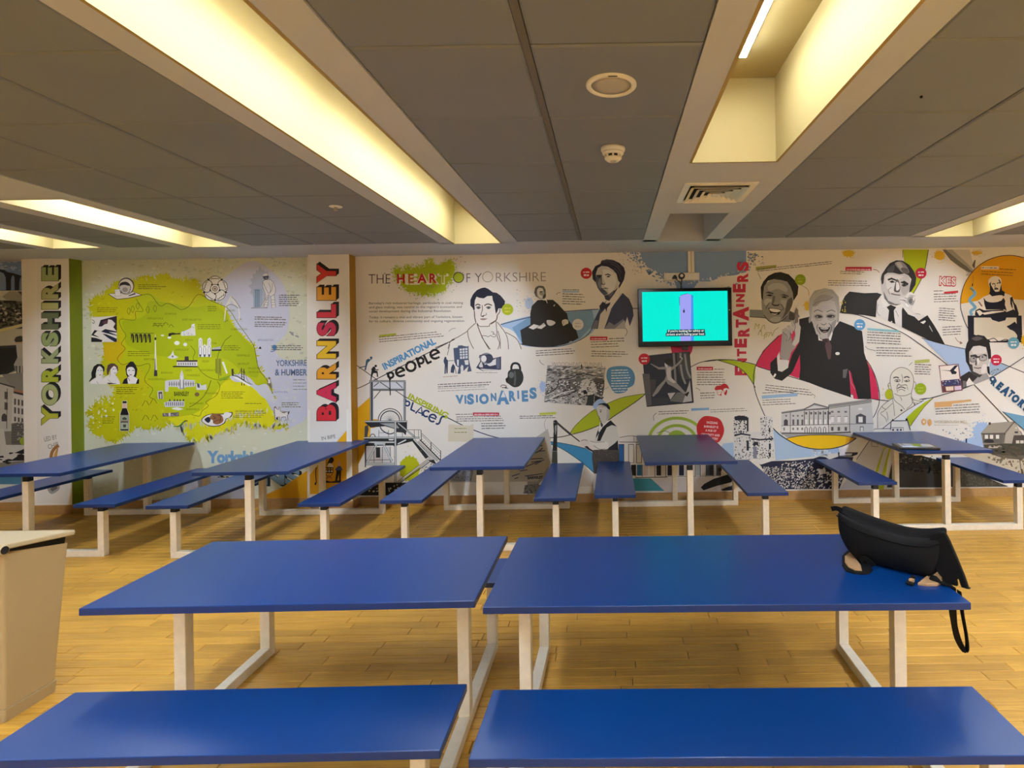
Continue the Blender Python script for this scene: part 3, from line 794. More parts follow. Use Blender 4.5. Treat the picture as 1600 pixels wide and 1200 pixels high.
class Mural:
    GAIN = (1.20, 1.24, 1.32)
    def __init__(self, D, seed=1):
        self.D = D; self.items = []; self.r = random.Random(seed); self.tr = (0, 0, 1)
    def z(self, ox, oy, k): self.tr = (ox, oy, k); return self
    def pts(self, s):
        if isinstance(s, str):
            s = [tuple(float(v) for v in t.split(',')) for t in s.split()]
        ox, oy, k = self.tr
        return [(ox + x / k, oy + y / k) for x, y in s]
    def add(self, col, V, F):
        xs = [v[0] for v in V]; ys = [v[1] for v in V]
        self.items.append((col, V, F, (min(xs), min(ys), max(xs), max(ys))))
    @staticmethod
    def curve(P, closed, n=5):
        out = []; m = len(P)
        rng = range(m if closed else m - 1)
        for i in rng:
            g = (lambda j: P[j % m]) if closed else (lambda j: P[min(max(j, 0), m - 1)])
            a, b, c, d = g(i - 1), g(i), g(i + 1), g(i + 2)
            for k in range(n):
                t = k / n
                out.append(tuple(0.5 * (2 * b[q] + (c[q] - a[q]) * t + (2 * a[q] - 5 * b[q] + 4 * c[q] - d[q]) * t * t + (3 * b[q] - a[q] - 3 * c[q] + d[q]) * t ** 3) for q in (0, 1)))
        if not closed: out.append(P[-1])
        return out
    def P(self, col, s, sm=0, raw=False):
        P = s if raw else self.pts(s)
        if sm: P = self.curve(P, True, sm if sm > 1 else 4)
        tri = tessellate_polygon([[Vector((x, y, 0)) for x, y in P]])
        self.add(col, P, [tuple(t) for t in tri])
    def S(self, col, s, w, sm=1, closed=False, taper=False, raw=False):
        P = s if raw else self.pts(s)
        if sm and len(P) > 2: P = self.curve(P, closed, 4)
        if closed: P = P + [P[0]]
        V = []; F = []; n = len(P)
        for i, p in enumerate(P):
            a = P[max(i - 1, 0)]; b = P[min(i + 1, n - 1)]
            if closed and i in (0, n - 1): a, b = P[-2], P[1]
            dx, dy = b[0] - a[0], b[1] - a[1]; l = math.hypot(dx, dy) or 1
            ww = w / 2 * ((1 - abs(2 * i / (n - 1) - 1) ** 2 * 0.7) if taper else 1)
            V += [(p[0] - dy / l * ww, p[1] + dx / l * ww), (p[0] + dy / l * ww, p[1] - dx / l * ww)]
        for i in range(n - 1): F.append((2 * i, 2 * i + 1, 2 * i + 3, 2 * i + 2))
        self.add(col, V, F)
    def E(self, col, x, y, rx, ry=None, rot=0, n=20):
        ox, oy, k = self.tr; ry = rx if ry is None else ry
        c, s = math.cos(rot), math.sin(rot)
        P = []
        for i in range(n):
            a = 2 * math.pi * i / n; u, v = rx * math.cos(a) / k, ry * math.sin(a) / k
            P.append((ox + x / k + u * c - v * s, oy + y / k + u * s + v * c))
        self.add(col, P, [tuple(range(n))])
    def R(self, col, x0, y0, x1, y1): self.P(col, [(x0, y0), (x1, y0), (x1, y1), (x0, y1)])
    def T(self, s, x, y, h, col, w=None, rot=0.0, bold=0.0, out=None, ow=0.0):
        """text with its baseline starting at x, y (photo pixels), capital height h, width w"""
        vs, fs, x0, x1, y0, y1 = glyphs(s, bold, 2 if h < 9 else 4)
        cap = 0.729 if s.upper() == s else 0.729
        kx = (w / (x1 - x0)) if w else h / cap; ky = h / cap
        c, sn = math.cos(math.radians(rot)), math.sin(math.radians(rot))
        V = [(x + ((a - x0) * kx) * c - (b * ky) * sn, y - ((a - x0) * kx) * sn - (b * ky) * c) for a, b in vs]
        self.add(col, V, fs)
    def B(self, s, x0, y0, x1, y1, col, rot=0, bold=0.0, dx=0, dy=0):
        """one word stretched into a box; rot = 90 reads upwards"""
        vs, fs, a0, a1, b0, b1 = glyphs(s, bold, 5)
        V = []
        for a, b in vs:
            u, v = (a - a0) / (a1 - a0), (b - b0) / (b1 - b0)
            V.append((x1 - v * (x1 - x0) + dx, y1 - u * (y1 - y0) + dy) if rot == 90 else (x0 + u * (x1 - x0) + dx, y1 - v * (y1 - y0) + dy))
        self.add(col, V, fs)
    def L(self, x, y, w, h, col, rot=0.0, n=1, lead=None, ragged=0.15):
        """lines of small print, one bar for each word"""
        lead = lead or h * 1.9
        c, s = math.cos(math.radians(rot)), math.sin(math.radians(rot))
        for i in range(n):
            u = 0; ww = w * (1 - self.r.uniform(0, ragged)) if n > 1 else w
            V = []; F = []
            while u < ww - 0.5:
                wl = min(self.r.uniform(2.2, 7.5), ww - u)
                hh = h * self.r.uniform(0.75, 1.05)
                b = len(V)
                for a_, b_ in ((u, 0), (u + wl, 0), (u + wl, hh), (u, hh)):
                    V.append((x + a_ * c + (i * lead - b_) * s, y - a_ * s + (i * lead - b_) * c))
                F.append((b, b + 1, b + 2, b + 3)); u += wl + 0.9
            if V: self.add(col, V, F)
    def speck(self, col, s, n, r0, r1, stretch=1.0, ang=0.0, raw=False):
        """scattered flecks inside an outline"""
        P = s if raw else self.pts(s); k = 1 if raw else 1
        xs = [p[0] for p in P]; ys = [p[1] for p in P]
        V = []; F = []; tries = 0; got = 0
        while got < n and tries < n * 8:
            tries += 1
            x, y = self.r.uniform(min(xs), max(xs)), self.r.uniform(min(ys), max(ys))
            ins = False; j = len(P) - 1
            for i in range(len(P)):
                if (P[i][1] > y) != (P[j][1] > y) and x < (P[j][0] - P[i][0]) * (y - P[i][1]) / (P[j][1] - P[i][1]) + P[i][0]: ins = not ins
                j = i
            if not ins: continue
            r = self.r.uniform(r0, r1); m = 5; b = len(V); a0 = self.r.uniform(0, 6)
            for q in range(m):
                a = a0 + 2 * math.pi * q / m; rr = r * self.r.uniform(0.6, 1.2)
                u, v = rr * math.cos(a) * stretch, rr * math.sin(a)
                V.append((x + u * math.cos(ang) - v * math.sin(ang), y + u * math.sin(ang) + v * math.cos(ang)))
            F.append(tuple(range(b, b + m))); got += 1
        if V: self.add(col, V, F)
    def splat(self, col, x, y, rx, ry, n=44, spike=0.35, drops=30):
        """paint splash: ragged disc and thrown drops"""
        P = []
        for i in range(n):
            a = 2 * math.pi * i / n
            k = 1 + (self.r.uniform(0, spike) if i % 2 else -self.r.uniform(0, spike * 0.4))
            P.append((x + rx * k * math.cos(a), y + ry * k * math.sin(a)))
        self.P(col, P, raw=True)
        V = []; F = []
        for i in range(drops):
            a = self.r.uniform(0, 6.28); k = self.r.uniform(1.15, 1.9); r = self.r.uniform(0.25, 1.1)
            cx, cy = x + rx * k * math.cos(a), y + ry * k * math.sin(a); b = len(V)
            for q in range(5):
                t = 2 * math.pi * q / 5; V.append((cx + r * math.cos(t), cy + r * 0.8 * math.sin(t)))
            F.append(tuple(range(b, b + 5)))
        if V: self.add(col, V, F)
    def brush(self, cols, P, n, lmin, lmax, ang=None, w=1.0):
        """dry brush dashes crossing an outline"""
        m = len(P); ln = [math.hypot(P[(i + 1) % m][0] - P[i][0], P[(i + 1) % m][1] - P[i][1]) for i in range(m)]
        for col in cols:
            V = []; F = []
            for _ in range(n):
                t = self.r.uniform(0, sum(ln)); i = 0
                while t > ln[i] and i < m - 1: t -= ln[i]; i += 1
                f = t / (ln[i] or 1); a, c = P[i], P[(i + 1) % m]
                x, y = a[0] + (c[0] - a[0]) * f, a[1] + (c[1] - a[1]) * f
                an = (ang if ang is not None else math.atan2(c[1] - a[1], c[0] - a[0]) + 1.57) + self.r.gauss(0, 0.35)
                L_ = self.r.uniform(lmin, lmax); ww = self.r.uniform(0.3, 1) * w
                dx, dy = math.cos(an) * L_ / 2, math.sin(an) * L_ / 2; nx, ny = -math.sin(an) * ww, math.cos(an) * ww
                x += self.r.gauss(0, 1.5); y += self.r.gauss(0, 1.5); b = len(V)
                V += [(x - dx, y - dy), (x + nx, y + ny), (x + dx, y + dy), (x - nx, y - ny)]; F.append((b, b + 1, b + 2, b + 3))
            self.add(col, V, F)
    def build(self, name, parent, gap=0.00012, base=0.0004, label=None, clip=None):
        lay = []
        for i, (c, V, F, bb) in enumerate(self.items):
            l = 0
            for j in range(i):
                b2 = self.items[j][3]
                if lay[j] >= l and bb[0] < b2[2] and bb[2] > b2[0] and bb[1] < b2[3] and bb[3] > b2[1]:
                    l = lay[j] + 1
            lay.append(l)
        vs = []; fs = []; cs = []
        for (c, V, F, bb), l in zip(self.items, lay):
            b = len(vs); y = self.D - base - gap * l
            for px, py in V:
                x, z_ = plane_xz(px, py, self.D); vs.append((x, y, z_))
            cl = tuple(min(0.86, v * g) for v, g in zip(lin(c), self.GAIN))
            for f in F:
                fs.append(tuple(b + q for q in f)); cs += [(*cl, 1)] * len(f)
        me = bpy.data.meshes.new(name); me.from_pydata(vs, [], fs)
        ca = me.color_attributes.new('ink', 'FLOAT_COLOR', 'CORNER')
        ca.data.foreach_set('color', [v for c in cs for v in c])
        me.materials.append(M_ink)
        bm = bmesh.new(); bm.from_mesh(me)
        for f in bm.faces:
            if f.normal.y > 0: f.normal_flip()
        bm.to_mesh(me); bm.free()
        o = bpy.data.objects.new(name, me); COL.objects.link(o); o.parent = parent
        if label: o['label'] = label
        print(name, 'layers', max(lay) + 1, 'faces', len(fs))
        return o
WHITE = (212, 206, 196); INK = (28, 28, 34); NAVY = (30, 34, 58); GREY = (120, 118, 114); TXT = (96, 94, 92)
LIME = (176, 184, 20); LIME2 = (150, 168, 14); MUST = (206, 150, 20); BLU = (108, 148, 182); RED = (190, 32, 44); CRIM = (186, 36, 74)
# ---- far left photo collage (viaduct, rooftops, tower, mill)
m = Mural(WY, 3)
m.z(0, 0, 1); m.R((120, 118, 112), -40, 404, 55, 790)
m.z(0, 390, 6)
m.P((112, 134, 176), '-240,95 330,85 330,290 -240,290')
m.speck((150, 165, 195), '-240,95 330,90 330,200 -240,200', 40, 1, 3, 2)
m.P((40, 42, 50), '-240,185 0,185 40,192 70,210 130,222 200,245 330,275 330,385 -240,385')
for a in ('-60,385 -60,260 -35,215 10,205 45,235 52,385', '108,385 104,300 96,262 75,232 60,226 62,385'):
    pass
m.P((118, 136, 172), '-70,380 -70,270 -45,215 -5,205 35,222 55,262 58,380', 0)
m.P((112, 130, 166), '104,380 104,280 112,250 126,240 136,262 138,380')
m.P((112, 130, 166), '180,380 184,290 192,262 204,262 208,290 208,380')
m.P((112, 130, 166), '238,380 240,295 246,275 254,280 256,380')
m.P((112, 130, 166), '276,380 278,305 284,285 292,290 294,380')
m.P((190, 188, 180), '-240,385 330,383 330,480 -240,470')
m.P((150, 148, 140), '20,440 90,390 150,390 250,460 330,470 330,490 180,486 60,470')
m.P((84, 84, 82), '160,392 200,392 290,455 330,470 250,466')
m.P((96, 96, 92), '-240,470 330,490 330,660 0,760 -240,800')
m.speck((190, 188, 180), '-240,480 330,500 330,660 0,750 -240,780', 130, .6, 2.2, 1.6)
m.speck((44, 46, 50), '-240,480 330,500 330,660 0,750 -240,780', 190, .8, 2.6, 1.8)
m.P((40, 40, 42), '35,478 150,480 150,495 35,500')
m.P((186, 184, 172), '-240,800 330,665 330,890 -240,930')
m.P((206, 196, 140), '-240,800 120,722 330,665 330,680 100,745 -240,830')
m.P((60, 60, 66), '140,745 240,715 330,765 330,790 220,740')
m.P((52, 54, 60), '-240,915 330,885 330,930 -240,940')
m.P((36, 40, 42), '-240,930 150,920 170,1040 130,1090 140,1130 60,1170 -240,1190')
m.P((40, 38, 44), '255,920 330,930 330,1040 280,1020')
m.P((206, 200, 170), '-240,1190 60,1170 180,1130 330,1140 330,1300 -240,1330')
m.P((140, 138, 132), '-240,1210 60,1190 200,1180 330,1190 330,1500 -240,1500')
m.P((168, 166, 158), '130,1080 150,1040 165,1010 260,1020 310,1035 320,1060 310,1090 140,1090')
m.P((176, 172, 160), '150,870 250,865 262,1015 165,1015')
m.P((96, 94, 90), '215,868 250,865 262,1015 232,1015')
m.P((58, 58, 60), '135,850 150,820 190,808 235,818 245,845 240,862 150,868')
m.P((190, 150, 110), '140,872 245,866 246,876 145,882')
m.P((84, 84, 84), '150,1090 310,1090 305,1210 160,1210')
for x in (165, 195, 230, 265, 295): m.P((176, 172, 160), '%d,1090 %d,1090 %d,1210 %d,1210' % (x, x + 14, x + 14, x))
m.z(0, 580, 6)
m.P((130, 128, 122), '20,30 330,0 330,220 130,170')
m.P((168, 120, 96), '130,170 330,205 330,235 130,190')
m.P((60, 56, 54), '130,188 330,232 330,252 130,205')
m.P((182, 180, 174), '-240,110 0,110 130,150 130,560 -240,580')
m.P((60, 58, 56), '-240,95 0,105 145,148 140,160 0,118 -240,110')
m.P((196, 194, 188), '120,205 330,255 330,470 110,490')
for r_, (yy, hh) in enumerate(((255, 60), (335, 60), (425, 45))):
    for q in range(7): m.P((84, 82, 80), [(135 + q * 34, yy + q * 7), (153 + q * 34, yy + q * 7 + 4), (153 + q * 34, yy + hh + q * 5), (135 + q * 34, yy + hh + q * 5)])
for x, y in ((45, 190), (45, 290)): m.P((80, 78, 76), [(x, y), (x + 30, y + 6), (x + 30, y + 74), (x, y + 70)])
m.E((70, 68, 66), 42, 440, 26, 44); m.R((182, 180, 174), 10, 455, 75, 490); m.R((70, 68, 66), 18, 440, 66, 470)
m.S((70, 68, 66), '70,160 66,540', 1.0)
m.P((96, 94, 92), '110,490 330,455 330,690 110,690')
for q in range(8): m.S((60, 60, 60), [(110, 510 + q * 22), (330, 480 + q * 26)], 0.7)
m.speck((170, 168, 160), '170,480 330,470 330,640 170,650', 60, .4, 1.2, 2.2)
m.P((192, 190, 184), '-240,540 40,540 60,690 330,690 330,830 -240,880')
m.E((150, 170, 50), 235, 655, 48, 40); m.E((160, 178, 60), 285, 660, 42, 45); m.R((110, 120, 40), 245, 690, 258, 760)
m.P(INK, '140,765 260,715 330,695 330,770 200,775'); m.P(INK, '100,840 180,790 330,770 330,835 200,838')
m.speck(INK, '-240,720 100,720 330,830 -200,900', 30, .8, 2.4, 3)
m.R((70, 120, 150), -240, 985, 200, 1060); m.R((190, 188, 180), -240, 1060, 330, 1250)
m.build('mural_print', wall_back, label='printed photo collage of viaduct, tower and mill')

# ---- the two lettered pilasters
for i, (pil, seed) in enumerate(((bpy.data.objects['trim_1'], 5), (bpy.data.objects['trim_2'], 6))):
    m = Mural(CY, seed)
    m.z(0, 0, 1)
    if i == 0:
        m.R(WHITE, 58, 404, 106.6, 786)
        L_ = (('E', 417, 439, (150, 162, 110)), ('R', 443, 467.5, (166, 168, 116)), ('I', 473, 483.5, (172, 170, 108)), ('H', 489, 514.5, (96, 104, 74)), ('S', 519, 541, (140, 156, 100)),
              ('K', 543, 567.5, (150, 160, 112)), ('R', 572, 597, (158, 168, 50)), ('O', 600, 633.5, (160, 168, 112)), ('Y', 634.5, 665, (170, 172, 54)))
        fx0, fx1, sh = 65, 91.5, 4.0
        edge = (64, 84, 40)
    else:
        m.R(WHITE, 481.5, 399, 544.6, 772)
        m.P(MUST, '481.5,745 528,688 542,672 544.6,672 544.6,772 481.5,772')
        m.R((222, 216, 204), 541.6, 640, 544.6, 772); m.R((222, 216, 204), 481.5, 640, 484, 772)
        L_ = (('Y', 412, 442.5, (190, 52, 48)), ('E', 448, 469.5, (212, 150, 48)), ('L', 475, 496.5, (196, 50, 62)), ('S', 503, 525, (190, 48, 78)), ('N', 532.5, 560.5, (216, 178, 40)),
              ('R', 567, 592.5, (216, 152, 38)), ('A', 597, 629, (196, 44, 80)), ('B', 632, 657.5, (198, 42, 52)))
        fx0, fx1, sh = 495, 525.5, 4.2
        edge = (60, 16, 20)
    for ch, a, b, col in L_:
        for k in range(6, 0, -1):
            m.B(ch, fx0, a, fx1, b, INK, 90, 0.06, sh * k / 6, -sh * 0.85 * k / 6)
        m.B(ch, fx0 - .5, a - .5, fx1 + .5, b + .5, edge, 90, 0.075)
        m.B(ch, fx0 + .4, a + .4, fx1 - .4, b - .4, col, 90, 0.055)
    if i == 0:
        for s_, x, y, r_ in (('LED BY', 70, 690, 12), ('CHIP', 76, 702, 18)): m.T(s_, x, y, 7.5, (110, 106, 102), 20 if s_ == 'LED BY' else 17, r_)
        m.S((150, 104, 54), '79,722 81,708 86,700 92,696', 5); m.S((196, 150, 84), '84,724 86,710 90,702', 3); m.S((176, 128, 66), '90,700 88,716 92,726', 2.5)
        m.P((150, 146, 140), '74,760 90,752 93,764 80,772', 1); m.P((96, 92, 90), '78,764 89,757 90,763 82,768')
        m.build('mural_print', pil, label='green YORKSHIRE lettering reading upwards')
    else:
        m.z(475, 580, 6)
        m.T('IN BIPE', 503, 688, 6, (90, 88, 86), 22, 10)
        m.P(INK, '215,880 230,840 250,808 275,815 280,840 255,870 235,880', 1)
        m.P((216, 206, 190), '225,870 250,862 272,880 270,905 225,905', 1)
        m.R(INK, 195, 900, 275, 955)
        for x in (203, 228, 253): m.R((214, 160, 60), x, 910, x + 16, 922); m.R((206, 196, 176), x, 930, x + 16, 946)
        m.P((208, 150, 60), '195,955 275,955 262,1010 235,1045 208,1010'); m.S(INK, '200,962 235,1000 268,962', .9, 0); m.S(INK, '208,1010 235,975 262,1010', .9, 0)
        m.P((60, 70, 120), '290,920 320,890 345,890 362,925 350,935 300,935'); m.E((190, 150, 120), 330, 868, 14, 22); m.P(INK, '305,930 350,930 345,1030 330,1030 328,965 310,1030 292,1030')
        m.P(INK, '190,1020 250,1035 350,1020 345,1046 195,1046')
        m.S(INK, '115,900 110,960 115,1040 105,1060', 1.6); m.E(INK, 108, 1055, 8, 14)
        m.build('mural_print', pil, label='red and orange BARNSLEY lettering reading upwards')
# painted returns of the pilasters
for pil, x, col, lab in ((bpy.data.objects['trim_1'], PIL[0][1], (126, 142, 14), 'green painted return of the pilaster'), (bpy.data.objects['trim_2'], PIL[1][1], (176, 128, 20), 'mustard painted return of the pilaster')):
    q = MB(); q.poly([(x + 0.0006, CY + 0.004, 0.096), (x + 0.0006, WY, 0.096), (x + 0.0006, WY, HC), (x + 0.0006, CY + 0.004, HC)])
    o = q.build('return_panel', mat('return_' + lab.split()[0], col, 0.55), pil); o['label'] = lab

# ---- the county map panel
m = Mural(WY, 11)
m.z(0, 0, 1)
m.R((196, 196, 172), 128, 396, 481.5, 784)
m.speck((180, 182, 158), '128,398 480,398 480,560 128,560', 260, .5, 2.6, 1.8)
m.speck((206, 206, 186), '128,398 480,398 480,784 128,784', 260, .6, 3.2, 1.5)
m.speck((172, 172, 158), '200,398 480,398 480,440 200,425', 120, .4, 1.6)
# the pale lilac sea
m.P((188, 188, 200), '330,470 345,440 380,412 400,408 412,414 440,440 452,480 448,520 430,540 440,560 470,566 481,575 481,640 470,660 420,672 380,600 350,520', 1)
m.speck((196, 196, 186), '420,520 480,540 480,660 430,660', 70, .8, 3)
# lime county wash
wash = '141,470 150,462 163,458 168,448 184,440 200,436 210,438 226,431 236,432 262,427 270,436 308,436 312,446 320,458 340,474 352,480 360,500 366,510 385,530 398,540 402,570 415,590 424,600 426,620 400,622 396,626 408,636 424,652 430,664 452,664 446,668 432,672 420,668 412,664 396,668 380,662 372,664 362,676 356,672 345,680 334,676 330,684 318,681 310,688 296,690 288,676 280,668 268,662 252,670 240,668 232,672 214,668 206,676 196,680 184,690 170,690 160,684 150,680 140,674 137,666 141,652 136,644 140,636 150,628 162,622 174,618 178,606 172,600 162,590 158,560 164,548 160,536 166,528 164,500 143,498 139,480'
m.P((184, 180, 14), wash)
for ring_ in range(3):
    P_ = m.pts(wash)
    m.speck((184, 180, 14), [(288 + (x - 288) * 1.02, 560 + (y - 560) * 1.02) for x, y in P_], 60, .5, 2.4, 1.6, raw=True)
m.brush([(184, 180, 14), (196, 196, 172), (184, 180, 14)], m.pts(wash), 230, 4, 11, None, 1.3)
m.speck((166, 164, 10), wash, 160, .5, 2.2, 1.8, -.5); m.speck((192, 190, 30), wash, 120, .5, 2.2, 1.8, -.5)
m.speck((198, 198, 176), '134,620 180,610 180,640 140,690 134,690', 40, .6, 2.6)
m.P((174, 182, 16), '222,460 240,460 262,476 280,474 284,484 300,478 316,462 330,470 352,482 366,510 386,532 398,545 404,575 415,592 422,604 412,606 398,596 388,588 378,584 368,588 350,596 342,606 330,620 312,640 306,650 290,648 262,640 250,630 238,622 232,612 240,600 230,590 222,578 210,572 192,562 184,556 196,546 196,530 190,510 188,500 212,498 214,486 200,480', 1)
m.P((160, 172, 14), '236,470 300,480 340,478 366,512 386,534 398,548 404,580 400,590 380,582 350,560 300,560 250,556 200,540 196,520 192,502 216,498 230,488', 1)
m.P((206, 200, 20), '352,596 368,590 390,600 410,614 424,640 440,662 420,668 380,660 356,672 330,684 300,690 280,668 262,654 300,648 316,640 330,622 342,606')
m.P((194, 168, 14), '162,545 166,528 186,530 196,545 190,560 176,566 164,562')
m.brush([(206, 200, 20), (200, 200, 178)], m.pts('424,640 440,662 420,668 380,660 356,672 330,684 300,690 280,668'), 150, 5, 14, 1.57, 1.5)
m.speck((196, 190, 20), '300,640 420,630 420,660 300,680', 40, .6, 2.2)
# moor ridge, rivers, coast
ol = (86, 96, 14)
m.S(ol, '222,461 236,461 250,478 262,474 276,480 284,484 296,478 310,460 330,470 356,482 372,505 390,530 398,545 404,575 416,592 422,604 426,615 420,612', 0.9)
m.S(ol, '213,467 224,486 212,487 211,500 188,499 190,512 197,524 192,533 190,538 196,545 186,556 184,562 192,570 205,566 216,572 232,568 234,576 226,594 238,606 238,612 234,620 242,624', 0.8)
m.S(ol, '298,540 305,550 302,560 310,574 316,582 328,590 344,594 356,592', 0.8)
m.S(ol, '330,594 326,606 318,620 304,632 296,636', 1.0); m.S(ol, '340,596 344,604 338,618 322,628 326,634 316,642 312,650 300,648', .8)
m.S(ol, '362,524 352,532 348,540 344,546 340,560 342,580 342,592', 0.9)
m.P((192, 192, 198), '360,588 378,584 392,592 402,602 416,600 424,612 430,630 410,620 396,606 380,598 366,596', 1)
m.P((128, 160, 30), '342,592 360,586 358,590 344,596')
# white rose
m.z(290, 410, 8)
cx, cy = 370, 330
for k in range(5):
    a = -math.pi / 2 + k * 2 * math.pi / 5
    q = a + math.pi / 5
    m.P(INK, [(cx + 165 * math.cos(q), cy + 162 * math.sin(q)), (cx + 120 * math.cos(q + .2), cy + 120 * math.sin(q + .2)), (cx + 120 * math.cos(q - .2), cy + 120 * math.sin(q - .2))])
for k in range(5):
    a = -math.pi / 2 + k * 2 * math.pi / 5
    px, py = cx + 98 * math.cos(a), cy + 98 * math.sin(a)
    for rr, col in ((1.0, INK), (0.90, (222, 216, 206))):
        P_ = []
        for j in range(16):
            t = 2 * math.pi * j / 16
            u, v = 64 * rr * math.cos(t), 82 * rr * math.sin(t)
            P_.append((px + u * math.cos(a) - v * math.sin(a), py + u * math.sin(a) + v * math.cos(a)))
        m.P(col, P_)
for k in range(5):
    a = -math.pi / 2 + k * 2 * math.pi / 5
    c_, s_ = math.cos(a), math.sin(a)
    P_ = [(cx + u * c_ - v * s_, cy + u * s_ + v * c_) for u, v in ((112, -50), (132, -42), (124, -20), (130, 0), (124, 20), (132, 42), (112, 50))]
    m.S(INK, P_, 0.9); q = a + math.pi / 5
    m.E(INK, cx + 62 * math.cos(q), cy + 62 * math.sin(q), 12)
m.E(INK, cx, cy, 60); m.E((222, 216, 206), cx, cy, 53); m.E((96, 80, 70), cx, cy, 34); m.E((208, 196, 180), cx, cy, 26); m.E((130, 112, 96), cx, cy, 14)
# cricketer in his blue haze
m.splat((166, 170, 182), 408, 447, 16, 26, 34, .3, 16)
m.z(290, 410, 8)
m.P((150, 160, 178), '850,330 960,330 960,560 850,565')
m.R((96, 120, 140), 868, 342, 928, 352)
for x in (872, 892, 912): m.R((104, 130, 152), x, 350, x + 12, 560)
m.S((90, 92, 100), '820,570 1030,568', .8)
SK = (96, 94, 98)
m.P((206, 202, 196), '965,240 1000,215 1060,215 1100,245 1128,330 1120,385 1110,400 1128,560 1080,572 1065,430 1040,400 1030,540 1010,565 985,560 1000,400 965,300', 0)
m.S(SK, '965,240 1000,215 1060,215 1100,245 1128,330 1120,385 1110,400 1128,560 1080,572 1065,430 1040,400 1030,540 1010,565 985,560 1000,400 965,300', .6, 0, True)
m.S(SK, '970,250 1010,340 1045,390 1065,330 1040,260', .6); m.S(SK, '1085,260 1080,340 1045,390', .6); m.S(SK, '1065,430 1110,400', .6)
m.E((70, 72, 86), 1005, 180, 36, 38); m.P((214, 210, 206), '970,170 985,145 1015,142 1030,165', 1); m.S((200, 196, 190), '1000,195 1020,200', .6)
m.P((196, 192, 186), '940,555 960,560 1045,420 1030,410'); m.S(SK, '940,555 960,560 1045,420 1030,410', .5, 0, True)
for y in (470, 500, 530): m.S(SK, [(1000, y), (1030, y)], .5, 0); m.S(SK, [(1075, y), (1120, y)], .5, 0)
m.L(436, 462, 33, 1.5, TXT, 0, 6, 3.2); m.L(398, 496, 50, 1.5, TXT, -1, 2, 3.2); m.L(398, 504, 50, 1.5, TXT, -1, 3, 3.2)
m.speck((150, 150, 150), [(1290, 860), (1420, 900), (1420, 940), (1330, 920)], 16, .4, 1.2, 2)
m.z(0, 0, 1)
m.T('BRIDLINGTON', 403, 533, 3.6, (120, 130, 160), 24); m.L(424, 541, 54, 1.3, TXT, 0, 3, 3)
m.E((70, 112, 150), 429, 542.5, 3.6); m.S((70, 112, 150), '432,545 427,549 423,549', 1.2)
m.P(INK, '404,545 407,541 409,545'); m.T('YORKSHIRE', 431.5, 572, 9.5, (88, 110, 142), 48, 1, .02); m.T('& HUMBER', 430, 586.5, 10, (84, 104, 136), 50, 0, .02)
m.L(458, 594, 22, 1.2, (140, 140, 140), 0, 4, 5); m.T('NORTH SEA', 428, 614, 3, (130, 138, 176), 22)
# abbey arch by the sea (whale jaw bones)
m.P((206, 204, 200), '353,478 364,462 372,478 366,476 362,470 357,480', 0); m.S((216, 210, 196), '351,502 352,490 354,478 361,463', 1.6); m.S((216, 210, 196), '374,501 374,488 370,474 362,463', 1.6)
m.S((90, 88, 86), '362,463 369,471 376,482', .8); m.S((90, 88, 86), '353,480 359,476 366,477 373,482', .8)
m.speck((84, 82, 40), '346,500 356,500 356,504 346,504', 8, .4, .9); m.speck((84, 82, 40), '371,498 380,498 380,502 371,502', 8, .4, .9)
# kettle pot and cloth on the wash
m.z(130, 410, 8.889)
m.P((60, 50, 40), '345,440 470,520 640,500 830,455 700,405 520,420', 0); m.P((214, 208, 198), '360,440 472,510 636,492 806,452 700,412 520,430', 0)
m.E((60, 56, 56), 600, 330, 112, 118); m.E((214, 208, 200), 597, 335, 102, 106); m.E((60, 56, 60), 585, 352, 82, 84); m.E((196, 190, 184), 585, 356, 74, 76)
m.P((40, 36, 44), '505,330 520,290 560,272 610,275 650,320 620,322 580,312 540,318', 1); m.E((150, 144, 140), 585, 380, 40, 34); m.S((90, 86, 84), '530,390 560,430 640,420 655,370', .7)
m.P((224, 220, 214), '440,380 510,370 530,460 450,470'); m.S((120, 116, 110), '440,380 510,370 530,460 450,470', .5, 0, True); m.P(INK, '630,462 720,425 735,440 640,470')
m.L(216, 445.5, 44, 1.1, (96, 92, 20), 0, 3, 3, .3); m.L(152, 481.5, 32, 1.1, (110, 104, 20), 0, 3, 3, .2)
# seaside photograph tile
m.P((216, 210, 202), '115,765 470,740 470,1105 115,1105')
m.P((44, 36, 44), '215,890 245,800 470,742 470,960 420,900 450,850 400,800 350,790 340,850 300,860 260,890')
m.P((96, 60, 62), '280,820 340,800 340,850 270,850'); m.P(INK, '115,1010 160,940 270,960 200,950 150,1000 230,1040 180,1030'); m.P(NAVY, '250,960 310,925 470,960 470,975 360,965 470,1010 470,1020 330,985'); m.P(NAVY, '270,990 330,1000 470,1060 470,1105 440,1105 350,1050')
m.P(INK, '115,1040 180,1050 270,1080 260,1105 115,1105'); m.S((90, 90, 90), '125,795 155,815 150,850 125,830', .9)
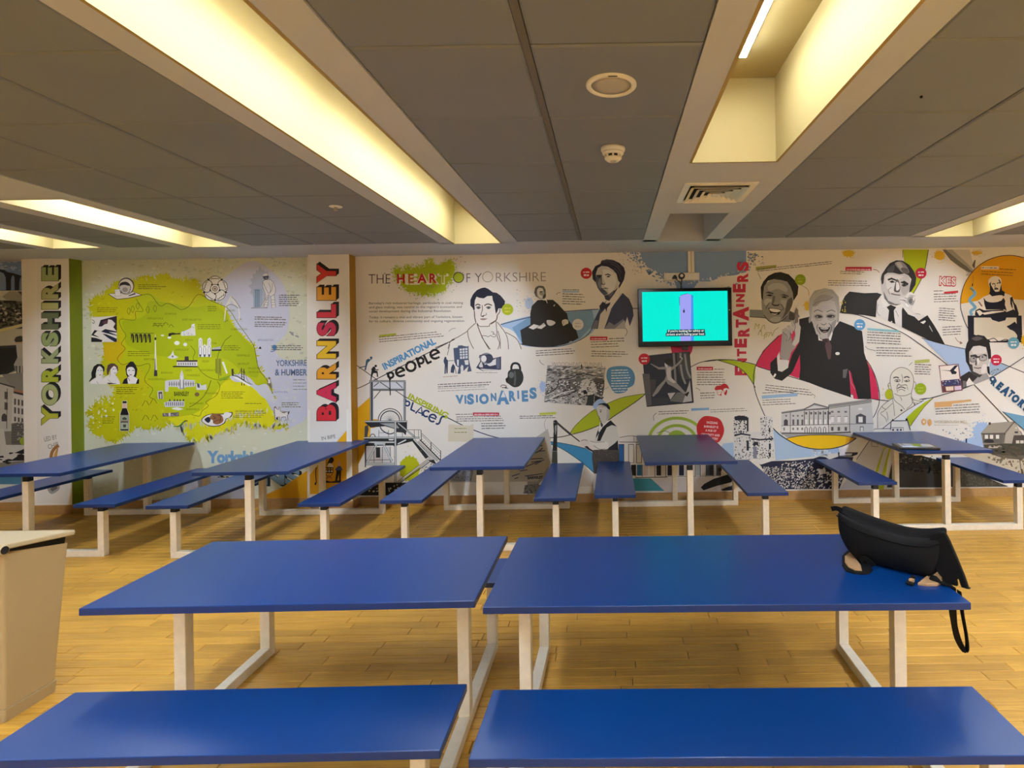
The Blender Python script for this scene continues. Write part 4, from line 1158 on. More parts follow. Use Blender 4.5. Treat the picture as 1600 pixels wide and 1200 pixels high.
# wiry trees, hills and small place names
for x, y in ((635, 670), (690, 645), (760, 600), (900, 650), (1000, 635)):
    m.S(ol, [(x, y + 55), (x - 22, y + 10), (x, y - 40), (x + 22, y + 5), (x + 4, y + 55)], .7, 1)
for x, y in ((1005, 870), (1075, 880), (1155, 850), (1230, 880)): m.S(ol, [(x - 35, y + 20), (x - 8, y - 18), (x + 30, y + 20)], .8)
m.z(0, 0, 1)
for x, y, s_ in ((230, 499, 'WENSLEYDALE'), (258, 492, 'RICHMOND'), (285, 501, 'NORTHALLERTON'), (290, 533, 'RIPON'), (354, 487, 'WHITBY'), (361, 516, 'SCARBOROUGH'), (330, 538, 'YORK'), (316, 566, 'SELBY'), (370, 557, 'DRIFFIELD'), (372, 570, 'BEVERLEY'), (388, 577, 'KINGSTON'), (388, 583, 'UPON HULL'), (314, 580, 'PONTEFRACT'), (274, 548, 'HARROGATE'), (225, 563, 'SKIPTON'), (292, 588, 'WAKEFIELD'), (252, 584, 'BRADFORD'), (232, 594, 'HUDDERSFIELD'), (289, 580, 'LEEDS'), (320, 616, 'DONCASTER'), (297, 632, 'ROTHERHAM'), (291, 641, 'SHEFFIELD')):
    m.T(s_, x, y, 3.4, (104, 112, 14), len(s_) * 2.3)
m.T('BARNSLEY', 272.5, 618.5, 7, (40, 44, 20), 23.5, 0, .02)
for x, y, w_, n_ in ((240, 506, 22, 2), (309, 508, 42, 3), (350, 541, 28, 3), (200, 550, 38, 3), (182, 606, 36, 4), (160, 652, 24, 4), (346, 613, 40, 4), (368, 643, 48, 4), (325, 480, 18, 3), (440, 630, 34, 3), (383, 631, 26, 1)):
    m.L(x, y, w_, 1.1, (98, 100, 20), 0, n_, 3.1, .25)
# viaduct, mast, cathedral, town halls, ship and more landmarks
m.z(130, 410, 8.889)
m.S(INK, '655,985 985,985', .8)
for q in range(5): m.P(INK, [(665 + q * 58, 1000), (690 + q * 58, 990), (708 + q * 58, 1010), (712 + q * 58, 1110), (690 + q * 58, 1118), (684 + q * 58, 1010), (668 + q * 58, 1100)])
m.P((206, 202, 196), '1360,1000 1370,960 1440,940 1500,910 1510,860 1550,850 1565,1015 1365,1020'); m.speck((130, 126, 124), '1375,965 1550,870 1555,1010 1375,1010', 22, .3, .8)
m.P((40, 34, 30), '1190,985 1250,975 1290,985 1350,980 1350,1000 1300,1000 1230,1010 1200,1035 1185,1015'); m.E((236, 232, 214), 1105, 1015, 24, 13); m.E((230, 226, 214), 1200, 1045, 26, 16); m.E((224, 220, 210), 1305, 1120, 38, 28); m.E((224, 220, 210), 1420, 1140, 28, 24)
m.z(130, 540, 8.889)
m.P((208, 204, 190), '1000,-150 1010,-150 1012,0 1028,340 1034,425 985,425 990,340 998,0'); m.P((56, 54, 60), '990,340 1030,340 1034,425 985,425'); m.P((90, 88, 80), '996,180 1004,180 1008,340 992,340'); m.E(INK, 1006, -95, 14, 20)
m.P((204, 200, 192), '1170,165 1220,130 1240,90 1250,65 1265,130 1330,160 1270,185 1210,180'); m.E((110, 104, 100), 1245, 150, 14)
m.P((204, 198, 192), '1305,215 1590,205 1590,290 1300,295'); m.P((64, 52, 50), '1300,205 1590,200 1590,225 1300,225'); m.P((64, 52, 50), '1415,150 1465,150 1470,205 1410,205'); m.P(INK, '1245,285 1300,280 1590,285 1590,300 1250,300')
for q in range(8): m.R((110, 100, 96), 1325 + q * 32, 240, 1338 + q * 32, 270)
m.P((200, 196, 192), '1140,490 1190,480 1345,470 1350,400 1372,335 1395,400 1400,470 1555,480 1555,570 1430,575 1380,610 1330,600 1310,575 1190,570 1185,640 1140,640')
for q in range(11): m.R((104, 100, 104), 1195 + q * 33, 500, 1206 + q * 33, 560)
m.S((90, 86, 90), '1190,535 1555,530', .6); m.P((120, 116, 118), '1345,470 1400,470 1405,600 1345,600'); m.P((214, 210, 206), '1358,420 1388,420 1388,590 1358,590')
m.P((196, 190, 184), '1035,630 1110,625 1115,740 1040,740'); m.P((84, 74, 72), '1048,645 1100,640 1104,740 1055,740'); m.P((180, 174, 168), '1065,670 1090,668 1092,735 1068,735')
m.P((196, 194, 194), '1125,790 1200,770 1405,770 1410,850 1140,850')
for q in range(9): m.R((92, 90, 96), 1150 + q * 29, 785, 1162 + q * 29, 835)
for x in (1205, 1270, 1310, 1350, 1395): m.P(INK, [(x - 14, 770), (x, 738), (x + 14, 770)])
m.P((226, 222, 206), '1230,865 1310,855 1400,880 1330,900 1250,885'); m.P((104, 96, 92), '1100,940 1330,925 1330,980 1110,985'); m.P((196, 190, 184), '1190,935 1215,932 1215,975 1190,978'); m.speck((200, 194, 180), '1110,945 1325,932 1325,975 1110,980', 20, .3, .8)
for x, y in ((870, 800), (980, 775), (870, 1000), (990, 1000)): m.S((96, 110, 16), [(x - 50, y + 40), (x - 8, y - 36), (x + 12, y - 30), (x + 50, y + 30)], .9, 0)
m.P((60, 110, 50), '1250,1120 1330,1110 1400,1050 1450,1040 1400,1070 1370,1110 1320,1130', 1); m.P((90, 50, 20), '1400,1040 1450,1038 1455,1052 1410,1050')
m.z(290, 410, 8)
m.P((216, 212, 204), '165,960 190,940 210,960 215,1050 240,1020 270,1050 278,960 300,940 320,960 322,1180 165,1180')
for x in (185, 240, 297): m.S((60, 56, 60), [(x - 14, 1170), (x - 14, 1075), (x, 1045), (x + 14, 1075), (x + 14, 1170)], .6); m.R(INK, x - 8, 1150, x + 8, 1180)
for x in (188, 298): m.S((60, 56, 60), [(x - 10, 1040), (x - 10, 985), (x, 965), (x + 10, 985), (x + 10, 1040)], .5)
m.P((170, 166, 166), '335,1070 440,1050 440,1085 335,1090'); m.P(INK, '330,1090 450,1085 450,1105 330,1108')
m.z(290, 540, 8)
m.P((140, 142, 40), '375,160 450,160 450,380 375,340'); m.S(ol, '385,170 385,340', .7); m.S(ol, '430,170 432,340', .7); m.P((222, 218, 208), '455,205 480,200 530,345 510,355')
m.P((60, 56, 46), '575,290 600,290 605,380 580,380'); m.S((50, 50, 52), '700,280 705,500', 1.3, 0); m.S((50, 50, 52), '730,290 735,500', 1.3, 0); m.S((50, 50, 52), '580,370 660,390 820,495', 1.4, 0); m.P((222, 218, 210), '590,380 640,390 830,500 790,505 640,420'); m.S((50, 50, 52), '600,330 650,375 700,290', .6); m.S((50, 50, 52), '730,300 780,440 840,490', .6)
for y in (320, 350, 380, 410): m.S((50, 50, 52), [(702, y), (732, y + 20)], .7, 0)
m.P((120, 110, 90), '1020,480 1040,390 1060,400 1080,500 1085,540 1060,520'); m.P((210, 206, 200), '1035,420 1058,420 1062,470 1032,470')
m.P((206, 202, 196), '130,480 180,470 200,500 260,485 265,550 140,555'); m.P((80, 76, 80), '145,470 175,480 180,530 150,520'); m.E((120, 96, 60), 145, 610, 30, 26)
# the pig on a plate with its bowl
m.P(INK, '200,940 240,880 330,850 470,850 560,830 590,840 570,890 510,920 490,970 400,1010 290,1005', 1); m.P((222, 214, 206), '208,940 245,888 330,858 470,860 555,838 578,848 560,885 505,915 480,965 400,1000 292,996', 1)
m.P((142, 96, 58), '300,910 330,860 390,850 450,870 475,920 460,960 400,985 350,970 340,930', 1); m.S((70, 40, 26), '345,880 380,905 345,915', .9); m.S((70, 40, 26), '400,870 440,880 430,960', .8); m.S((70, 40, 26), '350,960 400,930 455,930', .7); m.P(NAVY, '240,920 290,890 315,930 290,965 260,950', 1); m.E((226, 220, 214), 520, 868, 44, 38)
# the spotted goat
m.P((212, 206, 200), '1110,770 1125,760 1140,790 1165,800 1170,765 1185,770 1185,820 1270,830 1300,820 1290,850 1275,870 1280,930 1262,930 1255,890 1200,895 1195,930 1180,930 1175,890 1150,890 1155,925 1120,925 1115,860', 0)
m.S((60, 54, 56), '1110,770 1125,760 1140,790 1165,800 1170,765 1185,770 1185,820 1270,830 1300,820 1290,850 1275,870 1280,930 1262,930 1255,890 1200,895 1195,930 1180,930 1175,890 1150,890 1155,925 1120,925 1115,860', .8, 0, True)
m.P((120, 96, 90), '1205,830 1260,832 1240,845 1200,840'); m.P(INK, '1275,840 1305,818 1290,860'); m.P((150, 60, 50), '1110,770 1125,762 1128,785'); m.P(INK, '1130,905 1150,890 1155,925 1140,922'); m.P(INK, '1195,895 1235,888 1215,900')
m.speck((120, 124, 40), '1110,925 1330,930 1330,960 1110,950', 24, .4, 1.1, .5, 0)
# three singers
m.z(130, 540, 8.889)
m.P((222, 214, 208), '100,500 180,450 190,420 260,430 270,470 300,440 370,400 380,370 440,400 470,430 510,500 515,535 360,540 340,520 330,535 110,530', 0)
m.P(INK, '80,500 120,440 115,380 150,290 200,255 260,260 300,300 300,350 280,370 275,320 240,290 215,290 190,330 175,400 180,440 130,470 95,500', 0)
m.P((228, 218, 212), '190,330 215,290 245,290 275,330 278,390 250,430 210,430 185,390', 1)
m.P((84, 66, 60), '335,400 330,330 345,270 390,245 440,250 485,290 490,350 470,360 470,320 430,280 380,330 360,370 350,410', 0)
m.P((228, 216, 212), '385,330 430,285 465,310 475,360 460,395 430,405 390,380', 1); m.S((90, 84, 84), '375,375 380,400 370,430', .5)
for (ex, ey) in ((212, 348), (255, 350), (425, 330), (462, 325)): m.S(INK, [(ex - 14, ey), (ex, ey - 6), (ex + 12, ey)], .7)
m.S((150, 60, 60), '222,405 240,410 255,402', .7); m.S((130, 60, 60), '432,378 448,382 460,374', .7); m.S((120, 112, 110), '190,500 215,530', .5); m.S((120, 112, 110), '345,470 400,520 460,525', .5); m.P((40, 30, 24), '335,515 400,520 470,528 360,538')
m.P(INK, '545,530 570,470 620,440 600,400 590,330 600,280 640,240 660,220 700,225 730,270 755,330 745,400 730,440 780,470 778,530', 0)
m.P((228, 218, 212), '610,330 640,300 690,300 720,340 715,400 690,435 650,430 615,390', 1); m.P((224, 214, 208), '630,430 710,430 760,460 735,530 625,530 615,460')
m.S(INK, '625,350 645,342 655,352', .8); m.S(INK, '680,350 700,342 712,352', .8); m.S((140, 60, 70), '645,402 662,408 680,402', 1.0); m.S((150, 90, 110), '630,450 650,490', .9)
# bottle
m.P((200, 196, 186), '545,765 610,765 612,880 640,940 640,1185 512,1185 512,940 545,880', 0)
m.P((26, 26, 30), '550,770 605,770 605,800 550,800'); m.P((206, 170, 150), '552,800 603,800 603,870 552,870'); m.P((20, 22, 26), '548,870 606,870 632,945 632,1180 520,1180 520,945', 0)
m.P((150, 158, 130), '524,965 628,965 628,1060 524,1060'); m.P((166, 172, 140), '524,1070 628,1070 628,1160 524,1160'); m.P((70, 76, 60), '545,1010 575,990 610,1010 605,1030 550,1030'); m.P((70, 76, 60), '555,1095 600,1095 595,1135 560,1135'); m.R((120, 40, 36), 530, 1045, 622, 1055)
# big lettering low on the panel
m.z(0, 0, 1)
m.T('Yorkshire', 323.5, 722.5, 18, BLU, 92, 0, .055)
for k in range(5, 0, -1): m.T('ICONS', 322 + k * .8, 756 + k * .4, 23, (20, 24, 36), 147, 0, .06)
m.T('ICONS', 322, 756, 23, (112, 140, 160), 147, 0, .05)
m.P(MUST, '408,776 440,762 482,734 482,784 408,784')
m.P((176, 178, 190), '290,742 340,742 380,764 386,784 290,784'); m.L(340, 746, 18, 1.6, INK, 0)
m.R((220, 214, 204), 480.4, 400, 481.6, 784)
m.build('mural_print', wall_back, label='lime green printed map of the county')
# ---- the long main panel
m = Mural(WY, 21)
m.z(0, 0, 1)
m.R(WHITE, 556, 386, 1640, 776)
SKY = (142, 170, 200)
SKIN = (150, 148, 146); HI = (206, 204, 200); MID = (112, 110, 110); DK = (62, 62, 64); BLK = (26, 26, 28)
def line(s, w=1.1, col=NAVY): m.S(col, s, w)
def disc(x, y, r, col, tc=(226, 214, 208)):
    m.z(0, 0, 1); m.E(col, x, y, r, r, 0, 24); m.L(x - r * .55, y - r * .1, r * 1.1, r * .2, tc, 0); m.L(x - r * .45, y + r * .5, r * .9, r * .32, tc, 0)
# mustard wedge and big connecting lines
m.P((206, 152, 14), '556,640 588,612 590,660 556,735')
m.S((60, 52, 40), '556,608 570,602 588,592', 1.2)
# title splash
m.z(560, 395, 8)
gs = '440,230 480,170 560,200 640,150 700,185 780,150 830,150 840,100 900,75 940,110 960,160 1040,140 1100,100 1160,80 1200,130 1200,190 1240,260 1180,290 1170,370 1100,400 1090,470 1010,500 960,520 920,560 880,520 800,540 740,510 680,490 600,480 560,440 520,400 470,340'
LG = (158, 176, 22)
m.P(LG, gs)
m.brush([LG, LG, (206, 202, 190)], m.pts(gs), 110, 3, 8, None, 1.0)
P_ = m.pts(gs); cx = sum(p[0] for p in P_) / len(P_); cy = sum(p[1] for p in P_) / len(P_)
m.speck(LG, [(cx + (x - cx) * 1.10, cy + (y - cy) * 1.12) for x, y in P_], 260, .4, 1.7, raw=True)
m.speck((120, 128, 84), [(cx + (x - cx) * 1.42 , cy + (y - cy) * 1.30) for x, y in P_], 150, .3, 1.1, raw=True)
m.z(0, 0, 1)
m.T('THE', 576, 443.4, 16, (60, 34, 60), 34, .5, -.012)
for dx in (2.2, 1.5, .8): m.T('HEART', 620 + dx, 442.5 + dx * .9, 15.5, (226, 220, 196), 79, .6, .03)
for ch, x, w_, col in (('H', 620.5, 12, (176, 32, 34)), ('E', 638, 9, (178, 100, 30)), ('A', 652, 15, (180, 32, 34)), ('R', 671, 11.5, (180, 34, 34)), ('T', 686.5, 11, (160, 176, 30))): m.T(ch, x, 442.3 - (x - 620) * .012, 14.5, col, w_, .6, .035)
m.E((46, 36, 28), 716.5, 433.6, 8.6, 8.6); m.E((158, 172, 30), 716.5, 433.6, 7.3, 7.3)
m.T('F', 729, 441.5, 15.5, (90, 80, 90), 6, .6, -.01); m.T('Y', 742, 441.2, 15.5, (90, 80, 86), 11, .6, -.012)
m.S((140, 132, 100), [(762 + 8 * math.cos(a * .39), 432.6 + 8 * math.sin(a * .39)) for a in range(16)], 1.0, 0, True)
m.T('RKSHIRE', 775, 440.5, 15.5, (128, 122, 116), 78, .7, -.014)
for i, s_ in enumerate(("Barnsley's rich industrial heritage, particularly in coal mining", "and glass making, was central to the region's economic and", "social development during the Industrial Revolution.")):
    m.T(s_, 576.5, 475.5 + 6.3 * i, 3.9, TXT, (147, 145, 129)[i], .3, .008)
for i, s_ in enumerate(("Today, it remains a vital and vibrant part of Yorkshire, known", "for its culture, diverse community and ongoing regeneration.")):
    m.T(s_, 576.5, 497.5 + 6.2 * i, 3.9, TXT, (146, 150)[i], .3, .008)
m.P((170, 178, 60), '592.5,523.5 619,520.5 619,524 592.5,527'); m.L(592, 527.5, 106, 1.2, TXT, 5.2, 3, 3.6); m.S(TXT, '701,518 706,514 712,513', .6)
# inspirational people slope
m.S((40, 40, 46), '556,570 576,584 590,594', 1.1); m.S((40, 40, 46), '585,594 705,533', 1.3, 0)
m.T('INSPIRATIONAL', 601, 578, 10.5, (78, 136, 182), 91, 27.2, .045)
m.z(560, 540, 10)
K_ = (22, 22, 24)
def ring(cx, cy, r, w, a0=0, a1=360, col=K_, sq=1.0):
    m.S(col, [(cx + r * math.cos(math.radians(a)), cy - r * sq * math.sin(math.radians(a))) for a in range(a0, a1 + 1, 20)], w, 0)
m.S(K_, '448,420 500,535', 3.5, 0); m.P(K_, '480,520 505,515 512,780 498,780'); ring(505, 462, 42, 3.5)
ring(655, 412, 66, 3.7, 10, 310); m.S(K_, '590,440 722,378', 3.3, 0); m.S(K_, '700,452 725,470', 3.2, 0)
ring(820, 325, 72, 3.9); m.S(K_, '905,185 965,345', 3.7, 0); ring(975, 235, 44, 3.5)
m.S(K_, '1018,140 1090,288', 3.5, 0); m.S(K_, '1082,278 1145,246', 3.5, 0)
ring(1195, 135, 68, 3.7, 10, 310); m.S(K_, '1130,165 1262,100', 3.3, 0); m.S(K_, '1240,175 1268,192', 3.2, 0)
# two climbers
m.z(560, 540, 10)
for dx, dy, col, sc in ((0, 0, (46, 88, 116), 1), (85, 130, (24, 24, 26), 1)):
    f = lambda s: [(float(a.split(',')[0]) + dx, float(a.split(',')[1]) + dy) for a in s.split()]
    if dx == 0:
        m.P(col, '120,230 150,205 190,215 180,240 150,265 130,330 115,390 95,385 105,330 30,350 25,335 110,315', 0); m.E(col, 200, 190, 20)
        m.S(col, '185,225 200,215 210,205', 1.2); m.S((60, 60, 70), '5,360 40,335', .8)
    else:
        m.P(col, '210,365 235,325 265,335 262,385 300,400 310,490 290,490 285,430 235,430 212,490 205,540 190,540 195,470', 0); m.E(col, 272, 318, 19); m.S(col, '255,355 285,380 315,375', 1.4); m.S(col, '225,345 205,380', 1.5)
# inspiring places slope
m.z(0, 0, 1)
m.S((30, 40, 70), '633,620 660,634 700,653 740,672 790,686 860,686', 1.4)
m.T('INSPIRING', 636.5, 622.5, 9.5, (160, 172, 20), 69, -27.5, .04)
m.z(560, 540, 10)
B_ = (22, 52, 96)
m.S(B_, '742,835 728,950', 2.4, 0); ring(765, 905, 36, 2.5, 0, 360, B_)
m.S(B_, '855,885 820,1000', 2.6, 0); m.S(B_, '815,995 885,1030', 2.6, 0)
m.S(B_, '892,1058 985,960 1000,1098', 2.6, 0); m.S(B_, '932,1040 995,1062', 2.0, 0)
ring(1062, 1062, 48, 2.7, 20, 300, B_); ring(1160, 1132, 56, 2.8, 0, 300, B_); m.S(B_, '1108,1108 1215,1150', 2.3, 0)
m.S(B_, '1345,1110 1310,1112 1285,1150 1272,1195 1245,1225 1210,1215', 2.8)
m.z(0, 0, 1)
# pit-head winding gear
m.z(560, 540, 10)
def beam(s, w, col=(150, 150, 148)):
    m.S((40, 44, 46), s, w + 1.0, 0); m.S(col, s, w, 0)
m.P((190, 192, 196), '180,560 740,560 740,1150 180,1150')
m.P(WHITE, '240,710 700,710 700,1150 240,1150')
beam('170,555 740,555', 1.8); beam('210,570 210,1180', 2.4, (70, 74, 76)); beam('725,560 725,1180', 2.2, (130, 132, 132)); beam('190,570 190,1180', 1.0, (170, 172, 170)); beam('220,690 720,690', 2.0, (100, 102, 102))
for s in ('240,640 320,575', '340,570 500,680', '590,570 690,660', '240,830 345,705', '580,700 740,810'): m.S((60, 62, 64), s, 1.2, 0)
m.S((24, 24, 26), '490,530 500,775', 1.6, 0)
for rr, w_ in ((185, 1.3), (150, 1.6)): m.S((44, 46, 48), [(495 + rr * math.cos(a * math.pi / 14), 1170 - rr * math.sin(a * math.pi / 14)) for a in range(15)], w_, 0)
for a in range(1, 14, 1): m.S((110, 112, 114), [(495, 1170), (495 + 148 * math.cos(a * math.pi / 14), 1170 - 148 * math.sin(a * math.pi / 14))], .4, 0)
m.z(560, 640, 10)
m.P((34, 36, 40), '100,200 760,195 760,300 560,300 420,260 190,280'); m.P((150, 150, 148), '330,215 580,210 640,290 560,290'); beam('100,185 770,185', 2.0, (170, 172, 170))
m.P((60, 62, 64), '100,260 150,240 160,300 140,430 95,430'); m.P((204, 202, 198), '190,290 330,280 520,380 700,380 700,430 180,430'); m.S((44, 46, 48), '340,270 380,330 480,380 560,360', 1.6); m.P((44, 46, 50), '560,300 760,300 740,400 700,360 560,350')
m.S((44, 46, 48), '180,430 200,390 240,385 270,430', 1.2)
for x in (320, 470, 690): m.S((50, 52, 54), [(x, 320), (x, 430)], .8, 0)
m.S((50, 52, 54), '320,360 470,360', .6, 0)
m.P((34, 36, 38), '90,455 860,455 860,490 600,560 590,600 540,560 120,570 90,500'); beam('85,440 960,440', 2.0, (170, 172, 170)); m.P((196, 194, 190), '120,500 560,500 560,520 120,520'); m.P((214, 212, 206), '470,460 560,460 540,480 480,480'); m.P((210, 208, 202), '610,530 740,465 750,480 620,545')
m.P((186, 180, 176), '120,580 500,580 520,830 110,830'); m.P((34, 36, 38), '275,590 340,590 340,750 275,750')
for x in (120, 245, 375, 500): m.S((60, 62, 64), [(x, 580), (x, 830)], .8, 0)
m.S((60, 62, 64), '120,790 540,780', .8, 0)
beam('290,535 140,820', 2.0, (190, 192, 190)); beam('390,535 530,820', 2.0, (190, 192, 190)); beam('250,535 420,535', 2.6, (180, 182, 180)); beam('110,850 580,850', 2.4, (180, 182, 180)); beam('110,900 110,450', .8, (60, 62, 64)); beam('580,190 580,1200', 2.4, (176, 178, 174))
beam('620,210 900,440', 1.8, (170, 172, 170)); m.P((34, 36, 38), '830,480 880,480 1100,740 1050,770'); beam('870,470 1180,800', 1.6, (196, 196, 192)); beam('930,500 1240,800', 2.2, (176, 170, 164)); m.S((50, 52, 54), '960,470 1280,790', 2.0, 0)
m.S((90, 92, 94), '990,370 1285,650', .8, 0); m.S((90, 92, 94), '990,400 1285,690', .6, 0)
for x, y in ((875, 320), (940, 320), (980, 320)): m.S((80, 82, 84), [(x, y), (x, 440)], .8, 0)
m.S((80, 82, 84), '750,315 980,315', .7, 0); m.S((60, 62, 64), '980,320 985,480', 1.2, 0); m.S((60, 62, 64), '1135,510 1135,640', 1.2, 0); m.S((60, 62, 64), '1285,640 1285,790', 1.2, 0)
for q in range(10): m.S((50, 52, 54), [(985 + q * 30, 470 + q * 28), (1005 + q * 30, 466 + q * 28)], .7, 0)
m.z(0, 0, 1)
m.splat((168, 170, 14), 640, 732, 16, 19, 36, .18, 26)
m.z(560, 640, 10); beam('610,1140 1130,755', 2.4, (186, 178, 166)); m.S((40, 40, 44), '660,1140 1150,790', 1.2, 0)
m.speck((90, 110, 120), '960,900 1100,820 1200,860 1000,1000', 26, .5, 1.3); m.P((40, 36, 38), '1090,790 1180,780 1230,860 1150,830')
m.P((30, 32, 34), '440,1140 760,1140 1100,1120 1100,1290 0,1290 0,1230'); m.speck((196, 194, 190), '0,1210 1000,1150 1080,1280 0,1290', 60, .5, 1.6, 1.4)
m.P((34, 38, 42), '0,1290 1100,1280 1100,1340 0,1340')
# drawn inventor with black hair, with the press, pan and padlock
m.z(0, 0, 1)
m.P((150, 176, 200), '781,507 826,494 870,488 940,483 936,500 925,520 900,533 870,542 840,542 815,539 806,522 796,514', 1)
m.P((112, 146, 178), '800,512 830,494 925,484 930,505 905,530 870,541 818,539')
m.S((40, 52, 84), '779,508 826,496 870,488 935,483', 1.2); m.S((40, 52, 84), '806,536 840,542 880,540 915,526 932,502', 1.1)
m.z(700, 440, 11.43)
DR = (84, 66, 52)
m.P(WHITE, '0,1090 340,890 510,730 870,690 1040,890 1240,1010 1330,1200 0,1200')
m.S((50, 44, 44), '0,1090 120,1030', 1.2, 0); m.S(DR, '0,1200 50,1060 180,990 340,890 370,850 500,735', 1.0); m.S(DR, '350,890 370,1010 420,1130 460,1200', 1.0)
m.S(DR, '515,740 560,870 620,1010 700,1150 740,1210', 1.3); m.S(DR, '600,990 700,1130 760,1210', .8); m.S(DR, '855,690 870,850 880,980 920,1100 890,1210', 1.0); m.S(DR, '875,720 940,800 1030,930 1070,1060 1080,1210', 1.0); m.S(DR, '890,880 930,1040 935,1200', 1.0); m.S(DR, '1030,905 1200,1000 1270,1100 1310,1210', 1.0)
m.P((216, 208, 198), '480,290 600,290 780,250 830,400 860,560 920,480 930,520 880,600 860,690 740,790 560,800 490,720 470,560', 0)
m.S(DR, '470,520 478,640 500,730', 1.5); m.S(DR, '880,600 860,690 760,760', 1.5); m.S(DR, '520,740 560,795 640,800 740,795 745,760 860,690', 1.0); m.S(DR, '925,490 925,540 880,600', 1.3)
m.P((26, 28, 48), '460,520 440,470 400,430 400,330 440,240 470,200 520,150 600,115 660,105 720,130 800,190 870,200 940,250 990,310 1020,350 1010,430 960,480 900,480 880,540 855,580 840,480 830,400 800,330 790,255 700,260 640,300 560,290 510,270 480,340 475,420 480,500', 0)
for s in ('490,430 530,405 580,425', '650,430 710,400 785,425'): m.S((40, 34, 36), s, 1.6)
for x in (545, 725): m.E((110, 112, 112), x, 470, 36, 20); m.E((60, 60, 60), x, 470, 17); m.S(DR, [(x - 50, 462), (x, 444), (x + 44, 460)], .8)
m.S(DR, '610,420 615,500 590,590 600,620 640,625', 1.0); m.S((70, 52, 44), '600,620 630,612 655,600', 1.3); m.S(DR, '680,560 685,590 660,605', .8); m.P((176, 150, 140), '580,665 630,655 690,662 650,690 600,688', 1); m.S(DR, '575,665 640,670 700,662', .7)
m.S(DR, '600,965 680,970 720,985 760,960 800,985 850,980 840,940 800,940 820,910 770,890', .8)
disc(793, 483.5, 9, (160, 172, 20), (196, 190, 60))
m.z(680, 520, 10)
PB = (56, 66, 90)
m.P(PB, '150,375 175,380 178,410 200,430 200,470 195,630 175,635 170,520 165,640 145,640 150,500 132,450 135,420', 0); m.S(PB, '195,440 290,432', .8, 0)
m.P((70, 82, 104), '285,240 350,230 360,200 420,195 440,205 500,215 520,200 525,400 540,480 570,600 500,610 520,520 440,600 440,520 410,500 395,640 350,640 370,540 330,520 300,450', 0)
m.P((196, 198, 200), '380,250 505,235 510,400 390,410')
for y in (285, 325, 365): m.S(PB, [(380, y), (510, y - 8)], 1.0, 0)
for x in (420, 465): m.S(PB, [(x, 245), (x + 5, 405)], .9, 0)
m.P((206, 206, 204), '455,430 520,425 520,500 470,500'); m.P((206, 206, 204), '340,420 370,420 365,520 345,510'); m.P(PB, '250,540 280,480 310,530 290,630 240,620')
m.P((200, 198, 194), '395,530 440,510 420,600 400,600')
m.S(PB, '300,510 330,640', .9); m.L(692, 589.5, 24, 1.2, (176, 150, 130), 4); m.L(744, 582.8, 34, 1.2, (150, 146, 140), 0)
m.z(680, 520, 10)
m.P((48, 54, 76), '690,350 760,335 880,345 900,400 1030,370 1030,575 970,580 750,600 640,545 700,450', 0); m.P((206, 204, 200), '760,470 880,440 950,400 950,500 860,520 780,510', 0); m.P((200, 196, 192), '680,520 720,440 740,500 760,540 700,540'); m.E((120, 124, 132), 800, 400, 105, 88); m.E((60, 64, 80), 835, 405, 70, 70); m.E((214, 210, 204), 760, 405, 42, 52); m.P((190, 186, 180), '700,560 990,575 760,600'); m.S((30, 34, 54), '690,390 720,350 880,350', 1.2); m.P((90, 96, 116), '955,390 1010,385 1010,560 960,560')
m.P((48, 54, 76), '740,520 800,490 860,530 850,560 760,560')
m.S((34, 34, 34), '1195,600 1190,540 1210,490 1250,475 1300,490 1325,540 1325,600', 3.4); m.P((44, 46, 42), '1140,610 1200,570 1320,570 1370,640 1375,740 1320,830 1230,850 1150,800 1110,770 1100,720 1130,690', 1); m.S((78, 80, 76), '1240,600 1250,700 1240,820', 3); m.E((96, 98, 94), 1190, 660, 40, 50); m.E((24, 24, 24), 1122, 735, 22, 34); m.S((90, 80, 70), '1020,845 1050,815 1110,830 1100,855 1040,855', 1.2); m.P((60, 54, 48), '1090,840 1150,870 1090,870')
m.S((80, 64, 54), '230,180 190,350', .8); m.S((70, 62, 56), '0,235 240,135', 1.3, 0)
m.L(684, 601.5, 90, 1.4, TXT, 2.6, 2, 3.6); m.L(684, 608, 80, 1.1, (150, 146, 140), 2.6, 2, 3.8)
# VISIONARIES
m.z(0, 0, 1)
for ch, x, y, w_, h_ in (('V', 712, 630, 13, 12.5), ('I', 726, 630, 3.0, 12), ('S', 730, 631, 11, 15), ('I', 744, 628, 3, 11), ('O', 749, 630.5, 15, 14.5), ('N', 767, 626, 9, 11.5), ('A', 776, 631, 20, 20), ('R', 795.5, 626, 11, 15), ('I', 808.5, 622.5, 3, 12), ('E', 815.5, 626.5, 10, 16), ('S', 827.5, 622, 11.5, 16)):
    m.T(ch, x, y, h_, (84, 130, 168), w_, 2.5, .06)
m.P((212, 206, 198), '782.5,621 786.5,611 790,620.5')
m.L(712, 648, 26, 1.2, TXT, 1); m.R((186, 40, 54), 739, 644.5, 780, 649.5); m.L(741, 648.2, 37, 1.6, (226, 200, 200), 0); m.L(713, 652, 86, 1.2, TXT, 1, 3, 3.3, .3); m.L(752, 662.5, 40, 1.4, TXT, 1, 3, 3.8)
m.L(812, 651, 58, 1.2, TXT, 1, 2, 3); m.P((186, 190, 80), '843,645 869,643.5 869,647.5 843,649')
m.S((150, 140, 130), '853,655 850.5,662 852,670 856,675', .6)
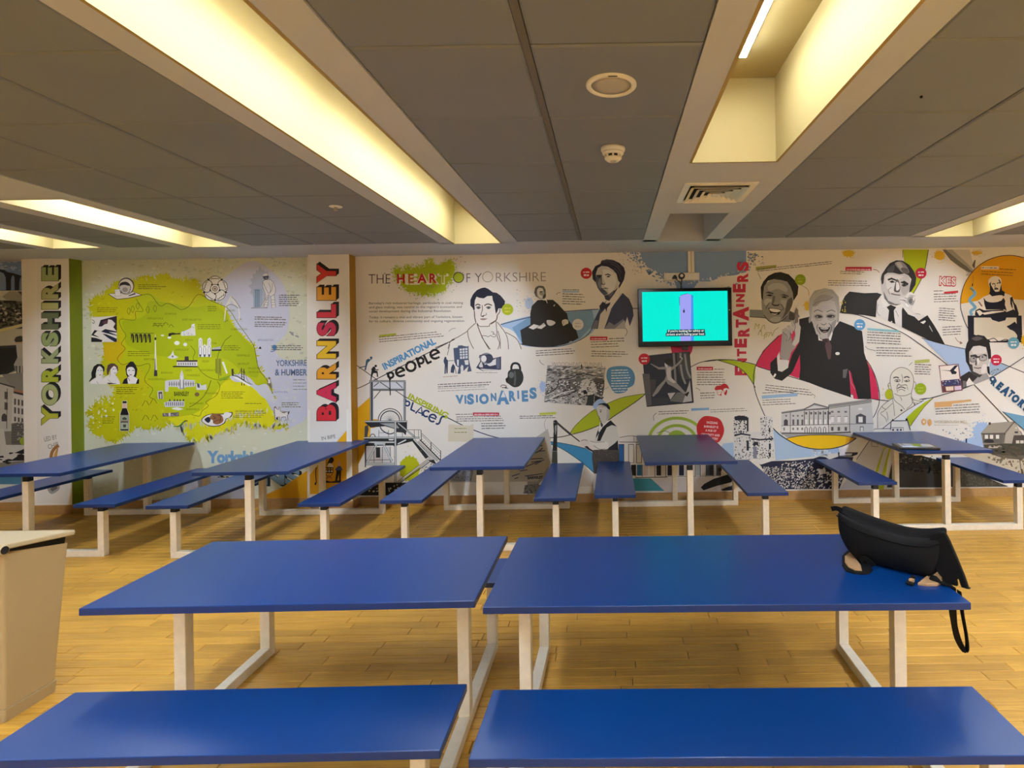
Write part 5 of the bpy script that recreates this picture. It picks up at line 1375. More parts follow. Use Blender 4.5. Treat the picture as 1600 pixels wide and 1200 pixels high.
# the seated elder with a book
m.z(800, 430, 10)
m.splat((164, 184, 204), 827, 474, 6.5, 9, 30, .25, 20); m.z(800, 430, 10)
m.P((38, 38, 38), '130,860 290,770 285,600 310,480 400,390 460,385 640,385 720,450 800,540 860,600 880,700 1000,850 1040,980 960,1030 830,1080 650,1115 420,1120 160,1090', 0)
m.P((70, 68, 66), '150,870 400,850 900,850 1000,880 1020,960 600,1000 300,980', 1) if False else None
m.P((150, 148, 146), '355,230 380,180 440,162 500,180 525,240 530,330 500,370 450,380 400,350 375,320', 1); m.P((90, 88, 86), '345,270 365,200 420,165 490,170 525,230 520,330 505,260 480,200 420,190 390,230 385,300 400,350 370,330', 0); m.P((204, 202, 198), '395,230 430,200 480,215 480,250 440,260 430,300 470,320 480,350 440,355 405,310', 1)
m.P((60, 58, 56), '430,255 470,248 475,262 440,272'); m.P((70, 68, 66), '500,300 525,290 530,340 490,375 480,345'); m.P((220, 218, 212), '430,370 500,375 540,380 555,440 530,430 505,395'); m.P((24, 24, 26), '505,390 535,400 550,460 520,440')
m.P((214, 210, 204), '260,820 340,765 430,790 500,745 530,790 460,840 380,825 330,850', 0); m.S((120, 118, 114), '370,835 440,785 510,760', .7); m.P((202, 198, 192), '545,705 620,705 680,740 640,780 590,790 550,760', 1); m.P((202, 198, 192), '780,720 820,690 870,700 880,750 840,770 800,790', 1); m.S((110, 108, 104), '800,720 810,770', .7); m.P((180, 178, 174), '645,480 665,455 675,470 655,490'); m.P((150, 148, 146), '890,1040 930,1025 945,1040 900,1055')
disc(903, 507, 8.8, (206, 204, 202), (176, 170, 168))
m.L(879, 453.5, 27, 1.4, (84, 86, 96), 0); m.R((150, 170, 196), 879, 454.5, 905, 457); m.L(879, 459.8, 38, 1.4, TXT, -2, 5, 3.8, .2); m.S((120, 110, 106), '876,457 871,458 870,461', .8)
m.speck((110, 112, 90), '806,450 832,450 832,490 806,490', 16, .4, .9)
# poet with dark wavy hair
m.z(890, 395, 10)
m.P((62, 68, 96), '330,1190 400,1020 480,860 560,760 640,700 830,630 930,720 985,850 1000,980 940,1150 900,1000 870,1100 700,1190', 0)
m.P((104, 108, 128), '340,1190 400,1050 450,1060 430,1190'); m.P((196, 190, 186), '440,1190 480,960 560,870 600,830 800,640 820,640 660,850 540,1190', 0); m.P((120, 122, 136), '540,1190 620,1080 700,1130 840,1030 870,1190')
m.P((168, 164, 164), '700,1190 860,1050 880,1190')
m.P((206, 200, 196), '560,770 640,700 780,560 800,620 660,860 580,900', 0)
m.P((40, 44, 70), '465,830 520,760 560,800 640,770 630,810 590,860 575,925 555,860 500,900 470,880', 0); m.S((130, 134, 150), '560,800 600,790 640,775', .8)
m.P((182, 180, 178), '400,460 405,330 440,230 490,200 620,240 700,290 750,440 770,520 740,560 700,580 640,660 560,670 490,620 440,560', 0)
m.P((206, 204, 200), '520,260 620,260 700,330 740,450 700,560 640,640 600,600 610,550 540,530 560,470 520,400', 0)
m.P((74, 80, 100), '405,450 420,345 500,345 510,480 490,540 520,560 570,600 600,640 540,670 480,610 440,550', 0); m.P((110, 114, 128), '440,480 480,400 500,520 470,560', 1)
m.P((54, 58, 76), '540,670 640,640 760,540 700,640 640,720 620,750 560,730', 0); m.P((90, 92, 108), '600,660 700,580 680,640 630,700')
m.P((36, 38, 58), '400,460 360,410 350,300 400,210 480,170 500,120 580,100 680,110 780,160 850,230 870,310 850,420 790,530 770,560 765,500 790,470 760,440 730,330 680,270 600,220 500,205 440,240 410,330 415,420', 0)
m.S((104, 104, 120), '490,135 580,112 680,118 740,145', 1.0); m.S((84, 84, 102), '520,150 620,140 720,170 800,240', .8); m.S((84, 84, 102), '640,170 740,220 810,310', .8); m.S((70, 72, 92), '700,240 770,320 800,420', .8); m.P((198, 190, 186), '740,470 770,450 785,480 760,530 740,520')
m.P((28, 30, 46), '420,350 500,345 505,362 430,370'); m.P((28, 30, 46), '550,340 600,325 650,350 640,360 600,345 556,352'); m.P((60, 62, 76), '570,370 610,358 640,372 600,385'); m.E((24, 26, 40), 606, 370, 11); m.P((24, 26, 40), '440,375 480,365 495,380 450,390')
m.P((48, 50, 66), '490,470 530,490 560,480 555,495 510,500'); m.P((46, 48, 66), '505,555 560,548 610,552 560,562'); m.P((60, 64, 82), '500,580 560,590 540,612 500,604')
disc(916, 427, 8.8, (178, 30, 38))
m.z(0, 0, 1)
m.R((186, 36, 58), 922, 526, 949, 531.5); m.L(924, 530, 23, 1.6, (226, 200, 200)); m.L(951, 530, 24, 1.3, TXT, 2, 1); m.L(923, 535, 54, 1.3, TXT, 2, 3, 4, .25); m.L(924, 549.5, 62, 1.3, TXT, -1, 3, 3.6, .25); m.S((90, 80, 80), '978,513 980,519 977,525', .8)
m.S((40, 44, 60), '988,482 1010,482', 1.1, 0)
m.L(837, 549, 62, 1.3, TXT, 3.5, 3, 3.6, .1); m.S(TXT, '843,562 845,567 850,570', .7)
# blue sky splash at the top behind the television
m.P((122, 146, 180), '1000,392 1166,391 1166,425 1150,430 1128,432 1110,440 1092,440 1080,455 1060,456 1052,436 1036,436 1026,424 1012,418 1004,408')
m.speck((122, 146, 180), '970,392 1000,392 1040,440 1100,456 1140,450 1168,430 1168,395 1185,395 1180,415 1150,445 1090,460 1030,442', 220, .4, 2.0, 1.3)
m.speck((206, 204, 204), '1000,408 1040,440 1100,446 1166,430 1166,420 1100,436 1050,430', 90, .5, 1.9)
m.speck((110, 112, 130), '960,394 1000,394 1010,425 985,430', 46, .3, 1.1); m.speck((90, 92, 110), '1164,394 1196,398 1196,414 1176,416', 30, .5, 1.2)
# tunnel photograph with its caption, blue speech blob
m.T('WOODHEAD TUNNEL', 862, 572, 6.5, (130, 128, 128), 80, -.4, -.012)
m.z(830, 550, 8.889)
m.splat((156, 176, 206), 848, 604, 5, 8, 22, .3, 14); m.z(830, 550, 8.889)
tp = '225,185 1030,205 985,760 180,695'
m.P((150, 148, 144), tp)
m.speck((196, 194, 190), '225,190 1030,210 1010,400 215,370', 120, .4, 1.5, 3.0, .05); m.speck((90, 88, 86), '225,190 1030,210 1010,400 215,370', 120, .4, 1.4, 3.4, -.15)
m.P((104, 102, 98), '420,420 700,360 680,520 500,560 380,500', 1); m.P((84, 82, 80), '870,380 1010,390 990,600 900,560', 1); m.P((190, 188, 184), '700,400 860,400 900,560 700,600', 1)
m.speck((60, 58, 56), '215,370 1010,400 985,755 185,690', 330, .35, 1.3, 1.8, -.4); m.speck((210, 208, 202), '215,400 1010,420 985,755 185,690', 260, .35, 1.2, 1.6, .1)
m.S((52, 50, 50), '200,590 310,530 370,470 390,380 500,375 600,340 640,310 740,300 860,330', 1.5); m.S((64, 62, 60), '215,280 420,300 600,325', 1.0); m.S((70, 68, 66), '860,330 1010,330', 1.0); m.S((52, 50, 50), '190,690 330,640 480,600 640,540', 1.4); m.S((210, 208, 202), '240,660 400,580 600,530', 1.6); m.P((30, 30, 32), '720,540 760,530 775,575 735,585', 1); m.P((46, 50, 52), '790,600 880,590 860,745 760,740'); m.P((36, 36, 40), '880,600 985,640 980,760 880,740'); m.P((30, 30, 32), '690,175 708,175 708,210 692,212'); m.speck((200, 198, 194), '185,640 700,640 760,745 190,695', 60, .5, 1.5, 2)
m.P((80, 130, 168), '1045,330 1065,240 1130,205 1240,195 1340,205 1410,260 1440,340 1430,440 1390,480 1350,500 1320,550 1220,575 1150,560 1100,480 1060,400', 1)
for q in range(9): m.L(955 + (2 if q > 6 else 0), 579.5 + q * 4.1, 30 - abs(q - 3) * 1.4, 1.5, (206, 214, 220), 1.5)
m.S((120, 130, 140), '1010,520 1050,500 1075,485', .6)
# lime leaf behind the man at the pump
m.P((164, 176, 30), '540,1130 600,1040 720,920 880,800 1060,715 1240,640 1430,600 1580,580 1480,670 1350,760 1180,870 1000,990 760,1090 600,1130', 0)
m.S((54, 66, 34), '540,1130 600,1040 720,920 880,800 1060,715 1240,640 1430,600 1580,580', .8); m.S((54, 60, 44), '190,1195 400,1180 540,1150 760,1090 1000,990 1180,870 1350,760 1480,670 1590,580', 1.3)
m.P((150, 174, 206), '860,760 890,690 960,650 1020,690 1040,720 920,760 900,800', 1)
# the man working a hand pump
m.z(830, 620, 10)
m.P((60, 132, 172), '180,680 420,710 640,750 860,810 970,880 990,1195 830,1050 700,950 520,830 400,770 200,705', 0); m.S((30, 44, 60), '200,690 420,715 640,755 860,812', .9); m.S((30, 44, 60), '190,700 400,775 520,835 700,955 830,1055 990,1195', .9)
m.P((224, 216, 204), '170,710 400,775 700,960 990,1200 990,1560 150,1560 150,900')
m.P((150, 144, 136), '-60,1100 140,760 240,720 310,1000 230,1240 -60,1560')
m.z(560, 640, 5); NE = (174, 168, 158)
m.P(NE, '1110,400 1440,180 1480,150 1530,380 1400,560 700,570 720,380'); m.P((200, 190, 168), '705,115 870,125 900,110 900,250 700,250')
m.L(710, 670, 22, 1.2, (120, 130, 60), 0, 2, 6)
for s in ('760,400 850,390', '1010,410 1100,400 1130,380', '1040,440 1090,430', '1200,440 1250,420', '1290,380 1400,330 1440,300', '1300,390 1440,380', '1250,470 1420,400'): m.S((50, 60, 90), s, 1.4)
m.P((120, 122, 128), '730,470 850,440 900,480 880,560 720,560'); m.speck((60, 64, 76), '730,470 850,440 900,480 880,560 720,560', 40, .5, 1.4)
m.z(800, 660, 5)
m.T('BARNSLEY', 824.5, 748.5, 4.2, (40, 44, 60), 24, 3, .05)
m.P((120, 118, 114), '100,490 200,480 240,500 200,560 90,555'); m.speck((60, 60, 62), '100,490 200,480 240,500 200,560 90,555', 46, .4, 1.2)
for s in ('0,420 60,400', '20,440 50,430', '100,420 240,400', '180,330 250,290', '190,190 240,180', '210,225 260,220', '150,310 230,300', '60,380 120,370'): m.S((50, 62, 96), s, 1.3)
m.P((206, 196, 182), '570,340 640,420 640,500 530,500')
m.z(830, 620, 10)
m.P((34, 38, 36), '355,560 345,420 345,380 375,365 410,385 405,700 412,1040 320,1035 335,800', 0); m.P((150, 156, 150), '370,450 395,440 395,520 380,600 368,560'); m.S((110, 108, 92), '330,850 408,850', 1.2, 0); m.S((120, 116, 96), '325,960 410,960', 1.0, 0); m.P((64, 66, 56), '330,860 408,860 412,1035 322,1035'); m.P((26, 30, 30), '350,560 372,500 372,800 340,830')
m.S((60, 56, 54), '380,385 500,490 620,590', 3.2, 0); m.S((60, 56, 54), '600,575 760,700', 1.8, 0); m.E((40, 40, 40), 378, 385, 30, 22); m.E((140, 138, 134), 358, 402, 9)
m.P((72, 66, 62), '960,830 1180,820 1380,700 1385,1010 1380,1200 980,1200 950,960', 0); m.speck((96, 88, 82), '970,850 1200,830 1370,830 1370,1000 960,1000', 40, .4, 1.1)
m.P((196, 194, 186), '1000,650 1020,560 1070,480 1230,380 1330,460 1360,600 1370,680 1300,730 1210,790 1140,820 1000,800 960,760 1000,700', 0)
m.P((28, 30, 36), '1060,470 1090,450 1110,470 1240,365 1340,465 1260,440 1180,480 1120,600 1080,690 1030,690 1060,560 1010,650 1020,590', 0); m.P((28, 30, 36), '1300,730 1370,660 1380,790 1380,830 1210,830 1210,795', 0); m.P((214, 212, 208), '1075,400 1130,385 1200,370 1230,370 1120,470 1060,560 1050,520', 0)
m.P((70, 70, 76), '1080,400 1105,400 1125,440 1105,480 1085,450')
m.P((206, 196, 190), '755,700 800,670 860,665 920,690 900,730 850,760 800,770', 1); m.P((214, 208, 198), '900,690 1020,700 1150,690 1210,740 1190,800 1140,825 1020,800 960,740', 1); m.S((90, 84, 80), '780,690 830,670 880,685', .8); m.S((110, 104, 98), '920,690 1010,710 1150,700', .8); m.S((110, 104, 98), '980,760 1060,815 1160,815', .8); m.P((30, 32, 38), '830,780 870,765 970,840 980,870 900,830'); m.P((216, 200, 196), '870,760 960,770 975,840 920,810')
m.P((192, 188, 184), '1020,190 1040,140 1100,110 1180,150 1220,200 1225,330 1150,420 1080,380 1055,300', 0); m.P((168, 164, 162), '1180,190 1225,210 1225,330 1170,370 1180,280'); m.P((26, 30, 44), '1030,150 1060,110 1140,95 1200,115 1230,160 1230,205 1200,190 1170,150 1100,120 1050,130', 0)
m.E((90, 88, 88), 1085, 232, 12, 12); m.S((60, 58, 58), '1065,210 1085,205 1105,212', .8); m.S((120, 114, 112), '1020,200 1035,290 1055,300', .8); m.S((110, 90, 88), '1062,340 1085,342', .8); m.S((60, 58, 58), '1055,300 1080,378 1100,380', .9); m.E((176, 170, 166), 1190, 235, 14, 30)
# row of painted beach huts / market stalls behind
m.z(980, 640, 8.889)
m.P((208, 202, 194), '-130,420 0,370 90,365 330,430 560,420 900,420 1320,420 1320,940 60,950 -110,740'); m.S((70, 58, 50), '-110,390 0,368 90,365 160,380', .8); m.S((70, 58, 50), '-110,450 330,455', 1.0, 0); m.S((70, 58, 50), '90,365 95,450', .7, 0)
for x, c_ in ((-120, (40, 92, 150)), (15, (206, 198, 184)), (125, (206, 198, 184)), (245, (190, 184, 178))): m.R((60, 50, 46), x, 478, x + 78, 742); m.R(c_, x + 8, 486, x + 70, 735)
for x, c_ in ((55, BLK), (135, (40, 100, 130)), (220, (186, 170, 164)), (310, (196, 186, 170)), (405, BLK), (470, (200, 192, 180)), (560, NAVY), (620, (190, 184, 178)), (720, NAVY), (800, (196, 190, 178)), (830, (26, 30, 40)), (955, (150, 156, 158)), (1030, (186, 178, 172)), (1100, (70, 80, 90)), (1140, (40, 44, 56)), (1200, (150, 150, 150)), (1235, (60, 64, 70))):
    m.R(c_, x, 765, x + 68, 915)
for x in (110, 205, 380, 530, 940, 1010, 1090, 1190): m.R((36, 34, 38), x, 765, x + 9, 930)
m.S((60, 56, 54), '110,945 560,935', 1.2, 0); m.S((90, 84, 80), '560,930 1300,920', .7, 0); m.E(BLK, 1285, 830, 28, 30)
m.P((60, 138, 150), '80,955 330,955 530,1130 105,1130'); m.P((200, 190, 184), '330,955 1320,925 1320,1140 530,1140')
m.P((20, 22, 36), '1020,1080 1070,1030 1200,960 1400,900 1480,960 1440,1010 1240,1060 1060,1120', 0); m.P((24, 26, 40), '1300,1110 1480,1040 1500,1120 1320,1125'); m.speck((190, 186, 190), '1240,1070 1480,1010 1470,1050 1240,1120', 26, .4, 1.2)
# green arches, red blob with its slogan
for rr, w_ in ((390, 4.6), (268, 4.6)): m.S((150, 172, 56), [(690 + rr * math.cos(a * math.pi / 20), 445 - rr * .84 * math.sin(a * math.pi / 20)) for a in range(21)], w_, 0)
m.P((150, 172, 56), [(690 + 150 * math.cos(a * math.pi / 14), 445 - 160 * math.sin(a * math.pi / 14)) for a in range(15)])
m.S((84, 84, 84), '410,325 520,295 600,330', .8)
m.P((186, 36, 42), '965,230 1000,150 1070,92 1180,95 1280,130 1330,210 1345,300 1310,400 1250,460 1100,470 1000,400 970,320', 1)
for i, (s_, x, w_) in enumerate((('DAZZLING', 1104, 17), ('BARNSLEY IS', 1100, 22), ('A HUB OF', 1102, 17), ('CREATIVITY AND', 1095.5, 29), ('INDUSTRY', 1104, 18))): m.T(s_, x, 661.5 + i * 6.2, 3.6, (232, 206, 204), w_, -4, .02)
# dancer photograph
m.z(980, 530, 8.889)
m.P((184, 44, 84), '600,90 915,90 900,170 870,220 850,170 620,190'); m.P((46, 50, 62), '210,235 620,190 860,170 920,880 270,935')
m.P((88, 88, 90), '210,480 310,480 340,920 270,930'); m.P((70, 70, 72), '310,560 400,560 390,780 340,800'); m.P((120, 120, 122), '630,195 660,195 690,620 660,620'); m.P((70, 72, 76), '690,190 860,175 890,560 760,560 700,400')
for s in ('740,190 740,260', '800,200 830,420 880,540', '740,350 770,520 810,620'): m.S((140, 140, 142), s, 3)
m.P((104, 104, 104), '590,860 690,740 810,730 770,880'); m.P((176, 174, 172), '770,880 850,640 870,570 900,860'); m.P((180, 176, 176), '560,750 670,740 600,840'); m.P((58, 60, 66), '340,820 590,810 560,900 345,920')
m.P((140, 138, 138), '540,380 560,360 620,385 680,350 740,290 760,250 775,270 740,330 660,400 610,440 620,540 700,620 800,730 850,740 790,760 640,660 560,620 540,580 430,740 360,800 350,780 420,660 520,560 540,500 530,420 440,420 330,350 325,335 440,390', 0)
m.P((186, 184, 182), '545,390 610,390 600,520 680,600 640,610 560,560 548,480', 0); m.P((196, 194, 192), '520,330 555,350 560,390 530,385', 1); m.E((40, 40, 44), 575, 310, 55, 46); m.P((20, 20, 22), '800,770 850,725 860,740 830,800', 0); m.S((190, 188, 186), '730,240 765,270', 1.0); m.S((26, 26, 30), '860,170 920,880 270,935', 1.2, 0)
disc(1006.5, 561, 8.8, (186, 36, 56))
m.z(0, 0, 1)
m.S((40, 36, 60), '1078,574 1095,566 1118,562 1140,562', 1.1); m.R((180, 40, 60), 1088.5, 573, 1114, 578.5); m.L(1091, 577, 21, 1.6, (226, 200, 200)); m.L(1116, 577.5, 16, 1.3, TXT); m.L(1089, 582.5, 46, 1.3, TXT, 0, 6, 3.8, .2)
m.z(980, 530, 8.889)
m.P((178, 34, 46), '1215,690 1240,650 1300,640 1340,615 1390,635 1415,690 1380,680 1340,690 1330,720 1300,700 1235,710', 1); m.P((178, 34, 46), '1285,760 1310,765 1305,795', 0); m.P((178, 34, 46), '1350,750 1385,700 1385,750 1365,780', 1); m.S((178, 34, 46), '1245,720 1260,770 1295,770 1320,720', .7); m.S((178, 34, 46), '1340,720 1350,760', .7)
for x, y in ((1270, 735), (1300, 733), (1345, 715), (1370, 710)): m.E((178, 34, 46), x, y, 6, 4)
m.L(1094, 615, 24, 1.3, TXT, 2, 3, 3.8, .1); m.S(TXT, '950,680 990,690 1010,715', .8); m.z(0, 0, 1)
m.L(1029, 644, 50, 1.3, TXT, 2.2, 2, 3.6); m.P((120, 160, 196), '1080,638 1108,637 1108,640.5 1080,642'); m.L(1110, 641, 58, 1.2, (130, 128, 126), 2.4, 2, 3.4); m.S(TXT, '1026,645 1021,650 1022,657', .8)
# ENTERTAINERS reading upwards
for ch, a, b, x0, x1 in (('S', 409, 423.5, 1151, 1170), ('R', 427, 440.5, 1151.5, 1169), ('E', 443.5, 457, 1145, 1165), ('N', 459.5, 472, 1150, 1163.5), ('I', 475, 479.5, 1150, 1162.5), ('A', 479, 501.5, 1145, 1170), ('T', 499, 512, 1149.5, 1167), ('R', 512, 526, 1153, 1171), ('E', 529, 543, 1147.5, 1167), ('T', 545, 557, 1151.5, 1166), ('N', 560, 573, 1152, 1167), ('E', 572, 586.5, 1148, 1167)):
    m.B(ch, x0, a, x1, b, (184, 40, 70), 90, .06)
m.P((176, 186, 40), '1159.5,578 1162.5,576 1164,582 1160,584')
# lime tail, crimson disc and the great arcs
m.P((158, 176, 24), '1118,562 1140,562 1160,566 1182,570 1180,590 1178,602 1166,584 1150,572', 0); m.S((44, 50, 44), '1100,565 1140,562 1170,567 1190,573', 1.1); m.S((44, 50, 44), '1122,563 1150,572 1166,584 1178,602 1180,606', 1.0)
m.E((190, 36, 76), 1276, 558, 97, 72, .5, 48) if False else None
m.P((192, 38, 78), '1180,572 1192,548 1215,525 1240,512 1330,540 1352,560 1366,585 1372,610 1373,626 1355,622 1300,608 1240,590', 0)
m.P(WHITE, '1180,572 1240,588 1300,608 1366,624 1372,650 1370,700 1180,660')
m.S((36, 40, 56), '1218,524 1196,545 1182,568 1177,590 1180,612 1188,634 1196,652', 1.2); m.S((36, 40, 56), '1184,573 1240,590 1300,608 1356,622 1400,627 1450,626', 1.2); m.S((36, 40, 56), '1342,548 1360,572 1371,600 1374,625 1368,645 1361,656', 1.1)
m.S((36, 40, 56), '1314,489 1340,492 1372,504 1410,520 1440,540 1470,562 1500,588', 1.2)
m.P((158, 178, 206), '1440,528 1470,538 1520,546 1520,592 1505,592 1480,568', 0); m.S((36, 40, 56), '1440,528 1470,537 1510,546', 1.0)
# smiling man
m.z(1140, 395, 8)
m.P((120, 124, 122), '250,710 420,715 480,820 250,800'); m.S(BLK, '250,800 440,815 480,840', 1.0); m.P((112, 110, 108), '640,860 760,730 860,770 880,800 750,865'); m.P((70, 62, 62), '750,720 830,790 800,850 740,830')
m.P((136, 134, 132), '400,520 430,420 500,350 620,330 740,370 800,450 800,580 770,680 720,790 640,860 560,885 480,850 420,760 400,660', 1)
m.P((30, 30, 32), '395,560 388,430 420,360 480,290 560,250 640,240 740,270 810,340 860,420 850,520 800,600 790,500 760,420 720,360 640,340 560,330 480,350 430,420 420,500 415,600', 0)
m.P((160, 158, 156), '480,420 560,380 660,390 720,450 700,490 600,450 500,480', 1); m.P((168, 166, 164), '430,600 470,570 530,590 480,650 440,650', 1); m.P((158, 156, 154), '640,590 720,600 750,650 690,690 650,650', 1); m.P((160, 158, 154), '500,840 560,800 640,810 600,865', 1)
m.P(DK, '440,500 490,485 550,505 545,520 480,505'); m.P(BLK, '455,530 500,518 545,535 500,545'); m.P(DK, '625,530 680,515 740,540 735,552 680,535'); m.P(BLK, '640,550 690,540 725,565 680,565')
m.P((96, 94, 92), '540,540 570,540 560,620 525,640'); m.P(BLK, '525,630 560,650 600,650 630,635 610,665 560,665 530,650'); m.S(DK, '500,620 470,660 455,700', 1.0); m.S(DK, '640,640 670,680 665,720', 1.0)
m.P(BLK, '480,690 560,695 650,715 620,770 560,785 510,755', 0); m.P((224, 222, 218), '500,700 570,702 640,722 600,742 540,738 505,720', 1); m.P((180, 176, 172), '520,755 570,762 600,755 565,780', 1); m.S(BLK, '430,780 490,850 560,880 640,860 720,790', 1.0)
m.P((84, 82, 80), '720,600 780,560 780,660 720,760 650,830 690,740', 1)
for s in ('310,960 325,880 340,920 370,890 355,950', '380,990 400,940 430,900 440,960', '350,1030 390,960 400,1040', '420,1040 470,1010 450,1060', '430,1080 450,1000 500,1000', '480,1050 520,990 530,1040 560,970 590,950 610,930'): m.S((140, 140, 70), s, .8)
disc(1250.5, 437, 8.6, (132, 150, 20), (160, 170, 60))
m.z(0, 0, 1); m.P((150, 150, 80), '1181,417 1213,414 1213,418.5 1181,423'); m.L(1183, 421.5, 122, 1.2, TXT, 6, 2, 3, .2); m.S(TXT, '1184,426 1187,432 1189,436', .7)
m.splat((196, 166, 40), 1325, 396, 9, 5, 26, .4, 14); m.splat((206, 170, 50), 1261, 478, 4, 7, 20, .3, 8); m.S((150, 140, 70), '1252,446 1262,452 1264,462', .8)
# laughing man with a raised finger
m.z(1190, 440, 6.318)
SUIT = (28, 28, 30)
m.P(SUIT, '370,370 480,345 540,520 700,480 770,390 900,440 990,490 1005,620 1010,700 1060,860 1080,1160 940,1160 880,900 860,870 880,1140 900,1150 600,1050 370,960 380,860 370,740 300,900 200,980 130,960 85,900 85,800 150,740 150,800 170,880 260,840 300,720 370,600', 0)
m.P((192, 38, 78), '865,880 885,960 920,1040 950,1160 905,1155 890,1040 870,960', 0); m.P((192, 38, 78), '375,720 380,860 360,955 280,925 320,860 355,800', 0); m.S((150, 150, 150), '862,880 880,990 920,1060', .5)
m.P((150, 146, 144), '180,740 190,640 205,470 250,460 285,500 300,600 340,640 290,700 270,770 200,780', 0)
m.P((168, 164, 162), '205,480 230,455 260,470 290,520 270,570 245,590 240,530 210,500', 0); m.P((176, 172, 168), '245,440 275,425 310,480 300,520 280,500', 0); m.P((180, 176, 172), '285,390 310,380 340,470 320,495 300,470', 0); m.P((120, 110, 108), '325,290 340,255 360,280 360,400 385,460 360,540 370,600 320,640 300,600 330,520 340,480 325,400', 0)
m.P((186, 182, 178), '320,420 360,400 385,450 370,590 330,640 300,620 330,520', 0); m.S(DK, '245,590 250,540 210,500', .7); m.S(DK, '280,500 285,550 260,580', .7); m.S(DK, '320,495 330,440 310,385', .7); m.S(DK, '185,770 230,780 270,770', .9); m.S((110, 106, 104), '330,520 320,570 290,600', .8)
m.P((206, 204, 200), '150,740 175,690 180,770 270,775 260,850 200,890 160,880', 0); m.P(SUIT, '155,880 175,890 200,900 170,900'); m.P((220, 218, 214), '112,935 130,905 145,915 128,945')
m.P((156, 154, 150), '465,250 470,170 520,90 620,65 700,80 760,150 770,260 760,390 740,400 735,300 500,250 490,400 475,390', 0)
m.P((174, 170, 165), '500,250 530,190 620,150 720,200 745,300 740,400 700,500 650,560 590,570 545,520 510,440 490,340', 0)
m.P((140, 136, 131), '500,240 530,170 600,130 700,150 650,190 590,200 540,240', 1); m.S((120, 116, 112), '505,235 545,205 600,192 660,180 705,150', 1.0); m.S((140, 136, 132), '500,200 560,150 640,120', .8); m.S((140, 136, 132), '560,120 660,90 730,140 755,240', .8); m.S((140, 136, 132), '480,200 500,130 570,85', .8); m.S((150, 146, 142), '720,180 750,230 755,320', .8); m.P((170, 166, 164), '560,250 650,240 700,270 640,300 570,290', 1); m.P((176, 172, 168), '560,380 600,350 650,370 660,410 600,420', 1); m.P((142, 138, 134), '690,410 735,380 705,490 660,550 650,500', 1); m.P((170, 166, 162), '510,380 550,400 560,460 530,440', 1)
m.P((138, 134, 130), '515,335 555,318 605,335 600,362 545,372 520,358', 1); m.P((138, 134, 130), '635,330 680,314 728,330 722,358 680,370 640,358', 1); m.P((40, 38, 38), '525,342 560,330 598,344 585,356 545,357', 1); m.P((40, 38, 38), '642,340 680,328 718,338 705,353 660,354', 1); m.P((180, 176, 172), '538,346 552,342 556,350 545,352'); m.P((180, 176, 172), '694,342 708,342 700,350 690,349'); m.S((110, 106, 104), '530,375 560,384 595,376', .7); m.S((110, 106, 104), '650,374 685,382 718,370', .7); m.S(DK, '515,300 550,280 600,300', 1.0); m.S(DK, '640,300 690,282 725,300', 1.0)
m.P((34, 30, 30), '562,448 620,462 672,448 664,480 640,502 608,506 580,488', 1); m.P((198, 194, 190), '575,456 620,467 662,456 650,468 620,474 588,468'); m.P((120, 104, 102), '598,492 620,486 645,490 630,501 606,502'); m.S(DK, '555,420 545,460 580,520', .9); m.S(DK, '660,410 690,450 670,510', .9); m.S(DK, '585,415 610,428 640,412', 1.0)
m.P((214, 212, 208), '555,525 580,570 630,575 660,555 695,490 700,510 680,580 640,590 560,580', 0); m.P((84, 62, 64), '630,570 660,560 690,640 680,760 655,770 625,640', 0); m.P((56, 44, 46), '590,570 640,560 660,600 610,600'); m.E((196, 194, 190), 748, 710, 22, 15); m.P((96, 94, 94), '800,870 850,860 830,950 800,950'); m.E((140, 138, 134), 472, 380, 10, 30); m.E((150, 146, 142), 752, 380, 10, 28)
m.z(0, 0, 1); m.L(1196, 602, 76, 1.3, TXT, -6.5, 3, 3.8, .1); m.S(TXT, '1268,615 1273,618 1272,622', .7); m.P((140, 170, 196), '1190,618 1246,614 1246,619 1190,623'); m.L(1191, 614.5, 54, 1.2, TXT, 2.5); m.L(1191, 626, 52, 1.2, TXT, 2.5, 3, 3.6, .2)
# man with chin on his fist
m.z(1300, 395, 8)
m.P((164, 178, 14), '885,-40 1205,-40 1165,190 1110,340 1015,505 960,480 1000,300 900,100', 0); m.S((50, 56, 20), '885,-40 885,60', .8, 0); m.S((50, 56, 30), '1205,-40 1165,190 1110,340 1015,510', 1.1)
m.P((32, 31, 30), '95,755 130,600 160,540 215,485 400,505 560,500 620,520 560,600 545,805 400,780 250,765', 0); m.speck((200, 180, 40), '95,600 150,580 175,640 170,740 100,755', 26, .5, 1.4)
m.P((30, 30, 32), '870,930 860,760 880,680 950,770 1030,800 1080,850 1190,780 1270,900 1330,1000 1410,1150 1250,1110 1100,1040', 0); m.P((206, 202, 196), '545,805 560,620 620,540 700,660 720,690 870,680 870,930 700,850', 0); m.P(SUIT, '680,680 730,650 800,680 770,720 775,800 790,890 740,870 695,850 710,720', 0); m.P((214, 210, 204), '610,540 640,520 700,640 640,690 615,600', 0); m.S(MID, '570,640 560,740 600,790', .7); m.S(MID, '790,720 830,800', .7); m.E((220, 216, 210), 742, 862, 10, 8)
m.P((190, 184, 178), '615,460 620,340 660,250 760,240 960,280 980,370 970,480 900,560 860,640 790,640 720,620 660,560 630,520', 0)
m.P((208, 202, 196), '660,300 720,270 900,290 820,350 800,480 740,500 680,440', 0); m.P((172, 166, 160), '870,390 960,400 955,480 890,530 860,460', 1); m.P((110, 106, 104), '640,480 700,600 790,640 860,640 800,660 710,640 650,570', 0)
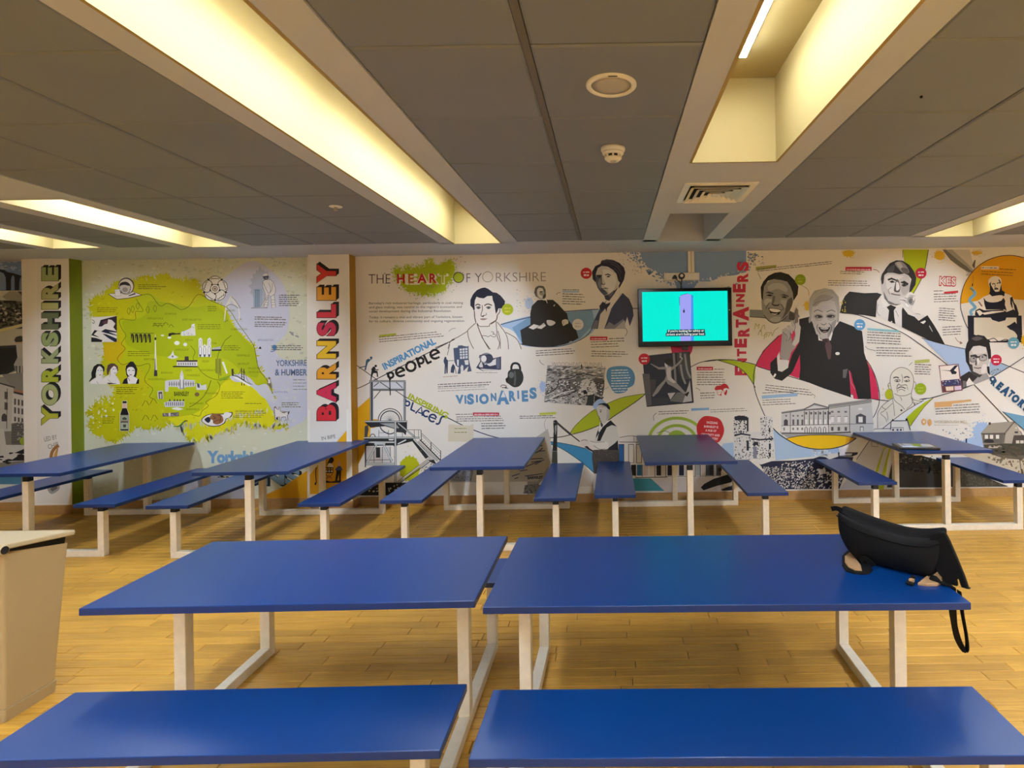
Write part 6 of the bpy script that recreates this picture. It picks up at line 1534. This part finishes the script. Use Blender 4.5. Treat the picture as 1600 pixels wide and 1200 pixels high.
m.P((44, 42, 42), '610,320 620,270 680,180 720,130 800,95 880,100 960,150 1020,230 1050,310 1040,400 990,480 960,500 970,420 990,330 950,280 900,260 840,270 760,250 690,250 650,280 640,380 620,400', 0); m.P((130, 126, 122), '780,130 860,110 930,170 960,250 880,250 820,190', 1); m.P((164, 160, 156), '800,130 850,120 880,180 850,200', 1); m.P((90, 86, 84), '860,190 940,200 950,260 890,250', 1); m.P((70, 68, 66), '690,200 780,150 760,240 700,245', 1)
m.P((40, 38, 38), '690,330 740,310 810,340 800,355 740,335 700,350'); m.P((60, 58, 56), '710,360 750,345 790,370 740,378'); m.P((40, 38, 38), '845,370 900,350 955,385 940,410 880,385'); m.P((50, 48, 46), '860,400 900,390 935,415 890,425')
m.E(BLK, 752, 360, 11); m.E(BLK, 895, 404, 11); m.P((90, 86, 84), '800,340 830,350 850,440 830,490 780,480 770,460', 1); m.P((216, 210, 204), '800,370 830,380 840,450 800,470', 1); m.S(BLK, '775,480 810,490 840,485', 1.0); m.S((60, 54, 52), '735,510 790,525 850,530', 1.3); m.S((110, 106, 104), '740,430 700,470 720,520', .8)
m.P((204, 198, 192), '830,580 850,555 930,550 960,520 1010,530 1040,580 1020,660 990,720 1060,760 1170,790 1080,840 1030,790 940,700 890,660 850,620', 0); m.P((150, 146, 142), '935,590 960,550 1010,545 1035,590 1005,655 960,640', 1); m.P((104, 102, 100), '955,602 972,572 998,580 992,632 965,632', 1); m.S((110, 106, 104), '870,590 920,600 950,650', .8); m.S((110, 106, 104), '900,560 940,575', .7); m.P((214, 208, 202), '1005,560 1022,552 1030,590 1012,600'); m.S((120, 116, 112), '1035,540 1010,535 965,530', .7); m.S(MID, '840,590 900,600 940,670', .8); m.P((224, 220, 214), '900,620 940,640 960,670 930,680'); m.S(MID, '1040,760 1100,770', .8); m.P((214, 210, 206), '1100,870 1160,845 1170,860 1140,890'); m.P((170, 166, 164), '1215,905 1255,980 1250,990 1210,920')
disc(1438.5, 427, 8.6, (190, 34, 66)); disc(1343, 507.5, 8.8, (84, 142, 186))
m.z(0, 0, 1); m.R((184, 40, 66), 1321, 417, 1362, 423); m.L(1323, 421.5, 37, 1.6, (226, 200, 206), -1); m.S((140, 60, 70), '1364,421 1370,422 1374,426', .9); m.L(1313, 424.5, 46, 1.2, TXT, -2, 2, 3, .3); m.L(1294, 439, 76, 1.2, TXT, -1, 3, 3.4, .25)
m.P((130, 180, 186), '1355,512.5 1405,516 1405,519.5 1355,516'); m.L(1355, 519.5, 54, 1.4, TXT, -3, 5, 4.1, .05); m.L(1369, 544, 56, 1.3, TXT, -1, 4, 4, .2); m.S(TXT, '1352,541 1356,545 1368,548', .7)
# KES heading and text, arm with the hawk lure
m.T('KES', 1467, 445.5, 14, (176, 46, 56), 27, -2.5, .07); m.T('KES', 1468, 445, 13, (214, 206, 198), 25.2, -2.5, .012)
m.L(1459, 455.5, 15, 1.3, TXT, 2); m.P((182, 46, 56), '1475,456 1497,454 1497,457.5 1475,460'); m.L(1459, 460.5, 38, 1.3, TXT, 2, 4, 3.9, .15); m.L(1467, 482, 30, 1.3, TXT, -4, 6, 3.6, .25); m.L(1472, 512, 34, 1.3, TXT, 3, 4, 4, .2); m.S((140, 110, 90), '1492,527 1496,533 1502,536', .9); m.P((140, 110, 90), '1500,533 1504,536.5 1499,538')
m.splat((206, 164, 40), 1468, 399, 8, 7, 26, .3, 24); m.splat((198, 160, 60), 1526, 395, 8, 3, 22, .5, 16)
m.z(1460, 390, 8)
m.P((186, 180, 172), '210,0 440,0 470,120 520,230 500,310 420,320 380,260', 0); m.P((150, 146, 140), '100,0 220,0 320,90 420,180 500,270 480,300 420,280 340,230 220,140', 0); m.P((104, 102, 98), '100,0 140,0 280,120 400,210 480,285 420,280 320,220 200,130', 0); m.P((90, 88, 86), '500,130 515,130 500,240 470,200'); m.P((170, 166, 160), '390,310 440,280 500,300 520,320 480,330 400,330')
# mustard disc with the masked worker
m.P((206, 146, 10), [(925 + 600 * math.cos(a * math.pi / 24), 675 - 600 * math.sin(a * math.pi / 24)) for a in range(25)]); m.P((206, 146, 10), '325,600 1700,600 1700,640 900,620 640,620 340,680')
m.P((210, 200, 186), '330,680 640,620 900,618 1120,630 1400,640 1500,800 1400,1100 420,980')
m.S((74, 48, 40), [(925 + 602 * math.cos(a * math.pi / 24), 675 - 602 * math.sin(a * math.pi / 24)) for a in range(2, 25)] + [(330, 760), (370, 890), (415, 980)], 1.1)
m.S((60, 64, 80), '330,760 370,890 415,985', 1.2); m.S((100, 90, 80), '480,330 478,420', .5, 0); m.P(BLK, '463,460 468,420 480,430 475,455')
m.S((104, 152, 178), '455,470 470,500 505,545 480,580 435,630 490,700 505,730 450,770 465,820', 4.6); m.S((112, 112, 92), '440,480 470,505 490,515', 3)
m.R((222, 206, 190), 582, 210, 800, 246); m.L(1533, 419.5, 26, 2.2, (150, 130, 110), -1); m.L(1533, 424.5, 54, 1.2, (110, 76, 20), -3, 2, 4); m.L(1561, 421, 26, 1.2, (110, 76, 20), -3)
ST = (20, 22, 40); SL = (214, 202, 188)
m.P(SL, '540,640 610,590 690,560 860,540 950,570 1010,650 1050,800 1040,830 500,830 510,760 560,740', 0)
m.P(SL, '670,420 680,370 720,340 780,335 830,370 830,440 800,520 750,530 700,490', 1); m.P(ST, '680,430 705,400 700,440 735,500 760,530 810,525 830,430 840,510 875,530 870,580 800,600 720,590 680,550 690,520 690,470', 0); m.P(ST, '790,370 810,380 830,420 815,420'); m.S(ST, '715,435 740,425 755,435', 1.3); m.S(ST, '775,425 800,415 815,425', 1.3); m.S(ST, '760,440 750,475 775,475', .9); m.P(ST, '740,485 790,480 795,500 745,502')
m.P(ST, '610,600 640,640 740,650 830,640 860,600 880,640 870,750 640,750 620,680', 0); m.P(SL, '640,640 700,660 800,650 850,600 830,570 690,590 630,610', 1); m.P(ST, '510,760 560,735 620,760 740,755 850,750 900,780 1000,740 1050,800 1040,840 900,850 880,890 800,890 700,850 640,870 560,840 500,820', 0); m.P(SL, '520,770 560,755 600,790 720,770 860,765 870,775 720,800 620,815 600,800 560,830', 0); m.P(ST, '940,600 970,590 990,660 1020,700 1050,800 1000,790 960,720 945,680', 0); m.P(SL, '965,640 985,690 1000,760 975,740'); m.S(ST, '545,650 590,710', 1.2); m.S((150, 60, 50), '560,650 595,705', .5); m.P(ST, '820,640 850,680 880,700 900,770 860,740')
m.P(ST, '410,825 1085,825 1095,1160 420,1160'); m.P((200, 190, 170), '490,850 1020,850 1030,1100 850,1140 640,1120 490,1060'); m.P(ST, '690,840 900,840 880,885 800,905 720,880', 0); m.P(ST, '895,960 940,940 1000,900 1030,940 1035,1080 1000,1030 970,1010 940,1000', 0); m.P(SL, '640,1090 740,1110 800,1090 900,1110 930,1130 700,1150')
m.S(ST, '660,1130 740,1110 800,1150 880,1120 930,1140', 1.2)
m.splat((206, 160, 20), 1604, 532, 9, 9, 26, .3, 20)
disc(1583, 536, 9, (92, 146, 166))
# the man with glasses, blue wedge behind
m.z(1460, 500, 8)
m.P((150, 170, 190), '690,520 840,540 930,590 750,690 680,680'); m.speck((104, 110, 112), '690,640 820,600 830,640 750,690 690,690', 40, .4, 1.2)
m.S((40, 44, 56), '835,540 1130,660', 1.2, 0); m.S((40, 44, 56), '1130,455 940,580 760,690 500,800 350,860 0,965 -400,1040 -640,1060', 1.2, 0); m.S((50, 40, 36), '495,810 640,960 860,1195 940,1290', 1.4, 0)
m.P((36, 36, 40), '320,710 430,640 470,660 560,690 500,800 350,860 330,800', 0); m.P((150, 146, 142), '470,780 560,690 650,660 690,730 500,805', 0); m.P((214, 208, 200), '395,780 430,720 460,760 500,800 400,830', 0); m.P((104, 100, 98), '350,760 390,760 400,830 350,850')
m.P((186, 180, 174), '420,400 470,330 600,310 670,400 680,520 650,640 590,680 530,675 460,610 430,540', 0); m.P((60, 58, 58), '420,540 470,560 480,640 560,680 600,680 560,720 470,680 430,600', 0); m.P((204, 198, 192), '470,340 600,320 650,400 560,420 480,420', 1); m.P((212, 206, 200), '500,500 540,480 560,530 530,560 500,570', 1); m.P((210, 204, 198), '600,560 650,560 640,640 580,660', 1)
m.P((34, 32, 36), '430,590 390,520 378,380 400,290 450,210 540,185 620,200 680,270 700,380 705,480 670,490 660,420 640,340 560,320 480,330 430,400 430,500 440,590', 0); m.P((84, 80, 82), '460,230 540,205 600,230 520,260', 1)
m.P((50, 48, 50), '440,440 510,430 540,455 620,425 650,435 640,460 560,470 520,475 450,470', 0); m.E((150, 146, 142), 478, 492, 40, 34); m.E((168, 162, 158), 600, 475, 42, 34); m.S((50, 48, 48), '440,470 440,510 480,528 520,500 520,460', .8); m.S((50, 48, 48), '560,460 560,495 600,512 645,490 648,440', .8); m.E((40, 38, 40), 488, 478, 12, 8); m.E((40, 38, 40), 596, 462, 12, 8)
m.P((96, 90, 88), '515,490 530,550 510,570 500,545', 1); m.S((56, 48, 46), '490,595 540,602 580,595', 1.3); m.P((30, 28, 30), '650,580 680,580 690,690 660,660')
disc(1556, 562.5, 8.6, (188, 34, 66))
# bird poster
m.z(1460, 500, 8)
m.P((110, 60, 66), '50,570 298,548 350,880 95,908'); m.P((218, 206, 196), '62,578 290,558 312,740 80,760'); m.P((22, 24, 44), '70,625 190,630 250,570 295,562 240,630 278,650 265,675 215,678 195,640', 0); m.P((56, 60, 96), '95,755 320,735 330,810 100,830'); m.speck((200, 190, 180), '95,755 320,735 330,810 100,830', 22, .4, 1.1); m.P((214, 196, 176), '135,835 235,828 235,880 145,885'); m.P((200, 180, 200), '245,828 330,820 335,870 250,878'); m.P((80, 56, 60), '100,840 130,838 135,890 105,890')
# CREATORS sliding down the right edge
m.z(0, 0, 1)
for ch, x, y, w_, h_ in (('C', 1544.5, 592, 8, 8), ('R', 1547.5, 598.5, 7.5, 9.5), ('E', 1555.5, 604.5, 7.5, 11), ('A', 1562, 611, 12.5, 13.5), ('T', 1573, 616.5, 8, 10.5), ('O', 1578.5, 623, 11.5, 11), ('R', 1589, 631.5, 9, 11), ('S', 1597, 639, 9, 11)): m.T(ch, x, y, h_, (30, 74, 108), w_, -41, .08)
m.P((96, 140, 166), '1566,643 1600,650 1640,656 1640,690 1600,672'); m.S((40, 44, 56), '1566,643 1600,672 1640,700', 1.2, 0)
# bald man in line
m.z(1360, 560, 10)
LN = (104, 100, 94)
m.splat((172, 178, 24), 1389, 616, 6.4, 8, 26, .12, 18); m.z(1360, 560, 10)
m.P((206, 200, 186), '300,350 320,240 400,160 490,140 580,170 650,250 675,350 660,470 630,600 860,660 330,960 105,1090 110,860 180,740 345,610 330,500', 0)
for s, w_ in (('330,500 305,380 320,250 400,165 490,142 580,170 645,240 672,340 660,450 640,520 640,600 680,650 800,670 830,660', .9), ('325,490 290,470 270,420 285,390 305,380', .8), ('672,360 700,380 705,430 680,480', .8), ('335,500 350,590 345,620 180,740 240,800', .9), ('180,740 120,830 108,900 108,1090', .9), ('345,610 400,680 480,740 530,800', .9), ('340,700 300,740 210,820 155,860 230,930 250,990', .8), ('340,620 360,750 375,900', .8), ('250,830 270,920 265,965', .8), ('630,600 650,700 560,790', .8), ('640,600 690,740', .8), ('640,690 740,700', .7), ('370,550 440,580 500,585 560,575 640,540', .9), ('455,600 480,630 480,660', .8), ('415,420 410,480 420,530', .8), ('570,440 580,490', .8)): m.S(LN, s, w_)
for s in ('355,305 400,292 440,305', '520,300 570,285 605,305'): m.S((70, 66, 62), s, 1.8)
for s in ('370,345 410,365 460,350 440,330 380,335', '520,345 560,365 610,350 580,330'): m.S((70, 66, 62), s, 1.0)
m.E((80, 76, 72), 415, 350, 18, 10); m.E((80, 76, 72), 560, 348, 18, 10); m.S(LN, '480,250 500,300 490,380', .8); m.S((84, 80, 76), '415,420 440,405 470,420 520,415 550,410 570,430', 1.0); m.S((70, 64, 60), '420,470 460,448 500,450 545,470', 1.5); m.S(LN, '430,500 480,480 540,510', 1.0); m.S(LN, '440,390 420,430 405,470', .8)
m.E((60, 56, 54), 480, 810, 16); m.E((60, 56, 54), 685, 715, 11)
disc(1438, 607.5, 8.9, (140, 162, 20), (170, 180, 70))
m.z(0, 0, 1); m.P((170, 174, 90), '1429,563 1452,561 1452,566 1429,568'); m.L(1429, 570, 27, 1.3, TXT, -2, 5, 3.6, .2); m.S(TXT, '1420,571 1425,566', .7)
# white plan and lime sliver right of him
m.z(1360, 560, 10)
m.P((206, 206, 206), '385,960 620,800 830,650 970,600 560,920 560,960 600,975 340,975'); m.S((60, 58, 64), '180,1100 350,965 560,810 830,655', 1.0); m.S((50, 54, 64), '760,640 860,625 950,615 1200,545', 1.2)
m.P((160, 172, 16), '560,920 700,790 850,680 990,605 860,730 760,860 680,970 620,1060', 0); m.S((50, 56, 30), '990,605 860,730 760,860 680,970 620,1060', .8); m.S((50, 54, 64), '320,975 580,970 620,1120', 1.3, 0); m.S((50, 54, 64), '320,975 310,1120', 1.0, 0); m.E((30, 36, 40), 345, 962, 14); m.E((30, 36, 40), 560, 955, 18, 22)
m.S((60, 62, 70), '320,1080 510,1080 510,1130', .8, 0); m.S((60, 62, 70), '50,1120 60,1100 310,1095', .9, 0)
for x in (350, 420, 470): m.R((70, 74, 110), x - 14, 1100, x + 14, 1130)
# mill with its text block
m.z(0, 0, 1)
m.P((206, 160, 104), '1460,628.5 1517,624 1517,627 1487,630.5 1487,635 1460,636.5'); m.L(1489, 634, 40, 1.3, TXT, 3.5); m.L(1461, 639.5, 70, 1.3, TXT, 3, 3, 4, .1)
m.splat((206, 156, 96), 1443, 659, 4, 5, 18, .15, 0); m.splat((206, 156, 96), 1452, 660, 3, 5.5, 18, .15, 0); m.E((214, 204, 192), 1443, 659, 1.4, 2); m.T('WORSBROUGH MILL', 1459, 661, 4.4, (180, 166, 140), 52, 0, .01); m.L(1459, 664.5, 38, .9, (180, 168, 150), 0)
m.splat((150, 174, 204), 1534, 678, 14, 18, 40, .35, 40); m.speck((130, 140, 152), '1470,672 1510,668 1530,690 1500,690', 40, .4, 1.5); m.P((150, 174, 204), '1500,690 1520,682 1535,700 1510,696')
m.z(1420, 620, 7.5)
m.P((132, 124, 112), '840,425 940,310 1200,290 1235,290 1320,440 1350,450 1700,450 1700,600 870,560', 0); m.P((146, 138, 124), '845,425 940,312 1205,292 1120,420', 0); m.P((84, 78, 72), '840,425 1120,420 1130,440 850,440'); m.S((50, 46, 44), '1235,290 1120,420 1100,540', 1.0, 0); m.P((160, 150, 136), '1130,440 1215,320 1235,300 1320,440 1300,540 1120,545', 0); m.P((70, 62, 58), '1225,450 1700,440 1700,560 1200,560'); m.P((96, 90, 84), '860,440 1110,440 1090,545 860,540')
for x in (885, 945, 1015): m.R((206, 200, 190), x, 445, x + 38, 490)
for x in (1250, 1300): m.R((190, 184, 172), x, 510, x + 40, 545)
m.P((44, 40, 42), '880,510 920,495 980,505 985,535 890,535', 1); m.R((50, 46, 46), 1235, 405, 1275, 425); m.R((190, 182, 168), 1240, 355, 1262, 375); m.S((60, 54, 52), '1300,400 1320,440 1300,470', 1.0); m.P((50, 46, 46), '930,300 955,298 955,325 930,328')
m.P((64, 62, 52), '870,560 1100,545 1700,560 1700,700 1000,690 900,650'); m.P((170, 160, 146), '920,575 1060,570 1070,595 930,600', 1); m.P((176, 164, 142), '580,660 900,650 1100,700 1700,690 1700,980 1300,900 900,790', 0); m.P((90, 82, 70), '900,650 1120,680 1700,690 1700,760 1100,720'); m.speck((80, 70, 58), '870,570 1700,570 1700,720 900,680', 130, .6, 2.2, 1.6); m.speck((104, 92, 70), '900,700 1700,700 1700,980 1300,900', 130, .6, 2.4); m.speck((196, 180, 150), '900,700 1700,700 1700,980 1300,900', 70, .5, 1.6); m.S((96, 60, 50), '1180,745 1205,820', 1.6); m.S((70, 60, 50), '1290,720 1310,860', 1.2)
m.P((34, 34, 32), '-170,650 120,680 420,760 900,940 1160,1050 -260,1060 -210,800'); m.P((50, 48, 46), '0,830 390,850 390,1060 -220,1060 -200,860', 0); m.P((62, 58, 48), '520,840 900,960 1160,1045 530,1050'); m.speck((88, 84, 74), '530,850 900,960 1160,1045 530,1050', 110, .5, 1.7); m.speck((22, 24, 22), '-150,680 390,740 390,900 -150,850', 120, .8, 2.8); m.speck((96, 92, 82), '-140,680 300,690 380,740 -140,780', 30, .6, 1.8)
m.R(NAVY, 660, 488, 678, 536)
# towers, crowd, big house, yellow bowl (lower right of centre)
m.z(1130, 610, 6.4)
m.P((156, 178, 202), '0,530 100,520 110,700 0,700 -60,640'); m.P((156, 178, 202), '500,380 640,490 780,560 960,590 1150,560 1160,620 900,660 520,700', 0); m.speck((210, 208, 206), '880,600 1080,590 1060,660 900,660', 60, .5, 1.8)
m.P((178, 176, 174), '560,410 1280,410 1500,420 1500,470 600,470'); m.P((212, 206, 198), '600,460 1320,470 1300,420 600,440')
m.P((150, 148, 146), '580,430 1270,405 1330,470 640,470'); m.P((232, 176, 14), '630,482 780,452 1000,445 1200,452 1320,478 1220,540 1100,575 980,585 840,570 720,530', 0); m.P((206, 150, 30), '1230,460 1320,478 1220,540', 0); m.S((40, 34, 40), '490,370 560,440 640,492 740,545 860,578 980,588 1110,576 1230,540 1330,476', 1.5); m.S((40, 34, 40), '630,480 780,452 1000,444 1200,452 1320,478', 1.0)
m.P((186, 184, 180), '580,235 810,200 1055,185 1060,135 1480,95 1500,330 1500,440 580,420', 0); m.P((206, 204, 200), '590,350 1060,345 1060,425 580,425')
m.P((130, 128, 126), '580,215 810,180 910,132 1050,165 1050,142 1480,82 1485,112 1060,170 1050,190 820,200 585,232', 0); m.P((196, 194, 190), '820,188 910,148 1030,172'); m.S((50, 48, 50), '580,228 810,196 1050,180 1480,118', .8, 0); m.S((50, 48, 50), '805,190 910,130 1055,170', 1.0, 0)
for x in (810, 860, 905, 950, 1000, 1045): m.S((70, 68, 70), [(x, 205), (x, 345)], 1.2, 0); m.R((90, 88, 90), x + 8, 215, x + 28, 240); m.R((216, 212, 208), x + 8, 290, x + 30, 335)
for x in (690, 735, 780): m.R((110, 108, 108), x, 245, x + 18, 262); m.R((90, 88, 90), x, 290, x + 20, 345); m.R((110, 106, 104), x, 372, x + 16, 395)
for x in (1075, 1140, 1210): m.R((104, 102, 104), x, 205, x + 26, 222); m.R((216, 212, 208), x, 262, x + 30, 318); m.S((84, 82, 84), [(x - 4, 262), (x + 34, 258)], .8, 0); m.R((84, 82, 84), x + 2, 365, x + 26, 402)
for x in (815, 860, 905, 950, 1000): m.S((60, 58, 60), [(x, 420), (x, 380), (x + 12, 362), (x + 24, 380), (x + 24, 420)], 1.0, 0)
m.P((70, 66, 70), '605,350 605,300 625,285 645,300 645,350'); m.R((110, 108, 108), 620, 245, 636, 262); m.R((120, 118, 116), 600, 370, 615, 400)
m.P((80, 78, 82), '1325,330 1325,250 1370,230 1425,255 1425,330'); m.R((216, 212, 208), 1350, 262, 1392, 320); m.R((212, 210, 206), 1350, 175, 1390, 195); m.R((90, 88, 90), 1365, 360, 1402, 405); m.R((206, 204, 200), 1372, 368, 1396, 405)
for x in (670, 1052, 1262): m.S((84, 82, 84), [(x, 150 if x > 1000 else 215), (x, 420)], 1.0, 0)
m.S((90, 88, 90), '580,352 1500,330', .8, 0); m.P((84, 82, 80), '580,420 1000,420 1270,410 1280,425 1000,435 580,432')
TWR = (200, 198, 194)
m.P(TWR, '105,270 150,250 230,252 260,265 268,400 275,430 275,600 290,700 110,690 100,440', 0); m.P(TWR, '365,290 375,265 430,252 485,265 495,300 500,420 510,700 370,690 275,680 275,420 350,410 370,420', 0)
m.speck((40, 42, 56), '105,275 150,252 235,255 245,420 110,430', 130, .4, 1.4); m.speck((40, 42, 56), '370,270 485,268 495,480 380,480', 90, .4, 1.2); m.speck((60, 60, 66), '110,440 275,440 275,690 110,690', 90, .4, 1.3); m.speck((60, 60, 66), '280,480 500,480 505,690 290,690', 110, .4, 1.4)
m.P((40, 42, 54), '110,440 180,425 270,440 272,455 180,442 112,460'); m.P((40, 42, 54), '275,475 370,485 500,475 500,490 380,500 280,492'); m.R((36, 38, 50), 235, 270, 252, 410); m.R((36, 38, 50), 232, 500, 255, 600); m.P((36, 38, 50), '290,540 310,510 345,515 355,560 330,545 310,560'); m.R((36, 38, 50), 455, 530, 475, 590); m.R((36, 38, 50), 455, 375, 470, 420); m.R((36, 38, 50), 455, 620, 475, 660); m.P((30, 32, 44), '110,262 160,250 240,262 235,300 120,300'); m.R((120, 124, 140), 300, 560, 335, 680)
m.P((36, 38, 60), '345,720 500,705 700,700 900,680 960,660 1020,665 1060,690 1150,660 1300,665 1290,700 1150,980 500,990 380,760', 0); m.P((36, 38, 60), '1145,620 1345,618 1340,640 1290,660 1150,660'); m.P((176, 176, 182), '1160,632 1290,628 1280,650 1160,655'); m.P((22, 24, 44), '900,690 1060,690 1200,790 1190,900 1160,985 940,985 900,800', 0)
m.speck((206, 200, 190), '380,760 600,760 900,860 930,985 500,985', 620, .4, 1.25, 1.2, -.4); m.speck((206, 200, 190), '560,730 900,700 930,980 760,860', 120, .4, 1.4, 1.6, -.6); m.speck((190, 188, 190), '940,760 1190,830 1160,980 940,980', 80, .4, 1.6, 2.2, -.7); m.speck((24, 26, 44), '400,760 700,760 920,900 900,985 500,985', 320, .4, 1.0)
m.P((196, 194, 196), '940,790 1020,785 1025,830 960,840'); m.P((206, 202, 196), '330,690 420,680 500,700 380,740 300,720')
m.P((186, 182, 182), '1240,880 1330,700 1460,500 1520,500 1600,560 1590,620 1510,800 1490,985 1165,985', 0); m.S((50, 46, 60), '1460,500 1330,690', 1.0, 0); m.P((160, 170, 18), '1600,590 1620,560 1680,560 1640,700 1600,1000 1510,985 1520,800', 0); m.P((206, 200, 204), '1160,590 1215,580 1215,640 1160,650')
m.S((60, 58, 66), '1480,510 1480,560 1540,562 1540,520', .8, 0)
m.P((188, 184, 180), '1500,990 1600,600 1640,560 1660,560 1540,990')
m.build('mural_print', wall_back, label='long printed mural of local people and places')
